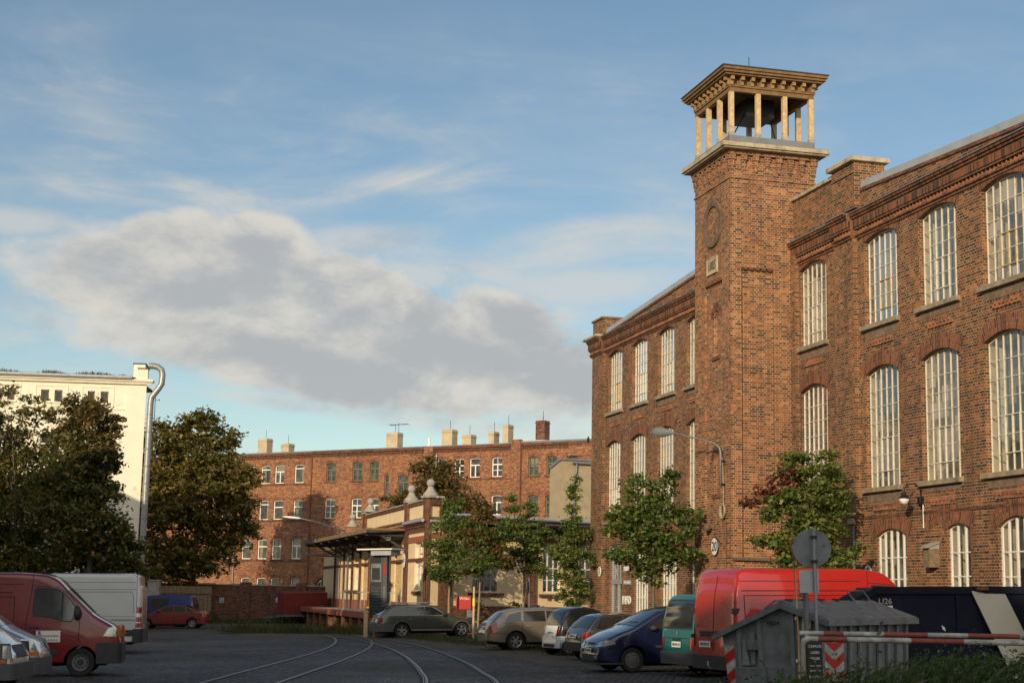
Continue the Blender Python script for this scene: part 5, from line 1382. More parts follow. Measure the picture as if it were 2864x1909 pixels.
    def plate(s, sg, z, y=0, w=.50, h=.11, mat='sign_white'):
        p = s.end([(y - w / 2, z - h / 2), (y + w / 2, z - h / 2), (y + w / 2, z + h / 2), (y - w / 2, z + h / 2)], 'number_plate', mat, sg, off=.030)
        m = MB(); rr_ = random.Random(int(s.L * 100)); xs = [-.17, -.11, -.04, .01, .07, .12, .17]
        x0 = s.xend(y, z, sg) + sg * .033
        for k in xs: m.box(x0 - .001, x0 + .001, y + k - .016, y + k + .016, z - .032, z + .032)
        m.build('plate_marks', 'sign_black', p)
    def wheels(s, wl, style, tread=None, w=.2, seed=0):
        for xf, r in wl:
            for sg in (1, -1):
                y = sg * ((s.W / 2) - w / 2 - .03) if tread is None else sg * tread
                M = Matrix.Translation((s.L / 2 - xf, y, r)) @ Matrix.Rotation(-sg * PI / 2, 4, 'X')
                make_wheel(s.parent, M, r, w, style, seed)
def make_wheel(parent, M, r, w, style, seed=0):
    """local z of M points outward; parts: tyre > rim"""
    ri = r * (.64 if style != 'steel' else .60); h = w / 2
    m = MB(); m.lathe([(ri, -h * .9), (r * .93, -h), (r * .985, -h * .7), (r, -h * .3), (r, h * .3), (r * .985, h * .7), (r * .93, h), (r * .80, h * 1.02), (ri, h * .88)], 32, M)
    ty = m.build('wheel', 'rubber', parent, smooth=True, angle=45)
    m = MB(); d = h * .84
    if style in ('five', 'six', 'seven'):
        n = {'five': 5, 'six': 6, 'seven': 7}[style]
        m.lathe([(ri, d * .6), (ri * .99, d), (ri * .90, d * .95), (ri * .87, d * .5)], 32, M)
        m.lathe([(ri * .24, d * .2), (ri * .24, d * .85), (ri * .16, d * .95), (.001, d * .95)], 18, M)
        for k in range(n):
            a = 2 * PI * k / n + seed; c, s_ = math.cos(a), math.sin(a); wi, wo = ri * .15, ri * .23
            def pt(rad, tn, z): return M @ Vector((rad * c - tn * s_, rad * s_ + tn * c, z))
            m.add([pt(ri * .15, -wi, d * .88), pt(ri * .15, wi, d * .88), pt(ri * .93, wo, d * .90), pt(ri * .93, -wo, d * .90), pt(ri * .15, -wi, d * .45), pt(ri * .15, wi, d * .45), pt(ri * .93, wo, d * .5), pt(ri * .93, -wo, d * .5)],
                  [(0, 1, 2, 3), (0, 4, 5, 1), (1, 5, 6, 2), (3, 2, 6, 7), (0, 3, 7, 4)])
        m.build('rim', 'alloy', ty)
        b = MB(); b.lathe([(.001, d * .1), (ri * .92, d * .1)], 24, M); b.build('brake_disc', 'hollow', ty)
    elif style == 'steel':
        m.lathe([(ri, d * .7), (ri * .97, d), (ri * .86, d * .9), (ri * .80, d * .2), (ri * .62, d * .35), (ri * .55, d * .75), (ri * .42, d * .8), (ri * .40, d * .3), (.001, d * .3)], 32, M); m.build('rim', 'steel_galv', ty, smooth=True, angle=40)
        b = MB()
        for k in range(10): a = 2 * PI * k / 10; b.lathe([(.001, 0), (ri * .075, 0)], 10, M @ Matrix.Translation((math.cos(a) * ri * .71, math.sin(a) * ri * .71, d * .34)))
        b.lathe([(.001, d * .84), (ri * .36, d * .84), (ri * .38, d * .5)], 18, M); b.build('hub_cap', 'black_plastic', ty)
    else:   # plastic trim
        m.lathe([(ri, d * .7), (ri * .98, d), (ri * .86, d * 1.02), (ri * .5, d * .92), (ri * .2, d * 1.05), (.001, d * 1.05)], 32, M); m.build('rim', 'alloy', ty, smooth=True, angle=50)
        b = MB()
        for k in range(8):
            a = 2 * PI * k / 8 + .2; b.lathe([(.001, 0), (ri * .10, 0)], 10, M @ Matrix.Translation((math.cos(a) * ri * .74, math.sin(a) * ri * .74, d * 1.0)) @ Matrix.Diagonal((1, 1, 1, 1)))
        b.build('trim_holes', 'hollow', ty)

def park(name, x, y, heading_deg, L, label, cat='car', group=None, anchor='rear'):
    """heading measured clockwise from straight ahead; (x, y) is the middle of the rear or front end"""
    a = R_(heading_deg); d = Vector((math.sin(a), math.cos(a), 0)); c = Vector((x, y, 0)) + d * (L / 2 if anchor == 'rear' else -L / 2)
    return stand(name, c.x, c.y, math.atan2(d.y, d.x), label, cat, group)

# ---- high roof panel vans
VAN_TOP = [(0, .62), (.02, 1.0), (.12, 1.16), (.30, 1.27), (.50, 1.38), (.66, 1.47), (1.27, 2.06), (1.50, 2.31), (1.75, 2.43), (2.4, 2.48), (5.05, 2.47), (5.22, 2.42), (5.30, 2.30), (5.34, 2.05), (5.39, 1.2)]
def Z_(zx, zy): return ((1660 - zx) / 534, (1455 - zy) / 534)
def panel_van(name, x, y, hd, label, body, anchor, group):
    c = Car(5.39, 1.99, VAN_TOP, zb=.30, belt=1.30, tumble=.095, rr=.13, crown=.03, plan=(.13, .9, .03, .35), bulge=.02)
    e = park(name, x, y, hd, 5.39, label, 'van', group, anchor); wl = [(.92, .335), (4.40, .335)]
    c.body(e, body, wl); c.wheels(wl, 'steel', w=.21)
    dw = [Z_(*p) for p in ((560, 640), (570, 695), (700, 700), (800, 712), (905, 748), (905, 390), (850, 358), (700, 346), (600, 345), (575, 380))]
    c.sides(dw, 'door_window', 'glass_car')
    c.sides([Z_(*p) for p in ((925, 750), (1030, 758), (1060, 700), (1070, 575), (1000, 480), (930, 408))], 'quarter_window', 'glass_car')
    c.sides([Z_(*p) for p in ((548, 632), (555, 700), (700, 712), (800, 725), (908, 762), (1036, 772), (1070, 705), (1082, 570), (1005, 465), (930, 395), (855, 345), (700, 333), (590, 333), (560, 372))], 'window_frame', 'black_plastic', off=.002)
    c.screen(.70, 1.27)
    c.line([Z_(535, 310), Z_(860, 330), Z_(1000, 420), Z_(1110, 560), Z_(1140, 760), Z_(1135, 1010)])
    c.line([Z_(545, 175), Z_(530, 400), Z_(478, 800), Z_(480, 1270), Z_(890, 1320)])
    c.line([(0.0 + 2.30, 2.18), (5.25, 2.18)]); c.line([(2.55, 1.98), (5.20, 1.98)], w=.02)
    c.line([(2.50, 1.88), (2.50, 1.15), (3.6, 1.15), (3.6, 1.88), (2.50, 1.88)], w=.016); c.line([(3.75, 1.88), (3.75, 1.15), (5.15, 1.15), (5.15, 1.88), (3.75, 1.88)], w=.016)
    c.line([(3.66, 2.2), (3.66, .42)])
    c.sides([(1.45, .52), (4.0, .52), (4.0, .66), (1.45, .66)], 'side_moulding', 'black_plastic', off=.018)
    c.band(1, .30, .78, .56, 'front_bumper', 'black_plastic', off=.028)
    c.band(-1, .34, .62, .50, 'rear_bumper', 'black_plastic', off=.04)
    for sg in (1, -1):
        c.end([(sg * .55, .93), (sg * .84, .93), (sg * .86, 1.17), (sg * .70, 1.17)], 'headlight', 'lamp_clear', 1, off=.02)
        c.side([(.10, .93), (.42, .95), (.30, 1.14), (.14, 1.18)], 'headlight_side', 'lamp_clear', sg, off=.012)
        c.side([(.0, .93), (.08, .93), (.12, 1.2), (.03, 1.15)], 'indicator', 'lamp_orange', sg, off=.014)
        c.end([(sg * .84, .80), (sg * .93, .80), (sg * .93, 1.25), (sg * .84, 1.25)], 'tail_light', 'lamp_red', -1, off=.012)
        c.side([(5.20, .95), (5.34, .95), (5.34, 1.2), (5.20, 1.2)], 'marker_lamp', 'lamp_red' if False else body, sg, off=.01)
    for sg in (1, -1):
        xx = c.L / 2 - 5.33; m = MB(); yy_ = sg * (c.Wd(xx, 1.55)); m.box(xx - .10, xx + .10, yy_ - .02, yy_ + .04, 1.50, 1.62); m.box(xx - .10, xx + .10, yy_ - .02, yy_ + .03, .98, 1.06); m.build('door_hinge', 'black_plastic', e, bevel=.01)
    c.end([(-.50, .96), (-.02, .96), (-.02, 1.06), (-.50, 1.06)] if False else [(.02, 1.02), (.60, 1.02), (.60, 1.13), (.02, 1.13)], 'rear_handle_recess', 'black_plastic', -1, off=.012)
    c.end([(-.02, .70), (0.0, .70), (0.0, 2.30), (-.02, 2.30)], 'rear_door_joint', 'hollow', -1, off=.005)
    c.end([(-.22, 1.0), (-.10, 1.0), (-.10, 1.15), (-.22, 1.15)], 'latch', 'black_plastic', -1, off=.02)
    c.plate(-1, .86, .34, .52, .13)
    m = MB(); xx = -c.L / 2; m.tube([(xx + .1, -.0, .36), (xx - .10, 0, .36), (xx - .14, 0, .42), (xx - .14, 0, .47)], .02, 8); m.lathe([(.001, -.03), (.03, 0), (.001, .03)], 10, Matrix.Translation((xx - .14, 0, .49))); m.build('tow_bar', 'steel_bright', e, smooth=True)
    c.mirror(1.02, 1.50, 'black_plastic', .22, .34, .14)
    c.handle(2.02, 1.16, w=.24); c.handle(2.45, 1.16, w=.26)
    # bonnet joint, grille
    c.end([(-.45, .90), (.45, .90), (.50, 1.06), (-.50, 1.06)], 'grille', 'black_plastic', 1, off=.015)
    return c, e
c, e = panel_van('panel_van', -9.40, 39.4, 80, 'dark red high roof panel van with a white door sign, nose to the right', 'paint_darkred', 'front', None)
# door sign on the right flank
def flank(c, f, z, sg, off=.012):
    x = c.L / 2 - f; y = sg * (c.Wd(x, z) + off)
    return (face_ny if sg < 0 else face_py)(x, y, z)
cx_, cz_ = (1660 - 760) / 534, (1455 - 948) / 534
sgn = c.side([(cx_ - .28, cz_ - .135), (cx_ + .28, cz_ - .135), (cx_ + .28, cz_ + .135), (cx_ - .28, cz_ + .135)], 'door_sign', 'sign_white', -1, off=.010)
text(e, 'R', .12, flank(c, cx_ + .20, cz_ + .075, -1, .016), 'sign_blue', bold=.004); text(e, 'ELEKTROANLAGENBAU', .048, flank(c, cx_, cz_ + .012, -1, .016), 'red_reflect'); text(e, 'Tel.: 0341 8 70 93 41', .055, flank(c, cx_, cz_ - .09, -1, .016), 'sign_blue')
c, e = panel_van('panel_van', 4.42, 34.0, 69, 'bright red high roof panel van seen from behind, taller than everything parked', 'paint_red', 'rear', None)
st = c.end([(-.66, .86), (-.48, .86), (-.48, 1.20), (-.66, 1.20)], 'sticker', 'sign_white', -1, off=.014)
c.end([(-.63, .95), (-.60, .92), (-.52, .90), (-.52, .95), (-.50, 1.02), (-.50, 1.10), (-.54, 1.16), (-.60, 1.16), (-.63, 1.10)], 'blue_emblem', 'sign_blue', -1, off=.017, parent=st)
# ---- white van behind the dark red one
SV = [(0, .6), (.05, 1.1), (.9, 1.42), (1.1, 1.5), (1.9, 2.3), (2.3, 2.58), (3.0, 2.66), (5.6, 2.64), (5.84, 2.56), (5.90, 2.35), (5.92, 1.0)]
c = Car(5.92, 1.99, SV, zb=.34, belt=1.2, tumble=.075, rr=.12, crown=.03, plan=(.12, .9, .03, .3), bulge=.015)
e = park('panel_van', -12.2, 54.0, 263, 5.92, 'white long panel van standing behind the dark red van, rear to the right', 'van'); wl = [(1.0, .34), (4.66, .34)]
c.body(e, 'paint_car_white', wl); c.wheels(wl, 'steel', w=.2)
for z, w_ in ((2.34, .012), (2.10, .012), (1.10, .05), (1.22, .02)): c.line([(2.2, z), (5.70, z)], w=w_, name='panel_crease', mat='paint_silver' if w_ > .015 else 'grey_plastic')
c.line([(3.4, 2.02), (5.55, 2.02), (5.62, 1.9), (5.66, 1.3)], w=.012, mat='grey_plastic'); c.line([(5.72, 2.6), (5.74, 1.5), (5.72, .7)], w=.014)
c.sides([(1.6, .58), (5.75, .58), (5.75, .78), (1.6, .78)], 'side_moulding', 'black_plastic', off=.02); c.band(-1, .36, .80, .28, 'rear_bumper', 'black_plastic', off=.045)
for sg in (1, -1):
    c.side([(5.72, .86), (5.90, .86), (5.90, 1.52), (5.74, 1.52)], 'tail_light', 'lamp_red', sg, off=.014)
    c.side([(5.73, 1.20), (5.90, 1.20), (5.90, 1.32), (5.73, 1.32)], 'reversing_lamp', 'light_glass', sg, off=.018); c.side([(5.73, 1.00), (5.90, 1.00), (5.90, 1.04), (5.73, 1.04)], 'lamp_bar', 'light_glass', sg, off=.018)
    c.end([(sg * .82, .86), (sg * .96, .86), (sg * .95, 1.52), (sg * .84, 1.52)], 'tail_light', 'lamp_red', -1, off=.012)
c.screen(1.15, 1.9); c.sides([(1.35, 1.5), (2.3, 1.5), (2.3, 2.05), (1.75, 2.05)], 'door_window', 'glass_car'); c.mirror(1.4, 1.55, 'black_plastic', .22, .34, .14)
c.sides([(5.35, .66), (5.45, .66), (5.45, .70), (5.35, .70)], 'side_reflector', 'lamp_orange', off=.03)
# ---- teal and blue delivery vans
T4 = [(0, .62), (.04, .92), (.25, 1.02), (.75, 1.15), (.98, 1.22), (1.60, 1.80), (1.95, 1.91), (2.6, 1.94), (4.50, 1.92), (4.62, 1.86), (4.70, 1.70), (4.77, 1.10), (4.79, .7)]
def t4(x, y, hd, label, paint_, windows, anchor='rear'):
    c = Car(4.79, 1.84, T4, zb=.28, belt=1.08, tumble=.13, rr=.11, crown=.03, plan=(.10, .7, .05, .4), bulge=.03)
    e = park('delivery_van', x, y, hd, 4.79, label, 'van', None, anchor); wl = [(.85, .31), (3.78, .31)]
    c.body(e, paint_, wl); c.wheels(wl, 'trim', w=.195); c.screen(1.02, 1.62)
    c.sides([(1.30, 1.12), (2.05, 1.10), (2.05, 1.68), (1.72, 1.68)], 'door_window', 'glass_car')
    if windows: c.sides([(2.2, 1.12), (3.2, 1.12), (3.2, 1.70), (2.2, 1.70)], 'side_window', 'glass_car')
    c.end([(-.70, 1.14), (.70, 1.14), (.64, 1.70), (.58, 1.75), (-.58, 1.75), (-.64, 1.70)], 'rear_window', 'glass_car', -1, off=.014)
    c.end([(-.74, 1.10), (.74, 1.10), (.67, 1.73), (.60, 1.79), (-.60, 1.79), (-.67, 1.73)], 'window_seal', 'black_plastic', -1, off=.008)
    c.band(-1, .28, .56, .5, 'rear_bumper', 'grey_plastic', off=.05); c.band(1, .28, .55, .6, 'front_bumper', 'grey_plastic', off=.05)
    for sg in (1, -1):
        c.end([(sg * .66, .64), (sg * .86, .64), (sg * .86, .90), (sg * .66, .90)], 'tail_light', 'lamp_red', -1, off=.012); c.side([(4.64, .64), (4.75, .64), (4.75, .90), (4.64, .90)], 'tail_light_side', 'lamp_red', sg, off=.010)
        c.end([(sg * .50, .68), (sg * .82, .68), (sg * .82, .88), (sg * .50, .88)], 'headlight', 'lamp_clear', 1, off=.014)
    c.line([(2.12, 1.8), (2.12, .45), (3.2, .45), (3.2, 1.8)]); c.line([(2.2, 1.0), (4.6, 1.0)], w=.016)
    c.end([(-.62, .885), (.62, .885), (.62, .895), (-.62, .895)], 'tailgate_joint', 'hollow', -1, off=.006)
    c.plate(-1, .74, .0, .46, .13); c.end([(-.20, .84), (.20, .84), (.20, .88), (-.20, .88)], 'plate_lamp', 'black_plastic', -1, off=.03)
    c.end([(-.06, 1.00), (.0, .94), (.06, 1.0), (0, 1.06)], 'badge', 'steel_bright', -1, off=.016)
    return c, e
c, e = t4(4.06, 37.9, 69, 'teal delivery van with a big rear window between the navy car and the red van', 'paint_teal', False)
c, e = t4(-18.9, 97.5, 270, 'blue window van half hidden behind the red hatchback', 'paint_blue', True)

# ---- passenger cars
def seams(c, fs, z0, z1):
    for f in fs: c.line([(f, z1), (f + .02, z0)])
G_ = 'cars parked in a row along the rails'
# olive estate
c = Car(4.81, 1.85, [(0, .50), (.04, .68), (.35, .82), (.9, .93), (1.30, 1.0), (2.05, 1.42), (2.35, 1.50), (2.9, 1.53), (3.85, 1.50), (4.15, 1.44), (4.58, 1.08), (4.70, 1.0), (4.78, .92), (4.81, .6)], zb=.26, belt=.98, tumble=.42, rr=.08, plan=(.20, .9, .12, .6), bulge=.035)
e = park('estate_car', -6.0, 72.0, 73, 4.81, 'olive grey estate car with roof rails parked furthest along the row', 'car', G_); wl = [(.92, .335), (3.68, .335)]
c.body(e, 'paint_olive', wl); c.wheels(wl, 'five', w=.22, seed=.3); c.screen(1.36, 2.08); c.screen(4.18, 4.56, 'rear_window')
c.sides([(1.72, 1.02), (2.60, 1.01), (2.60, 1.38), (2.28, 1.36)], 'front_window', 'glass_car'); c.sides([(2.66, 1.01), (3.42, 1.01), (3.42, 1.37), (2.66, 1.38)], 'rear_door_window', 'glass_car'); c.sides([(3.50, 1.01), (4.22, 1.02), (3.98, 1.34), (3.50, 1.37)], 'quarter_window', 'glass_car')
c.line([(1.62, 1.0), (4.32, 1.0)], w=.02, name='chrome_strip', mat='steel_bright'); c.line([(4.30, 1.0), (4.02, 1.375), (3.4, 1.41), (2.25, 1.39), (1.66, 1.01)], w=.016, name='chrome_strip', mat='steel_bright')
seams(c, (1.60, 2.63, 3.48), .36, .98); c.handle(2.42, .84, 'steel_galv'); c.handle(3.30, .84, 'steel_galv'); c.mirror(1.75, 1.03, 'black_plastic')
c.sides([(1.30, .33), (3.30, .33), (3.30, .385), (1.30, .385)], 'sill_strip', 'steel_bright', off=.03)
c.band(-1, .28, .62, .75, 'rear_bumper', 'grey_plastic', off=.02); c.band(1, .26, .58, .6, 'front_bumper', 'grey_plastic', off=.02)
for f, r in wl:
    for sg in (1, -1):
        m = MB(); x = c.L / 2 - f; pts = [(x + (r * 1.20) * math.cos(t), sg * (c.Wd(x, .55) + .004), r * 1.02 + r * 1.20 * math.sin(t)) for t in [PI * i / 14 for i in range(15)]]; m.tube(pts, .035, 6); m.build('arch_trim', 'grey_plastic', e, smooth=True)
for sg in (1, -1):
    c.side([(4.48, .70), (4.76, .70), (4.76, .90), (4.54, .92)], 'tail_light', 'lamp_red', sg, off=.008); c.end([(sg * .60, .70), (sg * .84, .70), (sg * .84, .90), (sg * .60, .90)], 'tail_light', 'lamp_red', -1, off=.010)
    c.side([(.12, .62), (.42, .66), (.38, .76), (.16, .74)], 'headlight', 'lamp_clear', sg, off=.008)
    m = MB(); m.tube([(c.L / 2 - 2.2, sg * .60, 1.50), (c.L / 2 - 2.3, sg * .60, 1.56), (c.L / 2 - 3.9, sg * .60, 1.54), (c.L / 2 - 4.05, sg * .60, 1.46)], .016, 6); m.build('roof_rail', 'steel_bright', e)
c.plate(-1, .80, 0); m = MB(); m.tube([(c.L / 2 - 3.85, .2, 1.48), (c.L / 2 - 4.15, .2, 1.75)], .008, 5); m.build('aerial', 'black_metal', e)
# champagne estate
c = Car(4.68, 1.76, [(0, .45), (.04, .66), (.4, .80), (.95, .93), (1.12, .98), (1.95, 1.38), (2.3, 1.46), (2.8, 1.48), (3.6, 1.45), (4.05, 1.36), (4.42, 1.04), (4.55, .95), (4.64, .86), (4.68, .5)], zb=.24, belt=.97, tumble=.42, rr=.09, plan=(.22, .9, .14, .7), bulge=.04)
e = park('estate_car', -.86, 56.0, 76, 4.68, 'beige estate car with big red tail lights beside the tree with a yellow band', 'car', G_); wl = [(.95, .315), (3.65, .315)]
c.body(e, 'paint_champagne', wl); c.wheels(wl, 'six', w=.2); c.screen(1.16, 1.98); c.screen(4.08, 4.42, 'rear_window', m=.09)
c.sides([(1.65, 1.0), (2.52, .99), (2.52, 1.35), (2.20, 1.33)], 'front_window', 'glass_car'); c.sides([(2.58, .99), (3.38, .99), (3.34, 1.34), (2.58, 1.35)], 'rear_door_window', 'glass_car'); c.sides([(3.46, .99), (4.02, 1.01), (3.88, 1.22), (3.44, 1.33)], 'quarter_window', 'glass_car')
seams(c, (1.55, 2.55, 3.42), .34, .97); c.handle(2.36, .84, 'paint_champagne'); c.handle(3.22, .84, 'steel_bright'); c.mirror(1.7, 1.0, 'paint_champagne')
for sg in (1, -1):
    c.side([(4.30, .62), (4.60, .60), (4.56, .88), (4.40, 1.0), (4.34, .98)], 'tail_light', 'lamp_red', sg, off=.010); c.end([(sg * .62, .62), (sg * .80, .62), (sg * .76, .92), (sg * .68, .92)], 'tail_light', 'lamp_red', -1, off=.012)
    c.side([(.10, .56), (.50, .60), (.45, .74), (.15, .68)], 'headlight', 'lamp_clear', sg, off=.008)
c.line([(3.95, .56), (4.30, .60), (4.66, .60)], w=.012); c.end([(-.8, .56), (.8, .56), (.8, .575), (-.8, .575)], 'bumper_joint', 'hollow', -1, off=.006); c.plate(-1, .76, 0)
m = MB(); m.bar((-c.L / 2 + .55, -.3, 1.13), (-c.L / 2 + .36, -.05, .99), .02); m.build('rear_wiper', 'black_plastic', e)
# tiny two-seater
c = Car(2.50, 1.51, [(0, .45), (.03, .70), (.30, .92), (.46, 1.02), (1.0, 1.44), (1.25, 1.52), (1.6, 1.55), (2.05, 1.50), (2.20, 1.42), (2.36, 1.05), (2.44, .80), (2.50, .5)], zb=.20, belt=.90, tumble=.24, rr=.10, plan=(.16, .6, .16, .6), bulge=.04)
e = park('microcar', 1.40, 51.0, 67, 2.5, 'tiny black and white two-seater car squeezed into the row', 'car', G_); wl = [(.38, .28), (2.14, .28)]
c.body(e, 'paint_black', wl); c.wheels(wl, 'six', w=.17); c.screen(.50, 1.02); 
c.end([(-.52, .98), (.52, .98), (.46, 1.38), (-.46, 1.38)], 'rear_window', 'glass_car', -1, off=.012)
c.sides([(.95, .98), (1.68, .96), (1.62, 1.36), (1.15, 1.34)], 'door_window', 'glass_car'); c.sides([(1.76, .98), (2.16, 1.0), (2.05, 1.34), (1.72, 1.36)], 'quarter_window', 'glass_car')
c.band(-1, .24, .60, .62, 'rear_bumper', 'paint_car_white', off=.03); c.end([(-.46, .60), (.46, .60), (.44, .93), (-.44, .93)], 'tailgate', 'paint_car_white', -1, off=.03); c.band(1, .24, .62, .6, 'front_bumper', 'paint_car_white', off=.03)
c.end([(-.40, .26), (.40, .26), (.40, .36), (-.40, .36)], 'diffuser', 'black_plastic', -1, off=.045)
for sg in (1, -1):
    for z in (.66, .76, .86): c.end([(sg * (.56 + .045 * math.cos(t)), z + .045 * math.sin(t)) for t in [PI * k / 4 * sg for k in range(8)]], 'tail_light', 'lamp_red', -1, off=.020)
c.plate(-1, .70, 0, .40, .11); c.mirror(.9, .98, 'black_plastic')
# graphite hatchback
c = Car(3.68, 1.59, [(0, .45), (.03, .66), (.80, .86), (.98, .92), (1.58, 1.28), (1.9, 1.36), (2.3, 1.38), (2.95, 1.36), (3.15, 1.30), (3.52, .94), (3.60, .86), (3.66, .78), (3.68, .45)], zb=.22, belt=.90, tumble=.36, rr=.07, plan=(.18, .8, .12, .5), bulge=.035)
e = park('hatchback', 1.97, 47.0, 69, 3.68, 'dark grey three-door hatchback with a black bumper next to the two-seater', 'car', G_); wl = [(.70, .28), (3.08, .28)]
c.body(e, 'paint_graphite', wl); c.wheels(wl, 'trim', w=.165); c.screen(1.0, 1.6); c.screen(3.16, 3.50, 'rear_window', m=.06)
c.sides([(1.35, .94), (2.32, .92), (2.32, 1.28), (1.78, 1.25)], 'door_window', 'glass_car'); c.sides([(2.40, .92), (3.26, .93), (3.05, 1.24), (2.40, 1.28)], 'quarter_window', 'glass_car')
seams(c, (1.25, 2.36), .32, .90); c.handle(2.2, .78); c.mirror(1.45, .94, 'black_plastic'); c.band(-1, .28, .52, .55, 'rear_bumper', 'black_plastic', off=.03); c.line([(1.3, .55), (3.1, .57)], w=.05, name='rubbing_strip', mat='black_plastic')
for sg in (1, -1): c.end([(sg * .50, .62), (sg * .75, .62), (sg * .74, .82), (sg * .52, .82)], 'tail_light', 'lamp_red', -1, off=.012); c.side([(3.46, .62), (3.64, .62), (3.62, .80), (3.50, .82)], 'tail_light_side', 'lamp_red', sg, off=.008)
c.plate(-1, .70, .0, .46, .11); m = MB(); m.bar((-c.L / 2 + .34, .05, 1.12), (-c.L / 2 + .16, .3, .94), .02); m.build('rear_wiper', 'black_plastic', e)
# white hatchback, nose towards the rails
c = Car(3.75, 1.60, [(0, .45), (.03, .64), (.70, .86), (.92, .95), (1.62, 1.34), (1.95, 1.42), (2.4, 1.44), (3.1, 1.40), (3.3, 1.32), (3.65, .94), (3.75, .5)], zb=.22, belt=.92, tumble=.36, rr=.07, plan=(.18, .8, .12, .5), bulge=.035)
e = park('hatchback', 2.72, 44.2, 249, 3.75, 'white hatchback mostly hidden behind the navy car, only windscreen and bonnet showing', 'car', G_, 'front'); wl = [(.72, .28), (3.12, .28)]
c.body(e, 'paint_car_white', wl); c.wheels(wl, 'trim', w=.165); c.screen(.96, 1.64); c.screen(3.32, 3.6, 'rear_window', m=.06)
c.sides([(1.40, .96), (2.40, .94), (2.40, 1.32), (1.85, 1.30)], 'door_window', 'glass_car'); c.sides([(2.48, .94), (3.32, .95), (3.1, 1.28), (2.48, 1.32)], 'quarter_window', 'glass_car'); c.mirror(1.5, .97, 'black_plastic')
m = MB(); m.bar((c.L / 2 - .90, -.45, .965), (c.L / 2 - 1.05, .15, 1.05), .02); m.build('wiper', 'black_plastic', e)
for sg in (1, -1): c.end([(sg * .42, .56), (sg * .72, .56), (sg * .70, .70), (sg * .45, .68)], 'headlight', 'lamp_clear', 1, off=.012)
c.band(1, .24, .48, .55, 'front_bumper', 'grey_plastic', off=.02)
# navy people carrier
c = Car(4.17, 1.72, [(0, .45), (.02, .66), (.12, .80), (.5, .99), (.92, 1.13), (1.70, 1.54), (2.0, 1.61), (2.5, 1.63), (3.5, 1.60), (3.75, 1.50), (4.0, 1.10), (4.13, .9), (4.17, .5)], zb=.20, belt=1.02, tumble=.30, rr=.10, plan=(.20, .85, .10, .5), bulge=.04)
e = park('people_carrier', 2.08, 40.2, 252, 4.17, 'navy blue people carrier facing the rails with its clear headlight showing', 'car', G_, 'front'); wl = [(.85, .305), (3.43, .305)]
c.body(e, 'paint_navy', wl); c.wheels(wl, 'trim', w=.195); c.screen(.96, 1.72)
c.sides([(1.42, 1.07), (2.28, 1.05), (2.28, 1.46), (1.82, 1.44)], 'front_window', 'glass_car'); c.sides([(2.36, 1.05), (3.12, 1.05), (3.12, 1.46), (2.36, 1.47)], 'rear_door_window', 'glass_car'); c.sides([(3.20, 1.05), (3.75, 1.07), (3.62, 1.40), (3.20, 1.46)], 'quarter_window', 'glass_car')
seams(c, (1.18, 2.32, 3.16), .32, 1.02); c.line([(1.18, 1.02), (1.34, 1.12), (1.80, 1.49)], w=.012); c.handle(2.1, .92); c.mirror(1.38, 1.08, 'black_plastic', .17, .14, .10)
c.sides([(1.45, .60), (2.25, .60), (2.25, .66), (1.45, .66)], 'rubbing_strip', 'black_plastic', off=.02)
for sg in (1, -1):
    c.end([(sg * .40, .62), (sg * .72, .63), (sg * .74, .78), (sg * .50, .75)], 'headlight', 'lamp_clear', 1, off=.014); c.side([(.06, .63), (.40, .70), (.36, .80), (.12, .78)], 'headlight_side', 'lamp_clear', sg, off=.010)
    c.end([(sg * .42, .34), (sg * .60, .34), (sg * .60, .42), (sg * .42, .42)], 'fog_lamp', 'lamp_clear', 1, off=.014)
    m = MB(); m.bar((c.L / 2 - .98, sg * .15 - .3, 1.16), (c.L / 2 - 1.12, sg * .15 + .35, 1.24), .018); m.build('wiper', 'black_plastic', e)
c.end([(-.55, .32), (.55, .32), (.50, .44), (-.50, .44)], 'lower_grille', 'black_plastic', 1, off=.010); c.end([(-.24, .68), (.24, .68), (.22, .73), (-.22, .73)], 'upper_grille', 'black_plastic', 1, off=.010)
c.plate(1, .53, 0, .46, .11); c.band(1, .20, .235, .6, 'chin_spoiler', 'black_plastic', off=.02); c.line([(.02, .585), (.62, .60)], w=.012)
# faded red hatchback at the back of the yard
c = Car(4.23, 1.66, [(0, .50), (.03, .66), (.9, .86), (1.10, .93), (1.72, 1.27), (2.0, 1.34), (2.4, 1.36), (2.95, 1.35), (3.3, 1.24), (3.72, 1.08), (3.98, 1.05), (4.12, 1.07), (4.16, 1.02), (4.20, .8), (4.23, .5)], zb=.22, belt=.92, tumble=.38, rr=.05, plan=(.14, .8, .08, .4), bulge=.03)
e = park('hatchback', -17.35, 93, 270, 4.23, 'faded red angular hatchback standing alone at the back of the yard', 'car'); wl = [(.80, .30), (3.46, .30)]
c.body(e, 'paint_fadedred', wl); c.wheels(wl, 'six', w=.18); c.screen(1.14, 1.74); c.screen(3.05, 3.70, 'rear_window', m=.10)
c.sides([(1.48, .96), (2.35, .95), (2.35, 1.28), (1.92, 1.24)], 'front_window', 'glass_car'); c.sides([(2.42, .95), (3.05, .95), (3.02, 1.27), (2.42, 1.28)], 'rear_door_window', 'glass_car'); c.sides([(3.12, .96), (3.50, .97), (3.22, 1.20), (3.10, 1.24)], 'quarter_window', 'glass_car')
seams(c, (1.38, 2.38, 3.08), .32, .92); c.mirror(1.5, .98, 'black_plastic', .15, .12); c.band(-1, .28, .50, .5, 'rear_bumper', 'paint_fadedred', off=.03)
for sg in (1, -1): c.end([(sg * .50, .62), (sg * .78, .62), (sg * .78, .78), (sg * .50, .78)], 'tail_light', 'lamp_red', -1, off=.01); c.side([(.04, .56), (.22, .56), (.22, .68), (.06, .68)], 'headlight', 'lamp_clear', sg, off=.008)
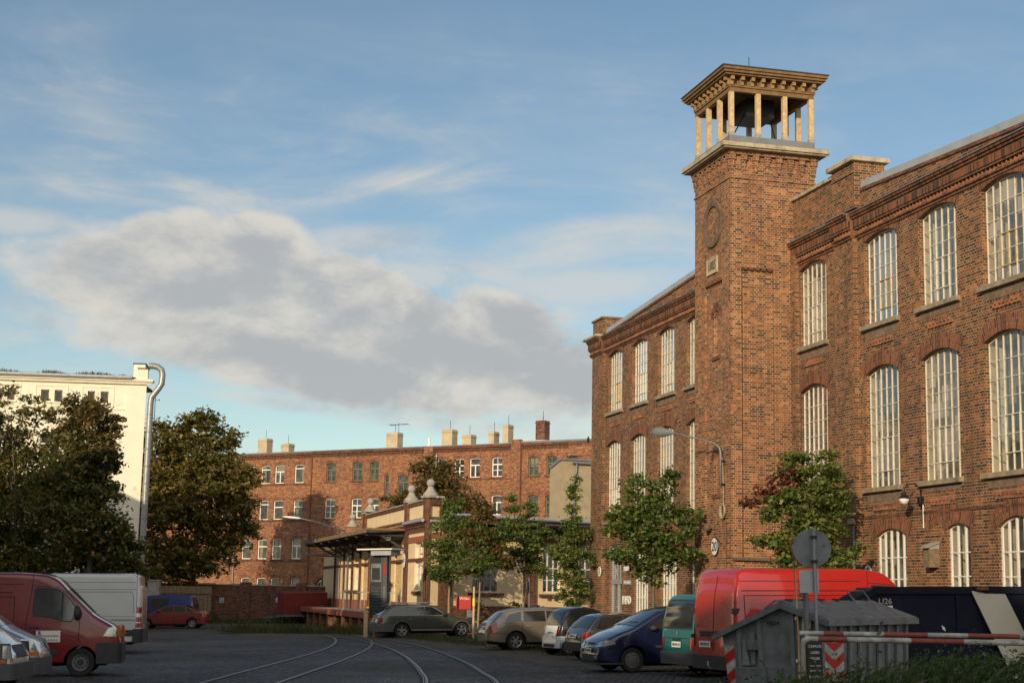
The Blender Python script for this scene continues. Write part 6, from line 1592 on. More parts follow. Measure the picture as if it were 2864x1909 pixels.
# two noses at the lower left
NV = [(0, .62), (.03, .92), (.18, 1.06), (.62, 1.36), (.90, 1.50), (1.50, 1.98), (1.9, 2.12), (2.6, 2.15), (4.8, 2.13), (4.95, 2.0), (5.0, 1.0)]
c = Car(5.0, 1.92, NV, zb=.34, belt=1.15, tumble=.10, rr=.10, crown=.03, plan=(.08, .5, .04, .3), bulge=.02)
e = park('cargo_van', -9.15, 30.4, 84, 5.0, 'old white van with a square headlight and heavy dark bumper, at the lower left edge', 'van', None, 'front'); wl = [(1.2, .33), (3.9, .33)]
c.body(e, 'paint_car_white', wl); c.wheels(wl, 'steel', w=.2); c.screen(.95, 1.5); c.sides([(1.25, 1.42), (2.1, 1.4), (2.1, 1.9), (1.62, 1.9)], 'door_window', 'glass_car'); c.band(1, .38, .66, .70, 'front_bumper', 'grey_plastic', off=.07)
for sg in (1, -1):
    c.end([(sg * .52, .76), (sg * .86, .76), (sg * .86, 1.00), (sg * .52, 1.00)], 'headlight', 'lamp_clear', 1, off=.02); c.side([(.02, .76), (.17, .76), (.17, 1.00), (.06, 1.00)], 'headlight_side', 'lamp_clear', sg, off=.014); c.side([(.02, .68), (.24, .68), (.24, .745), (.02, .745)], 'indicator', 'lamp_orange', sg, off=.014)
    c.side([(.0, .66), (.30, .66), (.30, 1.04), (.05, 1.04)], 'lamp_surround', 'grey_plastic', sg, off=.008)
c.end([(-.5, .76), (.5, .76), (.5, 1.0), (-.5, 1.0)], 'grille', 'black_plastic', 1, off=.014); c.line([(.22, 1.08), (.45, .95), (.5, .70)], w=.012)
c = Car(4.9, 1.9, [(0, .55), (.03, .82), (.14, .98), (.4, 1.12), (.75, 1.28), (1.5, 1.85), (1.9, 2.0), (4.7, 1.98), (4.9, 1.0)], zb=.32, belt=1.1, tumble=.12, rr=.12, crown=.03, plan=(.18, .8, .04, .3), bulge=.03)
e = park('cargo_van', -9.55, 33.4, 82, 4.9, 'silver van whose rounded nose shows between the white and the dark red van', 'van', None, 'front'); wl = [(.95, .33), (3.8, .33)]
c.body(e, 'paint_silver', wl); c.wheels(wl, 'steel', w=.2); c.screen(.8, 1.5); c.band(1, .34, .66, .6, 'front_bumper', 'grey_plastic', off=.03)
for sg in (1, -1): c.end([(sg * .50, .78), (sg * .82, .74), (sg * .80, 1.0), (sg * .58, 1.02)], 'headlight', 'lamp_clear', 1, off=.016); c.side([(.06, .80), (.42, .84), (.50, 1.06), (.16, 1.02)], 'headlight_side', 'lamp_clear', sg, off=.012); c.side([(.04, .70), (.34, .72), (.36, .79), (.05, .78)], 'indicator', 'lamp_orange', sg, off=.012)

# ---- covered trailer
t = stand('box_trailer', -13.75, 107.5, R_(22), 'dark red tarpaulin covered twin-axle trailer in front of the yard wall', 'trailer')
m = MB(); L_, W_ = 3.1, 1.75
pts = [(-L_ / 2, 0), (L_ / 2, 0)]
m.add([(-1.5, -.87, .62), (1.5, -.87, .62), (1.5, .87, .62), (-1.5, .87, .62), (-1.5, -.85, 2.02), (1.5, -.85, 2.05), (1.5, .85, 2.05), (-1.5, .85, 2.02), (-1.5, 0, 2.13), (0, 0, 2.15), (1.5, 0, 2.14)],
      [(0, 1, 5, 4), (2, 3, 7, 6), (0, 4, 8, 7, 3), (1, 2, 6, 10, 5), (4, 5, 10, 9, 8), (7, 8, 9, 10, 6)]); m.build('tarpaulin', 'tarp_red', t)
m = MB(); m.box(-1.55, 1.55, -.90, .90, .48, .61)
for i in range(6): x = -1.4 + i * .56; m.box(x, x + .03, -.93, -.90, .56, .78)
m.bar((-1.5, 0, .48), (-2.7, 0, .45), .08); m.tube([(-2.3, .12, .6), (-2.3, .12, .15)], .03, 8); m.build('chassis', 'steel_galv', t)
for x in (.15, .80):
    for sg in (1, -1): make_wheel(t, Matrix.Translation((x, sg * .98, .28)) @ Matrix.Rotation(-sg * PI / 2, 4, 'X'), .28, .16, 'trim')
m = MB()
for sg in (1, -1): m.tube([(-.20, sg * .98, .42), (-.10, sg * .98, .58), (.1, sg * .98, .63), (.85, sg * .98, .63), (1.05, sg * .98, .58), (1.15, sg * .98, .42)], .05, 6)
m.build('mudguard', 'steel_galv', t)
m = MB(); m.lathe([(.001, -.03), (.09, -.03), (.09, .03), (.001, .03)], 12, Matrix.Translation((-2.3, .12, .09)) @ Matrix.Rotation(PI / 2, 4, 'X')); m.build('jockey_wheel', 'rubber', t)
# ================================================================== TREES
TREES = [
    ('maple_tree', 'young maple with a dense dark green crown left of the yellow hall windows', -2.74, 75.4, 0.07, [(0.1, 5.86, 0.48, 0.55), (-0.1, 4.84, 0.94, 0.77), (-0.59, 3.99, 0.72, 0.51), (0.52, 4.01, 0.86, 0.77), (-0.14, 2.99, 0.94, 0.69), (0.83, 5.03, 0.51, 0.51), (-0.56, 2.81, 0.48, 0.34)], 2600, 0.15, 'leaf_maple', None, 2.0),
    ('maple_tree', 'young maple with reddish brown turning leaves and a yellow band round its stem', -1.23, 69.6, 0.06, [(0.01, 5.11, 0.41, 0.55), (-0.12, 4.17, 0.76, 0.63), (0.5, 4.34, 0.76, 0.71), (0.13, 3.24, 0.79, 0.55), (0.99, 3.41, 0.55, 0.55), (-0.33, 2.92, 0.41, 0.4)], 2100, 0.15, 'leaf_maple_turning', [3, 2], 1.7),
    ('maple_tree', 'young maple with two thin shoots on top in front of the yellow hall', 0.72, 72.5, 0.07, [(-0.61, 5.92, 0.33, 0.56), (0.13, 5.77, 0.3, 0.53), (-0.26, 4.95, 0.69, 0.63), (0.24, 4.15, 0.79, 0.66), (-0.4, 3.65, 0.58, 0.58), (0.51, 3.02, 0.53, 0.53), (0.81, 4.81, 0.46, 0.43)], 2100, 0.15, 'leaf_cherry', None, 1.6),
    ('cherry_tree', 'slender columnar cherry tree at the corner between yellow hall and factory', 2.8, 66.5, 0.05, [(-0.06, 6.61, 0.17, 0.42), (-0.08, 5.79, 0.26, 0.45), (-0.08, 4.96, 0.39, 0.51), (-0.27, 4.14, 0.63, 0.54), (0.15, 4.15, 0.57, 0.57), (-0.48, 3.39, 0.6, 0.51), (0.27, 3.26, 0.57, 0.54), (-0.1, 2.51, 0.67, 0.54), (-0.24, 1.77, 0.51, 0.45), (0.33, 1.93, 0.39, 0.54)], 2600, 0.15, 'leaf_cherry', None, 1.0),
    ('maple_tree', 'dark green maple in front of the far factory windows, left of the number 20 sign', 4.49, 49, 0.075, [(-0.31, 5.13, 0.78, 0.42), (0.63, 5.53, 0.27, 0.36), (-0.75, 4.34, 0.69, 0.5), (0.25, 4.47, 0.73, 0.53), (-1.14, 3.89, 0.4, 0.31), (-0.3, 3.58, 0.95, 0.5), (0.69, 3.82, 0.61, 0.45), (1.13, 4.27, 0.31, 0.36), (-0.96, 3.07, 0.61, 0.31), (0.14, 2.88, 0.84, 0.39), (1.08, 3.06, 0.38, 0.24), (-0.13, 2.49, 0.47, 0.2), (0.53, 3.32, 0.56, 0.33)], 5200, 0.15, 'leaf_maple', None, 2.0),
    ('maple_tree', 'light green maple with a purple patch in front of the tower foot', 7.96, 42, 0.08, [(-0.18, 5.41, 0.53, 0.34), (0.58, 5.32, 0.4, 0.34), (-0.61, 5.02, 0.34, 0.25), (-1.24, 4.53, 0.4, 0.23), (-0.57, 4.45, 0.57, 0.32), (0.29, 4.65, 0.59, 0.4), (0.76, 4.28, 0.32, 0.31), (-1.05, 4.06, 0.34, 0.21), (-0.19, 3.88, 0.63, 0.38), (0.47, 3.71, 0.48, 0.32), (-0.96, 3.4, 0.59, 0.21), (-0.2, 3.13, 0.71, 0.32), (-0.58, 2.75, 0.53, 0.19), (1.08, 3.11, 0.46, 0.21), (0.74, 2.77, 0.38, 0.23)], 5600, 0.14, 'leaf_cherry', [3, 2], 2.2),
    ('broad_tree', 'big spreading dark maple at the left edge in front of the white building', -20.45, 66, 0.2, [(-0.47, 9.06, 1.05, 0.93), (-1.8, 8.73, 0.9, 1.05), (0.64, 8.32, 0.9, 0.9), (-0.92, 6.94, 1.65, 1.2), (0.76, 6.52, 1.2, 1.2), (-0.48, 5.0, 1.95, 1.35), (1.04, 4.59, 1.35, 1.2), (-0.36, 3.23, 2.25, 1.2), (1.3, 2.82, 1.35, 0.9)], 12000, 0.21, 'leaf_dark', None, 3.0),
    ('broad_tree', 'big dark maple with rust tinted top between the white van and the flue pipe', -17.09, 64.5, 0.2, [(-0.48, 8.88, 0.81, 0.73), (0.3, 8.23, 0.73, 0.67), (-1.1, 8.2, 0.59, 0.59), (-0.67, 7.18, 1.17, 1.03), (0.6, 6.91, 0.7, 0.81), (0.95, 8.39, 0.38, 0.32), (-1.09, 5.85, 1.32, 1.03), (0.24, 5.58, 0.88, 0.88), (-0.43, 4.55, 1.47, 1.03), (0.92, 4.0, 0.88, 0.88), (-0.19, 3.11, 1.76, 0.95), (1.41, 3.0, 0.88, 0.81), (1.94, 2.65, 0.53, 0.53)], 12500, 0.21, 'leaf_dark', [0, 1, 2, 5], 3.0),
    ('broad_tree', 'tall olive brown chestnut-like tree standing before the left end of the apartment house', -22.14, 112, 0.35, [(-0.15, 13.44, 1.43, 1.12), (-1.51, 12.64, 1.27, 1.12), (1.31, 12.31, 1.43, 1.4), (-2.74, 11.72, 1.53, 1.78), (-0.25, 10.5, 2.29, 2.04), (2.18, 10.04, 1.68, 1.53), (-2.83, 8.67, 2.29, 2.29), (0.25, 7.97, 2.8, 2.04), (2.79, 8.02, 1.68, 1.53), (-1.9, 5.66, 2.8, 2.29), (1.38, 5.73, 2.29, 1.53), (-2.27, 3.15, 2.29, 1.53), (0.47, 3.71, 2.04, 1.27), (3.64, 6.02, 1.17, 0.56)], 15000, 0.34, 'leaf_olive', None, 4.0),
    ('broad_tree', 'rust coloured bushy tree growing behind the yellow hall', -4.55, 99, 0.2, [(-0.62, 9.33, 1.04, 0.85), (0.3, 8.67, 1.35, 1.04), (-1.58, 7.74, 1.12, 0.77), (1.56, 7.58, 1.35, 0.9), (0.0, 7.1, 1.8, 1.12), (-2.47, 7.5, 0.81, 0.49), (2.25, 6.92, 1.12, 0.77)], 5200, 0.26, 'leaf_orange', None, 4.0),
]
def leaves(name, clusters, n, size, mat, parent, seed, droop=.25):
    """leaf clumps: clusters = (centre, radii); every leaf is a small folded five-point blade"""
    r = np.random.default_rng(seed); V = []; F = []
    tot = sum(c[1][0] * c[1][2] for c in clusters)
    base = np.array([(0, -.50, 0), (.46, -.16, .07), (.20, .02, 0), (.30, .40, .05), (0, .60, -.06), (-.30, .40, .05), (-.20, .02, 0), (-.46, -.16, .07)])
    for c, rad in clusters:
        k = max(8, int(n * rad[0] * rad[2] / tot)); subs = max(4, int(k / 60))
        d = r.normal(size=(subs, 3)); d /= np.linalg.norm(d, axis=1)[:, None]
        sc_ = d * ((r.uniform(.10, 1.25, size=(subs, 1))) ** .5) * np.array(rad)
        which = r.integers(0, subs, k); off = r.normal(size=(k, 3)) * np.array([.22, .22, .12]) * max(.6, min(rad[0], 1.7))
        P = np.array(c) + sc_[which] + off
        keep = r.uniform(size=k) < .96; P = P[keep]; k = len(P)
        a = r.uniform(0, 2 * PI, k); tilt = r.normal(.35, .45, k) + droop; b = r.uniform(0, 2 * PI, k); s = size * r.uniform(.55, 1.25, k)
        ca, sa = np.cos(a), np.sin(a); q = base[None] * s[:, None, None]
        x = q[..., 0] * ca[:, None] - q[..., 1] * sa[:, None]; y = q[..., 0] * sa[:, None] + q[..., 1] * ca[:, None]; z = q[..., 2]
        cb, sb = np.cos(b), np.sin(b); u = x * cb[:, None] + y * sb[:, None]; w = -x * sb[:, None] + y * cb[:, None]
        ct, st = np.cos(tilt), np.sin(tilt); u2 = u * ct[:, None] + z * st[:, None]; z2 = -u * st[:, None] + z * ct[:, None]
        X = u2 * cb[:, None] - w * sb[:, None]; Y = u2 * sb[:, None] + w * cb[:, None]
        V.append(np.stack([X + P[:, :1], Y + P[:, 1:2], z2 + P[:, 2:3]], -1).reshape(-1, 3))
    V = np.concatenate(V); k = len(V) // 8
    tri = np.array([(0, 1, 2), (0, 2, 6), (0, 6, 7), (2, 3, 4), (2, 4, 6), (4, 5, 6)])
    F = (np.arange(k)[:, None, None] * 8 + tri[None]).reshape(-1, 3)
    me = bpy.data.meshes.new(name); me.vertices.add(len(V)); me.vertices.foreach_set('co', V.astype(np.float32).ravel())
    me.loops.add(len(F) * 3); me.loops.foreach_set('vertex_index', F.astype(np.int32).ravel()); me.polygons.add(len(F)); me.polygons.foreach_set('loop_start', np.arange(0, len(F) * 3, 3, dtype=np.int32))
    me.update(calc_edges=True); me.materials.append(MATS[mat]); o = bpy.data.objects.new(name, me); COL.objects.link(o); o.parent = parent
    return o
for ti, (nm, lab, X0, Y0, tr, ells, N, ls, mt, alt, brz) in enumerate(TREES):
    r = random.Random(50 + ti); z0 = gz(X0); big = nm == 'broad_tree'; N = int(N * (2.3 if big else 2.9 if ti < 4 else 1.9)); ls = ls * (.80 if big else .84)
    e = empty(nm, (X0, Y0, z0), 0, lab, 'tree', 'young trees along the parking row' if not big else None)
    m = MB(); top = max(z + rz for _, z, _, rz in ells) - z0; n = 9; zlow = min(z - rz for _, z, _, rz in ells) - z0; jx = 0; jy = 0; P = []
    th = (top * .80 if not big else top * .62)
    for i in range(n + 1):
        t = i / n; jx += r.uniform(-.05, .05) * (1 if not big else 3) * t; jy += r.uniform(-.04, .04) * t
        P.append((jx, jy, -.15 + th * t))
    rad = [tr * (1.25 if i == 0 else 1) * (1 - .75 * (i / n)) for i in range(n + 1)]
    m.tube(P, rad, 9); trk = m.build('trunk', 'bark' if big or ti in (4, 5) else 'bark_pale', e, smooth=True)
    m = MB(); C0 = []
    for (dx, zz, rx, rz) in ells:
        ry = rx * r.uniform(.75, 1.05); dy = r.uniform(-.4, .4) * (rx if not big else 1.6 * rx) * (.6 if nm == 'cherry_tree' else 1); c = Vector((dx, dy, zz - z0)); C0.append(((c.x, c.y, c.z), (rx, ry, rz)))
        hit = max(brz * .8, min(c.z - .9 * rz - .3 * abs(dx), th * .95)); t = min(.98, max(.1, (hit + .15) / (th + .0)))
        i = min(n - 1, int(t * n)); b = Vector(P[i]); mid = (b + c) / 2 + Vector((0, 0, -.12 * (c - b).length * r.uniform(0, 1)))
        rb = rad[i] * .55; m.tube([b, mid, c], [rb, rb * .65, rb * .3], 6)
        for k in range(7 if big else 4):
            dv = Vector((r.gauss(0, 1), r.gauss(0, 1), r.gauss(.2, .7))).normalized(); q = c + Vector((dv.x * rx, dv.y * ry, dv.z * rz)) * .85; s_ = mid.lerp(c, r.uniform(.3, 1))
            m.tube([s_, (s_ + q) / 2 + Vector((0, 0, .05)), q], [rb * .35, rb * .22, rb * .08], 4)
    m.build('limbs', 'bark', trk, smooth=True)
    if nm == 'broad_tree' and alt is None or True:
        extra = []
        if ti == 6: extra = [((c[0] - 1.6, c[1] + .8, c[2]), rr2) for c, rr2 in C0[3:]]
        A = [c for i, c in enumerate(C0) if not alt or i not in alt] + extra; B = [c for i, c in enumerate(C0) if alt and i in alt]
        ta = sum(c[1][0] * c[1][2] for c in A); tb = sum(c[1][0] * c[1][2] for c in B)
        cr_ = leaves('crown', A, int(N * ta / (ta + tb)), ls, mt, e, 100 + ti)
        if B:
            bm_ = {1: 'leaf_maple', 5: 'leaf_purple', 7: 'leaf_orange'}[ti]
            leaves('foliage_patch', B, int(N * tb / (ta + tb)), ls, bm_, cr_, 200 + ti)
# stake and yellow band on the second maple
st_ = empty('tree_stake', (-1.44, 69.45, gz(-1.44)), 0, 'wooden tree stake with a yellow tag strapped to the turning maple', 'stake')
m = MB(); m.tube([(0, 0, -.2), (0, 0, 2.25)], .05, 8); m.build('stake', 'timber_new', st_)
m = MB(); m.lathe([(.062, 1.42), (.066, 1.46), (.066, 1.70), (.062, 1.74)], 12); m.build('yellow_tag', MATS['paint_yellow'] if 'paint_yellow' in MATS else simple('paint_yellow', (.75, .62, .05), .5), st_)

# ================================================================== GRASS AND WEEDS
def grow(name, n, f, mat='grass', h=(.08, .3), w=.010, seed=1, lean=.5): return blades(name, n, f, mat, None, h, w, 'stuff', seed, lean)
def strip(pts, half):
    Ls = smooth_line(pts)
    def f(r):
        p = r.choice(Ls); x = p.x + r.gauss(0, half); y = p.y + r.uniform(-.6, .6); return x, y, gz(x), .4 + .9 * abs(math.sin(x * 2.1 + y * 1.3)) * r.random()
    return f
grow('grass_verge', 16000, strip([(-4.9, 75), (-3.0, 69.6), (-.7, 62.6), (1.6, 56), (3.4, 49.4)], .55), h=(.05, .20), w=.012, seed=11)
grow('grass_tufts', 7000, strip([(-14.0, 84.5), (-11.6, 82), (-9.6, 80.4), (-7.6, 79.5), (-5.4, 77.5)], .7), h=(.15, .55), w=.016, seed=12)
def wallweeds(r):
    x = r.uniform(-24.5, -13.5); y = 110.4 - abs(r.gauss(0, .6)); return x, y, gz(x), .3 + 1.0 * max(0, math.sin(x * .9 + 2)) * r.random()
grow('wall_weeds', 9000, wallweeds, h=(.25, 1.3), w=.03, seed=13, mat='leaf_bush')
grow('kerb_weeds', 3000, strip([(-5.3, 73.5), (-3.6, 70.2), (-1.9, 68.4)], .25), h=(.08, .25), w=.012, seed=14)
# feathery bush, lower right
bs = empty('feathery_shrub', (4.9, 18.6, gz(4.9)), 0, 'wide dark green feathery shrub in the lower right corner in front of the striped barrier', 'shrub')
r = np.random.default_rng(77); V = []; k = 0
ST = MB()
for i in range(1150):
    x = r.uniform(-1.95, 2.3); y = r.uniform(-.9, .9); hgt = 1.20 + .07 * math.sin(x * 2.2 + .6) - (.30 * min(1, max(0, (-x - .3) / 1.4))) - .08 * abs(y)
    z = hgt * r.uniform(.22, 1.0); L_ = r.uniform(.28, .55); d = np.array([.55 + r.normal(0, .32), r.normal(0, .35), .75 + r.normal(0, .22)]); d /= np.linalg.norm(d)
    p0 = np.array([x, y, z]) - d * L_ * .7
    if i % 3 == 0: ST.tube([Vector(p0 - d * .3), Vector(p0), Vector(p0 + d * L_)], [.006, .005, .002], 3, cap=False)
    nn2 = 62; t = r.uniform(0, 1, nn2); bend = np.array([.18, 0, -.12]) * L_
    P = p0 + np.outer(t * L_, d) + np.outer(t ** 2, bend)
    q = r.normal(size=(nn2, 3)); q -= np.outer(q @ d, d); q /= np.linalg.norm(q, axis=1)[:, None]
    nd = d * .82 + q * .57; l = r.uniform(.035, .085, nn2)[:, None]; s2 = np.cross(nd, r.normal(size=(nn2, 3))); s2 /= np.linalg.norm(s2, axis=1)[:, None]
    V.append(np.stack([P - s2 * .006, P + s2 * .006, P + nd * l], 1))
V = np.concatenate(V).reshape(-1, 3); nf = len(V) // 3
me = bpy.data.meshes.new('foliage'); me.vertices.add(len(V)); me.vertices.foreach_set('co', V.astype(np.float32).ravel()); me.loops.add(nf * 3); me.loops.foreach_set('vertex_index', np.arange(nf * 3, dtype=np.int32)); me.polygons.add(nf); me.polygons.foreach_set('loop_start', np.arange(0, nf * 3, 3, dtype=np.int32)); me.update(calc_edges=True)
me.materials.append(MATS['leaf_bush']); o = bpy.data.objects.new('foliage', me); COL.objects.link(o); o.parent = bs
ST.build('twigs', 'bark', bs)
leaves('inner_foliage', [((0, .2, .50), (1.9, .6, .40)), ((.9, .1, .78), (1.3, .5, .30))], 12000, .05, 'leaf_bush', bs, 31)
# small shrub against the yellow hall
sh = empty('flowering_shrub', (1.2, 76.0, gz(1)), 0, 'low leafy shrub with pinkish tips against the yellow wall', 'shrub')
leaves('foliage', [((-.4, 0, 1.1), (.5, .3, .5)), ((.5, 0, .8), (.6, .3, .5)), ((-2.4, 0, .9), (.5, .3, .5))], 900, .14, 'leaf_orange', sh, 41)
# ================================================================== FOREGROUND THINGS, lower right
DG = Vector((-.7071, .7071)); DR = math.atan2(.7071, -.7071)
du = stand('waste_container', 5.14, 25.6, DR, 'big galvanised waste container with a ridged roof, hazard stripes and stickers', 'container')
Wc, Lc = 2.13, 2.58
AP = (.79, 1.80); ER = 1.55; EL = 1.27
def gab(t0=0): return [(.10, 0), (Wc - .28, 0), (Wc - .06, EL - .06), (AP[0], AP[1] - .06), (.03, ER - .06)]
m = MB(); m.prism([(x, z) for x, z in gab()], 0, -Lc)
m.build('body', 'steel_galv', du, bevel=.01)
m = MB()   # ribs on gable and long side
def rib(m, x0, x1, z0, z1): m.bar((x0, .025, z0), (x1, .025, z1), .075, .05, up=(0, 1, 0))
for t, b in ((.085, .16), (.62, .60), (1.28, 1.22), (1.70, 1.62)):
    zt = (ER + (AP[1] - ER) * t / AP[0]) if t < AP[0] else AP[1] - (AP[1] - EL) * (t - AP[0]) / (Wc - AP[0])
    rib(m, b, t, .05, zt - .10)
for i in range(9):
    y = -.14 - i * (Lc - .28) / 8; m.bar((.10 - .04, y, .03), (.02 - .02, y, ER - .10), .06, .04, up=(1, 0, 0))
m.build('ribs', 'zinc', du)
m = MB()   # rim and lids
def roofp(x, z, y0, y1, o=.06): return [(x, y0, z), (x, y1, z)]
ov = .07
for (xa, za), (xb, zb), mt_ in (((-.09, ER - .03), AP, 0), (AP, (Wc + .06, EL - .02), 1)):
    q = MB(); q.add([(xa, ov, za), (xb, ov, zb), (xb, -Lc - ov, zb), (xa, -Lc - ov, za), (xa, ov, za - .05), (xb, ov, zb - .05), (xb, -Lc - ov, zb - .05), (xa, -Lc - ov, za - .05)], [(0, 1, 2, 3), (4, 7, 6, 5), (0, 4, 5, 1), (1, 5, 6, 2), (2, 6, 7, 3), (3, 7, 4, 0)])
    q.build('lid', 'steel_galv' if mt_ == 0 else 'grey_plastic', du)
m.bar((-.11, .10, ER - .10), (AP[0], .10, AP[1] - .07), .06, .09, up=(0, 0, 1)); m.bar((AP[0], .10, AP[1] - .07), (Wc + .06, .10, EL - .08), .06, .09); m.bar((-.11, .1, ER - .10), (-.11, -Lc - .05, ER - .10), .06, .09)
m.build('rim', 'steel_galv', du)
m = MB()
for i in range(6): y = -.1 - i * .46; m.box(AP[0] - .05, AP[0] + .05, y - .10, y, AP[1] + .004, AP[1] + .03)
m.build('hinges', 'black_plastic', du)
m = MB(); m.tube([(Wc - .5, -.1, EL + .16), (Wc - 1.02, -.2, AP[1] + .0), (Wc - 1.1, -1.0, AP[1] + .02)], .02, 6); m.build('lid_lever', 'steel_galv', du); m = MB(); m.tube([(.3, -1.5, ER + .12), (.55, -1.5, AP[1] + .16), (.55, -2.0, AP[1] + .16), (.3, -2.0, ER + .12)], .012, 6); m.build('lid_handle', 'steel_galv', du)
m = MB(); m.box(1.05, 1.62, .03, .26, .44, .72); m.box(.92, 1.05, .03, .16, .50, .74); m.build('lifting_pocket', 'steel_galv', du, bevel=.008)
m = MB(); m.box(1.36, 1.44, .03, .07, .76, 1.28); m.box(1.30, 1.46, .03, .12, 1.00, 1.16); m.build('latch', 'steel_galv', du, bevel=.006)
m = MB(); m.add([(1.62, .06, .745), (1.42 + .03, .06, .745), (1.56, .06, 1.16), (1.60, .06, 1.16)], [(0, 1, 2, 3)]); m.build('bright_gusset', 'steel_bright', du)
def hazard(parent, x0, x1, z0, z1, y, shear, nx=0):
    q = MB(); q.add([(x0, y, z0), (x1, y, z0), (x1 + nx, y, z1), (x0 + nx, y, z1)], [(0, 1, 2, 3)][::1]); b = q.build('hazard_plate', 'white_band', parent)
    q = MB(); h = (z1 - z0) / 6
    for k in range(3):
        a = z0 + (2 * k + .0) * h; lean = shear * (x1 - x0) / abs(x1 - x0)
        def px_(z, s): return (x0 if s == 0 else x1) + nx * (z - z0) / (z1 - z0)
        zz = [min(max(v, z0), z1) for v in (a, a + h, a + shear * .13, a + h + shear * .13)]
        q.add([(px_(zz[0], 0), y + .004, zz[0]), (px_(zz[2], 1), y + .004, zz[2]), (px_(zz[3], 1), y + .004, zz[3]), (px_(zz[1], 0), y + .004, zz[1])], [(0, 1, 2, 3)])
    q.build('red_stripes', 'red_reflect', b)
hazard(du, 1.92, 1.72, .10, 1.06, .012, 1.0, .10)
hz = empty('hazard_board', (4.90, 23.9, gz(4.9)), R_(-8), 'red and white striped board standing behind the rusty barrier post', 'sign')
m = MB(); m.box(-.14, .14, 0, .02, .05, 1.22); m.build('board', 'white_band', hz)
m = MB()
for k in range(5):
    a = .02 + k * .26
    for sgn_ in (1, -1): zz = [min(max(v, .05), 1.22) for v in (a, a + .13, a + .14, a + .27)]; m.add([(0, -.004, zz[0]), (0, -.004, zz[1]), (sgn_ * .14, -.004, zz[3]), (sgn_ * .14, -.004, zz[2])], [(0, 1, 2, 3)])
m.build('red_chevrons', 'red_reflect', hz); m = MB(); m.tube([(0, .05, -.2), (0, .05, 1.2)], .025, 8); m.build('post', 'zinc', hz)
m = MB(); m.add([(.42, .06, 1.30), (.24, .06, 1.36), (.22, .06, 1.58), (.40, .06, 1.54)], [(0, 1, 2, 3)]); m.build('torn_sticker', 'stone', du)
m = MB(); m.add([(.34, .06, 1.08), (.27, .06, .96), (.22, .06, 1.10), (.24, .06, 1.22), (.33, .06, 1.18)], [(0, 1, 2, 3, 4)]); m.build('white_sticker', 'sign_white', du)
for x, z in ((.50, 1.50), (.50, .82), (.20, .82)): m = MB(); m.box(x, x + .05, .05, .056, z, z + .05); m.build('small_label', 'sign_white', du)
text(du, 'WEDA', .10, face_py(.98, .056, 1.44), 'sign_black', 'graffiti', sx=.9)
# navy skip
sk = stand('skip', 8.7, 32.3, R_(-2), 'large dark navy skip marked U26 with a sloping end, behind the waste container', 'skip')
m = MB(); poly = [(-2.35, .10), (3.2, .10), (3.4, 1.98), (-1.35, 1.98), (-2.15, 1.55)]
m.prism(poly, -.85, -.80); m.prism(poly, .80, .85)
m.add([(-2.35, -.85, .10), (-2.35, .85, .10), (-2.15, .85, 1.55), (-2.15, -.85, 1.55), (3.2, -.85, .10), (3.2, .85, .10), (3.4, .85, 1.98), (3.4, -.85, 1.98)], [(0, 1, 2, 3), (4, 7, 6, 5), (0, 4, 5, 1)])
m.build('body', 'skip_navy', sk)
m = MB(); m.bar((-2.22, -.87, 1.51), (-1.37, -.87, 1.96), .10, .12, up=(0, 0, 1)); m.bar((-1.4, -.87, 1.98), (3.45, -.87, 1.98), .10, .14); m.bar((-1.4, .87, 1.98), (3.45, .87, 1.98), .10, .12); m.bar((-2.22, .87, 1.51), (-1.37, .87, 1.96), .10, .12)
for x in (.25, 2.4): m.bar((x, -.87, .1), (x, -.87, 2.0), .06, .04, up=(0, 1, 0))
m.build('rim', 'skip_navy', sk)
for x in (.62, 2.95): m = MB(); m.tube([(x, -.96, 2.0), (x + .22, -.96, 2.0)], .035, 8); m.build('lug', 'rust', sk)
text(sk, 'U26', .155, face_ny(-1.16, -.856, 1.76), 'concrete', bold=.003)
m = MB(); m.box(-1.55, -1.02, -.870, -.857, 1.48, 1.68); pl_ = m.build('plate', 'sign_white', sk); text(pl_, 'abfälle', .14, face_ny(-1.27, -.872, 1.57), 'sign_black', bold=.003)
m = MB(); m.add([(-.08, -.858, 1.30), (-.02, -.858, 1.26), (-.0, -.858, 1.18), (-.06, -.858, 1.22)], [(0, 1, 2, 3)]); m.build('sticker', 'sign_white', sk)
pn = stand('door_leaf', 9.68, 31.0, 0, 'pale beige flat door leaf leaning askew against the navy skip', 'panel')
m = MB(); A_ = [(.16 + .06, .10, .05), (.85, .10, .03), (.10 + .0, .40, 2.05), (-.50, .40, 2.06)]
A_ = [(-.02 + .28, .05, .02), (.92, .05, .02), (.12, .42, 2.02), (-.52, .42, 2.03)]
m.add(A_ + [(x, y - .045, z + .005) for x, y, z in A_], [(0, 1, 2, 3), (7, 6, 5, 4), (0, 4, 5, 1), (1, 5, 6, 2), (2, 6, 7, 3), (3, 7, 4, 0)]); m.build('leaf', 'panel_beige', pn)
wf = stand('window_sash', 10.62, 30.7, 0, 'old white window sash leaning at the right edge beside the beige door leaf', 'window')
m = MB()
def fr(a, b): m.bar(a, b, .06, .05, up=(0, 1, 0))
fr((-.50, 0, 1.90), (.5, .1, 1.70)); fr((-.50, 0, 1.90), (-.46, 0, .95)); fr((-.48, 0, 1.62), (.5, .1, 1.6)); fr((-.46, 0, .98), (.5, .1, .98)); fr((-.44, 0, .9), (-.30, 0, .1)); fr((.5, .1, 1.7), (.52, .1, .1)); fr((-.30, 0, .1), (.52, .1, .1))
ws = m.build('frame', 'paint_white', wf)
m = MB(); m.add([(-.46, .02, 1.0), (.5, .12, 1.0), (.5, .12, 1.66), (-.48, .02, 1.86)], [(0, 1, 2, 3)]); m.build('pane', 'glass_plain', ws)
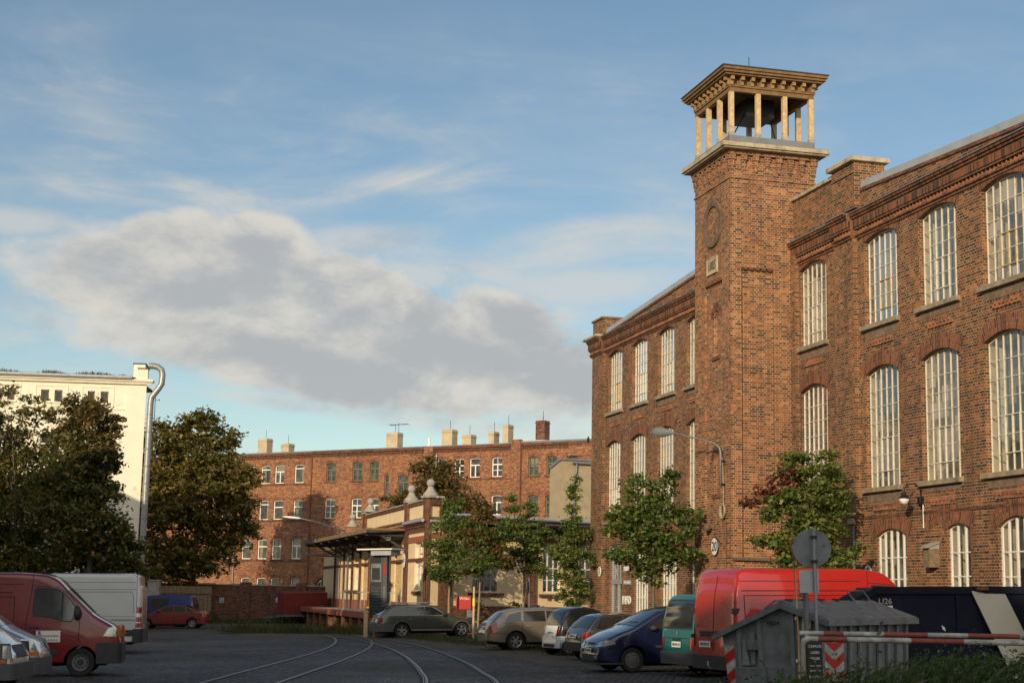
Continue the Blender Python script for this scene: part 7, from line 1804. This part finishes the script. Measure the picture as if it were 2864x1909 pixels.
m = MB(); m.box(-.35, .5, .02, .1, .1, .93); m.build('lower_panel', 'timber', wf)

# traffic signs seen from behind
ts = stand('traffic_sign', 4.88, 25.0, R_(-6), 'round grey traffic sign seen from the back on a steel pole above the waste container', 'sign')
m = MB(); m.tube([(0, 0, -.2), (0, 0, 2.94)], .030, 10); m.build('pole', 'zinc', ts, smooth=True)
MM = Matrix.Translation((-.03, .045, 2.62)) @ Matrix.Rotation(-PI / 2, 4, 'X'); m = MB(); m.lathe([(.001, 0), (.300, 0), (.302, .012), (.300, .022), (.001, .022)], 40, MM); dd = m.build('disc', 'steel_galv', ts, smooth=True, angle=40)
m = MB(); m.box(-.05, -.025, .02, .045, 2.33, 2.91); m.build('rail', 'zinc', ts)
m = MB()
for z in (2.80, 2.42): m.box(-.05, .05, -.04, .05, z - .02, z + .02)
m.build('clamps', 'black_metal', ts); text(ts, 'S 1', .045, face_ny(.17, .042, 2.66), 'sign_black')
m = MB(); m.box(-.24, .06, .035, .045, 1.93, 2.28); m.build('supplementary_plate', 'zinc_flat', ts)
tb = stand('traffic_sign', 4.74, 25.9, R_(74), 'red round traffic sign seen edge on and bent, on a thin yellowish leaning pole', 'sign')
m = MB(); m.tube([(.0, 0, -.2), (0, -.02, 1.2), (0, .02, 2.45)], .016, 8); m.build('pole', 'paint_ochre', tb)
m = MB(); n = 10; vs = []
for i in range(n + 1):
    z = -.30 + .60 * i / n; w = math.sqrt(max(0, .09 - z * z))
    for j in range(7): x = -w + 2 * w * j / 6; vs.append((x, .05 + .05 * math.sin(z * 5) + .06 * x, 2.62 + z))
m.add(vs, [(i * 7 + j, i * 7 + j + 1, (i + 1) * 7 + j + 1, (i + 1) * 7 + j) for i in range(n) for j in range(6)]); o = m.build('disc', 'red_band', tb, smooth=True)
sm = o.modifiers.new('s', 'SOLIDIFY'); sm.thickness = .006
m = MB(); m.add([(-.05, .04, 2.36), (.06, .05, 2.36), (.03, .04, 2.2), (.0, .02, 1.9)], [(0, 3, 2, 1)]); m.build('torn_flap', 'red_band', tb)
pp_ = stand('steel_post', 4.80, 25.4, 0, 'short grey steel post with a small plate beside the round sign pole', 'post')
m = MB(); m.tube([(0, 0, -.2), (0, 0, 2.10)], .042, 10); m.box(-.10, -.055, -.04, .04, 1.86, 2.14); m.build('post', 'steel_galv', pp_)

# striped barrier with chalkboard
def pole_bands(e, p, q, r, offs, first):
    p = Vector(p); q = Vector(q); d = q - p; L = d.length; t = 0; k = first; last = []
    ed = [0] + offs + [L]
    for a, b in zip(ed, ed[1:]):
        m = MB(); m.tube([p + d * (a / L), p + d * (b / L)], r, 12, cap=True); m.build('red_segment' if k % 2 else 'white_segment', 'red_band' if k % 2 else 'white_band', e, smooth=True, angle=50); k += 1
ba = stand('barrier', 3.92, 21.0, 0, 'rusty red and white striped barrier frame nearest the camera', 'barrier')
H0_ = 1.33
pole_bands(ba, (0.06, 0, H0_), (5.2, .0, H0_ - .11), .036, [.14, .52, 1.36, 2.05, 3.1, 4.1], 0)
m = MB(); m.tube([(.07, 0, H0_), (.015, 0, H0_ - .02), (0, 0, H0_ - .08), (0, 0, -.2)], .038, 12); m.build('post', 'white_band', ba, smooth=True)
m = MB(); m.box(.04, .115, -.012, .012, .0, H0_ - .06); m.build('rusty_plate', 'rust', ba); m = MB(); m.tube([(0, 0, .80), (1.2, 0, .80)], .025, 10); m.build('lower_rail', 'white_band', ba)
m = MB(); m.tube([(5.2, 0, H0_ - .11), (5.2, 0, -.2)], .038, 10); m.build('end_post', 'white_band', ba)
bb = stand('barrier', 4.02, 21.8, 0, 'second striped barrier pole running just behind the nearer one', 'barrier')
pole_bands(bb, (0, 0, 1.385), (5.4, 0, 1.29), .034, [.33, .60, 1.15, 1.75, 2.30, 3.0, 4.0], 0)
m = MB(); m.tube([(.1, 0, 1.38), (.1, 0, -.2)], .03, 8); m.tube([(5.3, 0, 1.28), (5.3, 0, -.2)], .03, 8); m.build('post', 'white_band', bb)
cbd = stand('chalkboard', 4.06, 20.95, 0, 'narrow black chalkboard with white handwriting and an arrow hanging on the barrier', 'sign', z=gz(4.06))
m = MB(); m.box(-.095, .095, -.02, 0, .76, 1.30); m.build('board', 'chalkboard', cbd)
for s_, z, h_ in (('SCHMUCK', 1.235, .048), ('LADEN', 1.155, .046), ('TOLLES', 1.08, .046), ('&', 1.04, .022), ('KERAMIKATELIER', .985, .024), ('ZAUBEREIEN', .925, .032)): text(cbd, s_, h_, face_ny(0, -.0215, z), 'sign_white', 'chalk_writing', .0008, sx=.78)
m = MB(); m.box(-.085, .05, -.024, -.0205, .83, .865); m.add([(.045, -.022, .81), (.085, -.022, .845), (.045, -.022, .885)], [(0, 1, 2)]); m.build('arrow', 'white_band', cbd)

# ================================================================== SMALL THINGS, middle distance
ip = stand('information_pillar', -5.85, 74.2, R_(-28), 'tall dark information pillar with a small flat roof and company listings', 'sign')
m = MB(); m.box(-.50, .10, -.10, .10, .35, 3.75); m.build('panel', 'chalkboard', ip)
m = MB(); m.box(-.54, -.50, -.13, .13, -.2, 3.95); m.box(.10, .17, -.13, .13, -.2, 3.95); m.box(.17, .40, -.10, .10, .9, 3.90); m.build('frame', 'grey_plastic', ip)
m = MB(); m.box(-.48, .08, -.108, -.101, 2.50, 3.35); m.build('map_panel', 'steel_galv', ip); m = MB(); m.box(-.42, .02, -.114, -.109, 2.60, 3.15); m.build('map_print', 'chalkboard', ip)
m = MB(); m.box(.19, .28, -.108, -.101, 2.75, 3.40); m.build('red_strip', 'red_reflect', ip)
m = MB(); rr = random.Random(4)
for i in range(16): m.box(.19, .32, -.106, -.101, 2.2 - i * .10, 2.27 - i * .10)
m.build('name_strips', 'steel_galv', ip)
m = MB()
for i in range(11):
    x = -.44
    while x < .0: w = rr.uniform(.02, .09); m.box(x, min(x + w, .05), -.106, -.101, 2.2 - i * .14, 2.26 - i * .14); x += w + .03
m.build('listing_marks', 'grey_plastic', ip)
m = MB(); m.box(-1.0, .95, -.55, .55, 3.97, 4.03); m.build('roof_plate', 'paint_white', ip); m = MB(); m.box(-.30, .80, -.40, .40, 3.72, 3.965); m.build('roof_box', 'zinc_flat', ip)
for i, (x, y, h) in enumerate(((-6.45, 73.3, 1.22), (-6.0, 73.1, .62))):
    wp = stand('wooden_post', x, y, R_(10), ['squared timber post left of the information pillar', 'shorter squared timber post in front of the information pillar'][i], 'post')
    m = MB(); m.box(-.09, .09, -.09, .09, -.2, h); m.build('post', 'timber_new', wp, bevel=.01)
mr = stand('round_sign', .98, 68.2, R_(80), 'round sign seen edge on, on a grey pole in front of the white barred windows', 'sign')
m = MB(); m.tube([(0, 0, -.2), (0, 0, 2.6)], .03, 8); m.build('pole', 'zinc', mr); m = MB(); m.lathe([(.001, 0), (.30, 0), (.30, .03), (.001, .03)], 24, Matrix.Translation((0, .04, 2.25)) @ Matrix.Rotation(-PI / 2, 4, 'X')); m.build('disc', 'grey_plastic', mr)
rb = stand('red_sign_board', -2.05, 76.3, R_(-20), 'red board with white lettering on the yellow wall behind the olive estate', 'sign', z=0)
m = MB(); m.box(-.38, .38, 0, .12, 1.12, 1.74); m.build('board', 'red_reflect', rb); text(rb, 'Wöbu', .20, face_ny(.05, -.004, 1.62), 'sign_white')
rs = MB()
fp = empty('flower_basket', YC + Matrix.Rotation(YLR, 3, 'Z') @ Vector((S(.9), .9, zk(2.1))), YLR, 'hanging basket of pink flowers at the ramp end of the yellow hall', 'plant')
leaves('foliage', [((0, 0, 0), (.35, .3, .4))], 260, .10, 'leaf_orange', fp, 61); m = MB(); m.lathe([(.001, -.35), (.16, -.3), (.2, -.1)], 12); m.build('pot', 'plaster_red', fp)
for i, (s_, tx) in enumerate(((S(.0), ''), (S(4.4), ''))):
    dk = empty('house_number_sign', YC + Matrix.Rotation(YLR, 3, 'Z') @ Vector((s_, .14, zk(3.4) - .05)), YLR, ['white oval number disc on the front brick pier of the yellow hall', 'white oval number disc on the second pier under the canopy'][i], 'sign')
    m = MB(); m.lathe([(.001, .02), (.26, .02), (.265, 0), (.001, 0)], 24, Matrix.Rotation(-PI / 2, 4, 'X') @ Matrix.Diagonal((1, 1.4, 1, 1))); m.build('plate', 'sign_white', dk); text(dk, '10' if i == 0 else '9', .30, face_py(0, .025, 0))
ltb = empty('letter_box', YC + Matrix.Rotation(YLR, 3, 'Z') @ Vector((S(4.0), .14, zk(2.2))), YLR, 'grey letter box on the pier beside the loading doors', 'letter box')
m = MB(); m.box(-.18, .18, 0, .18, -.3, .25); m.build('box', 'grey_box', ltb, bevel=.02)
bk_ = empty('bicycle_basket', YC + Matrix.Rotation(YLR, 3, 'Z') @ Vector((S(2.6), 1.3, .82)), YLR, 'black and yellow crate standing on the loading ramp', 'crate')
m = MB(); m.box(-.25, .25, -.2, .2, 0, .3); m.build('crate', 'black_plastic', bk_, bevel=.02); m = MB(); m.box(-.26, .26, -.21, .21, .18, .26); m.build('band', 'paint_yellow', bk_)
pg = empty('pigeon', fw(27.35, .30, 8.45), 0, 'small dark pigeon clinging to the far corner of the factory', 'bird')
m = MB(); m.lathe([(.001, -.16), (.03, -.12), (.055, -.04), (.06, .03), (.035, .09), (.035, .12), (.02, .155), (.001, .16)], 10, Matrix.Rotation(.5, 4, 'X')); m.build('body', 'black_plastic', pg, smooth=True)
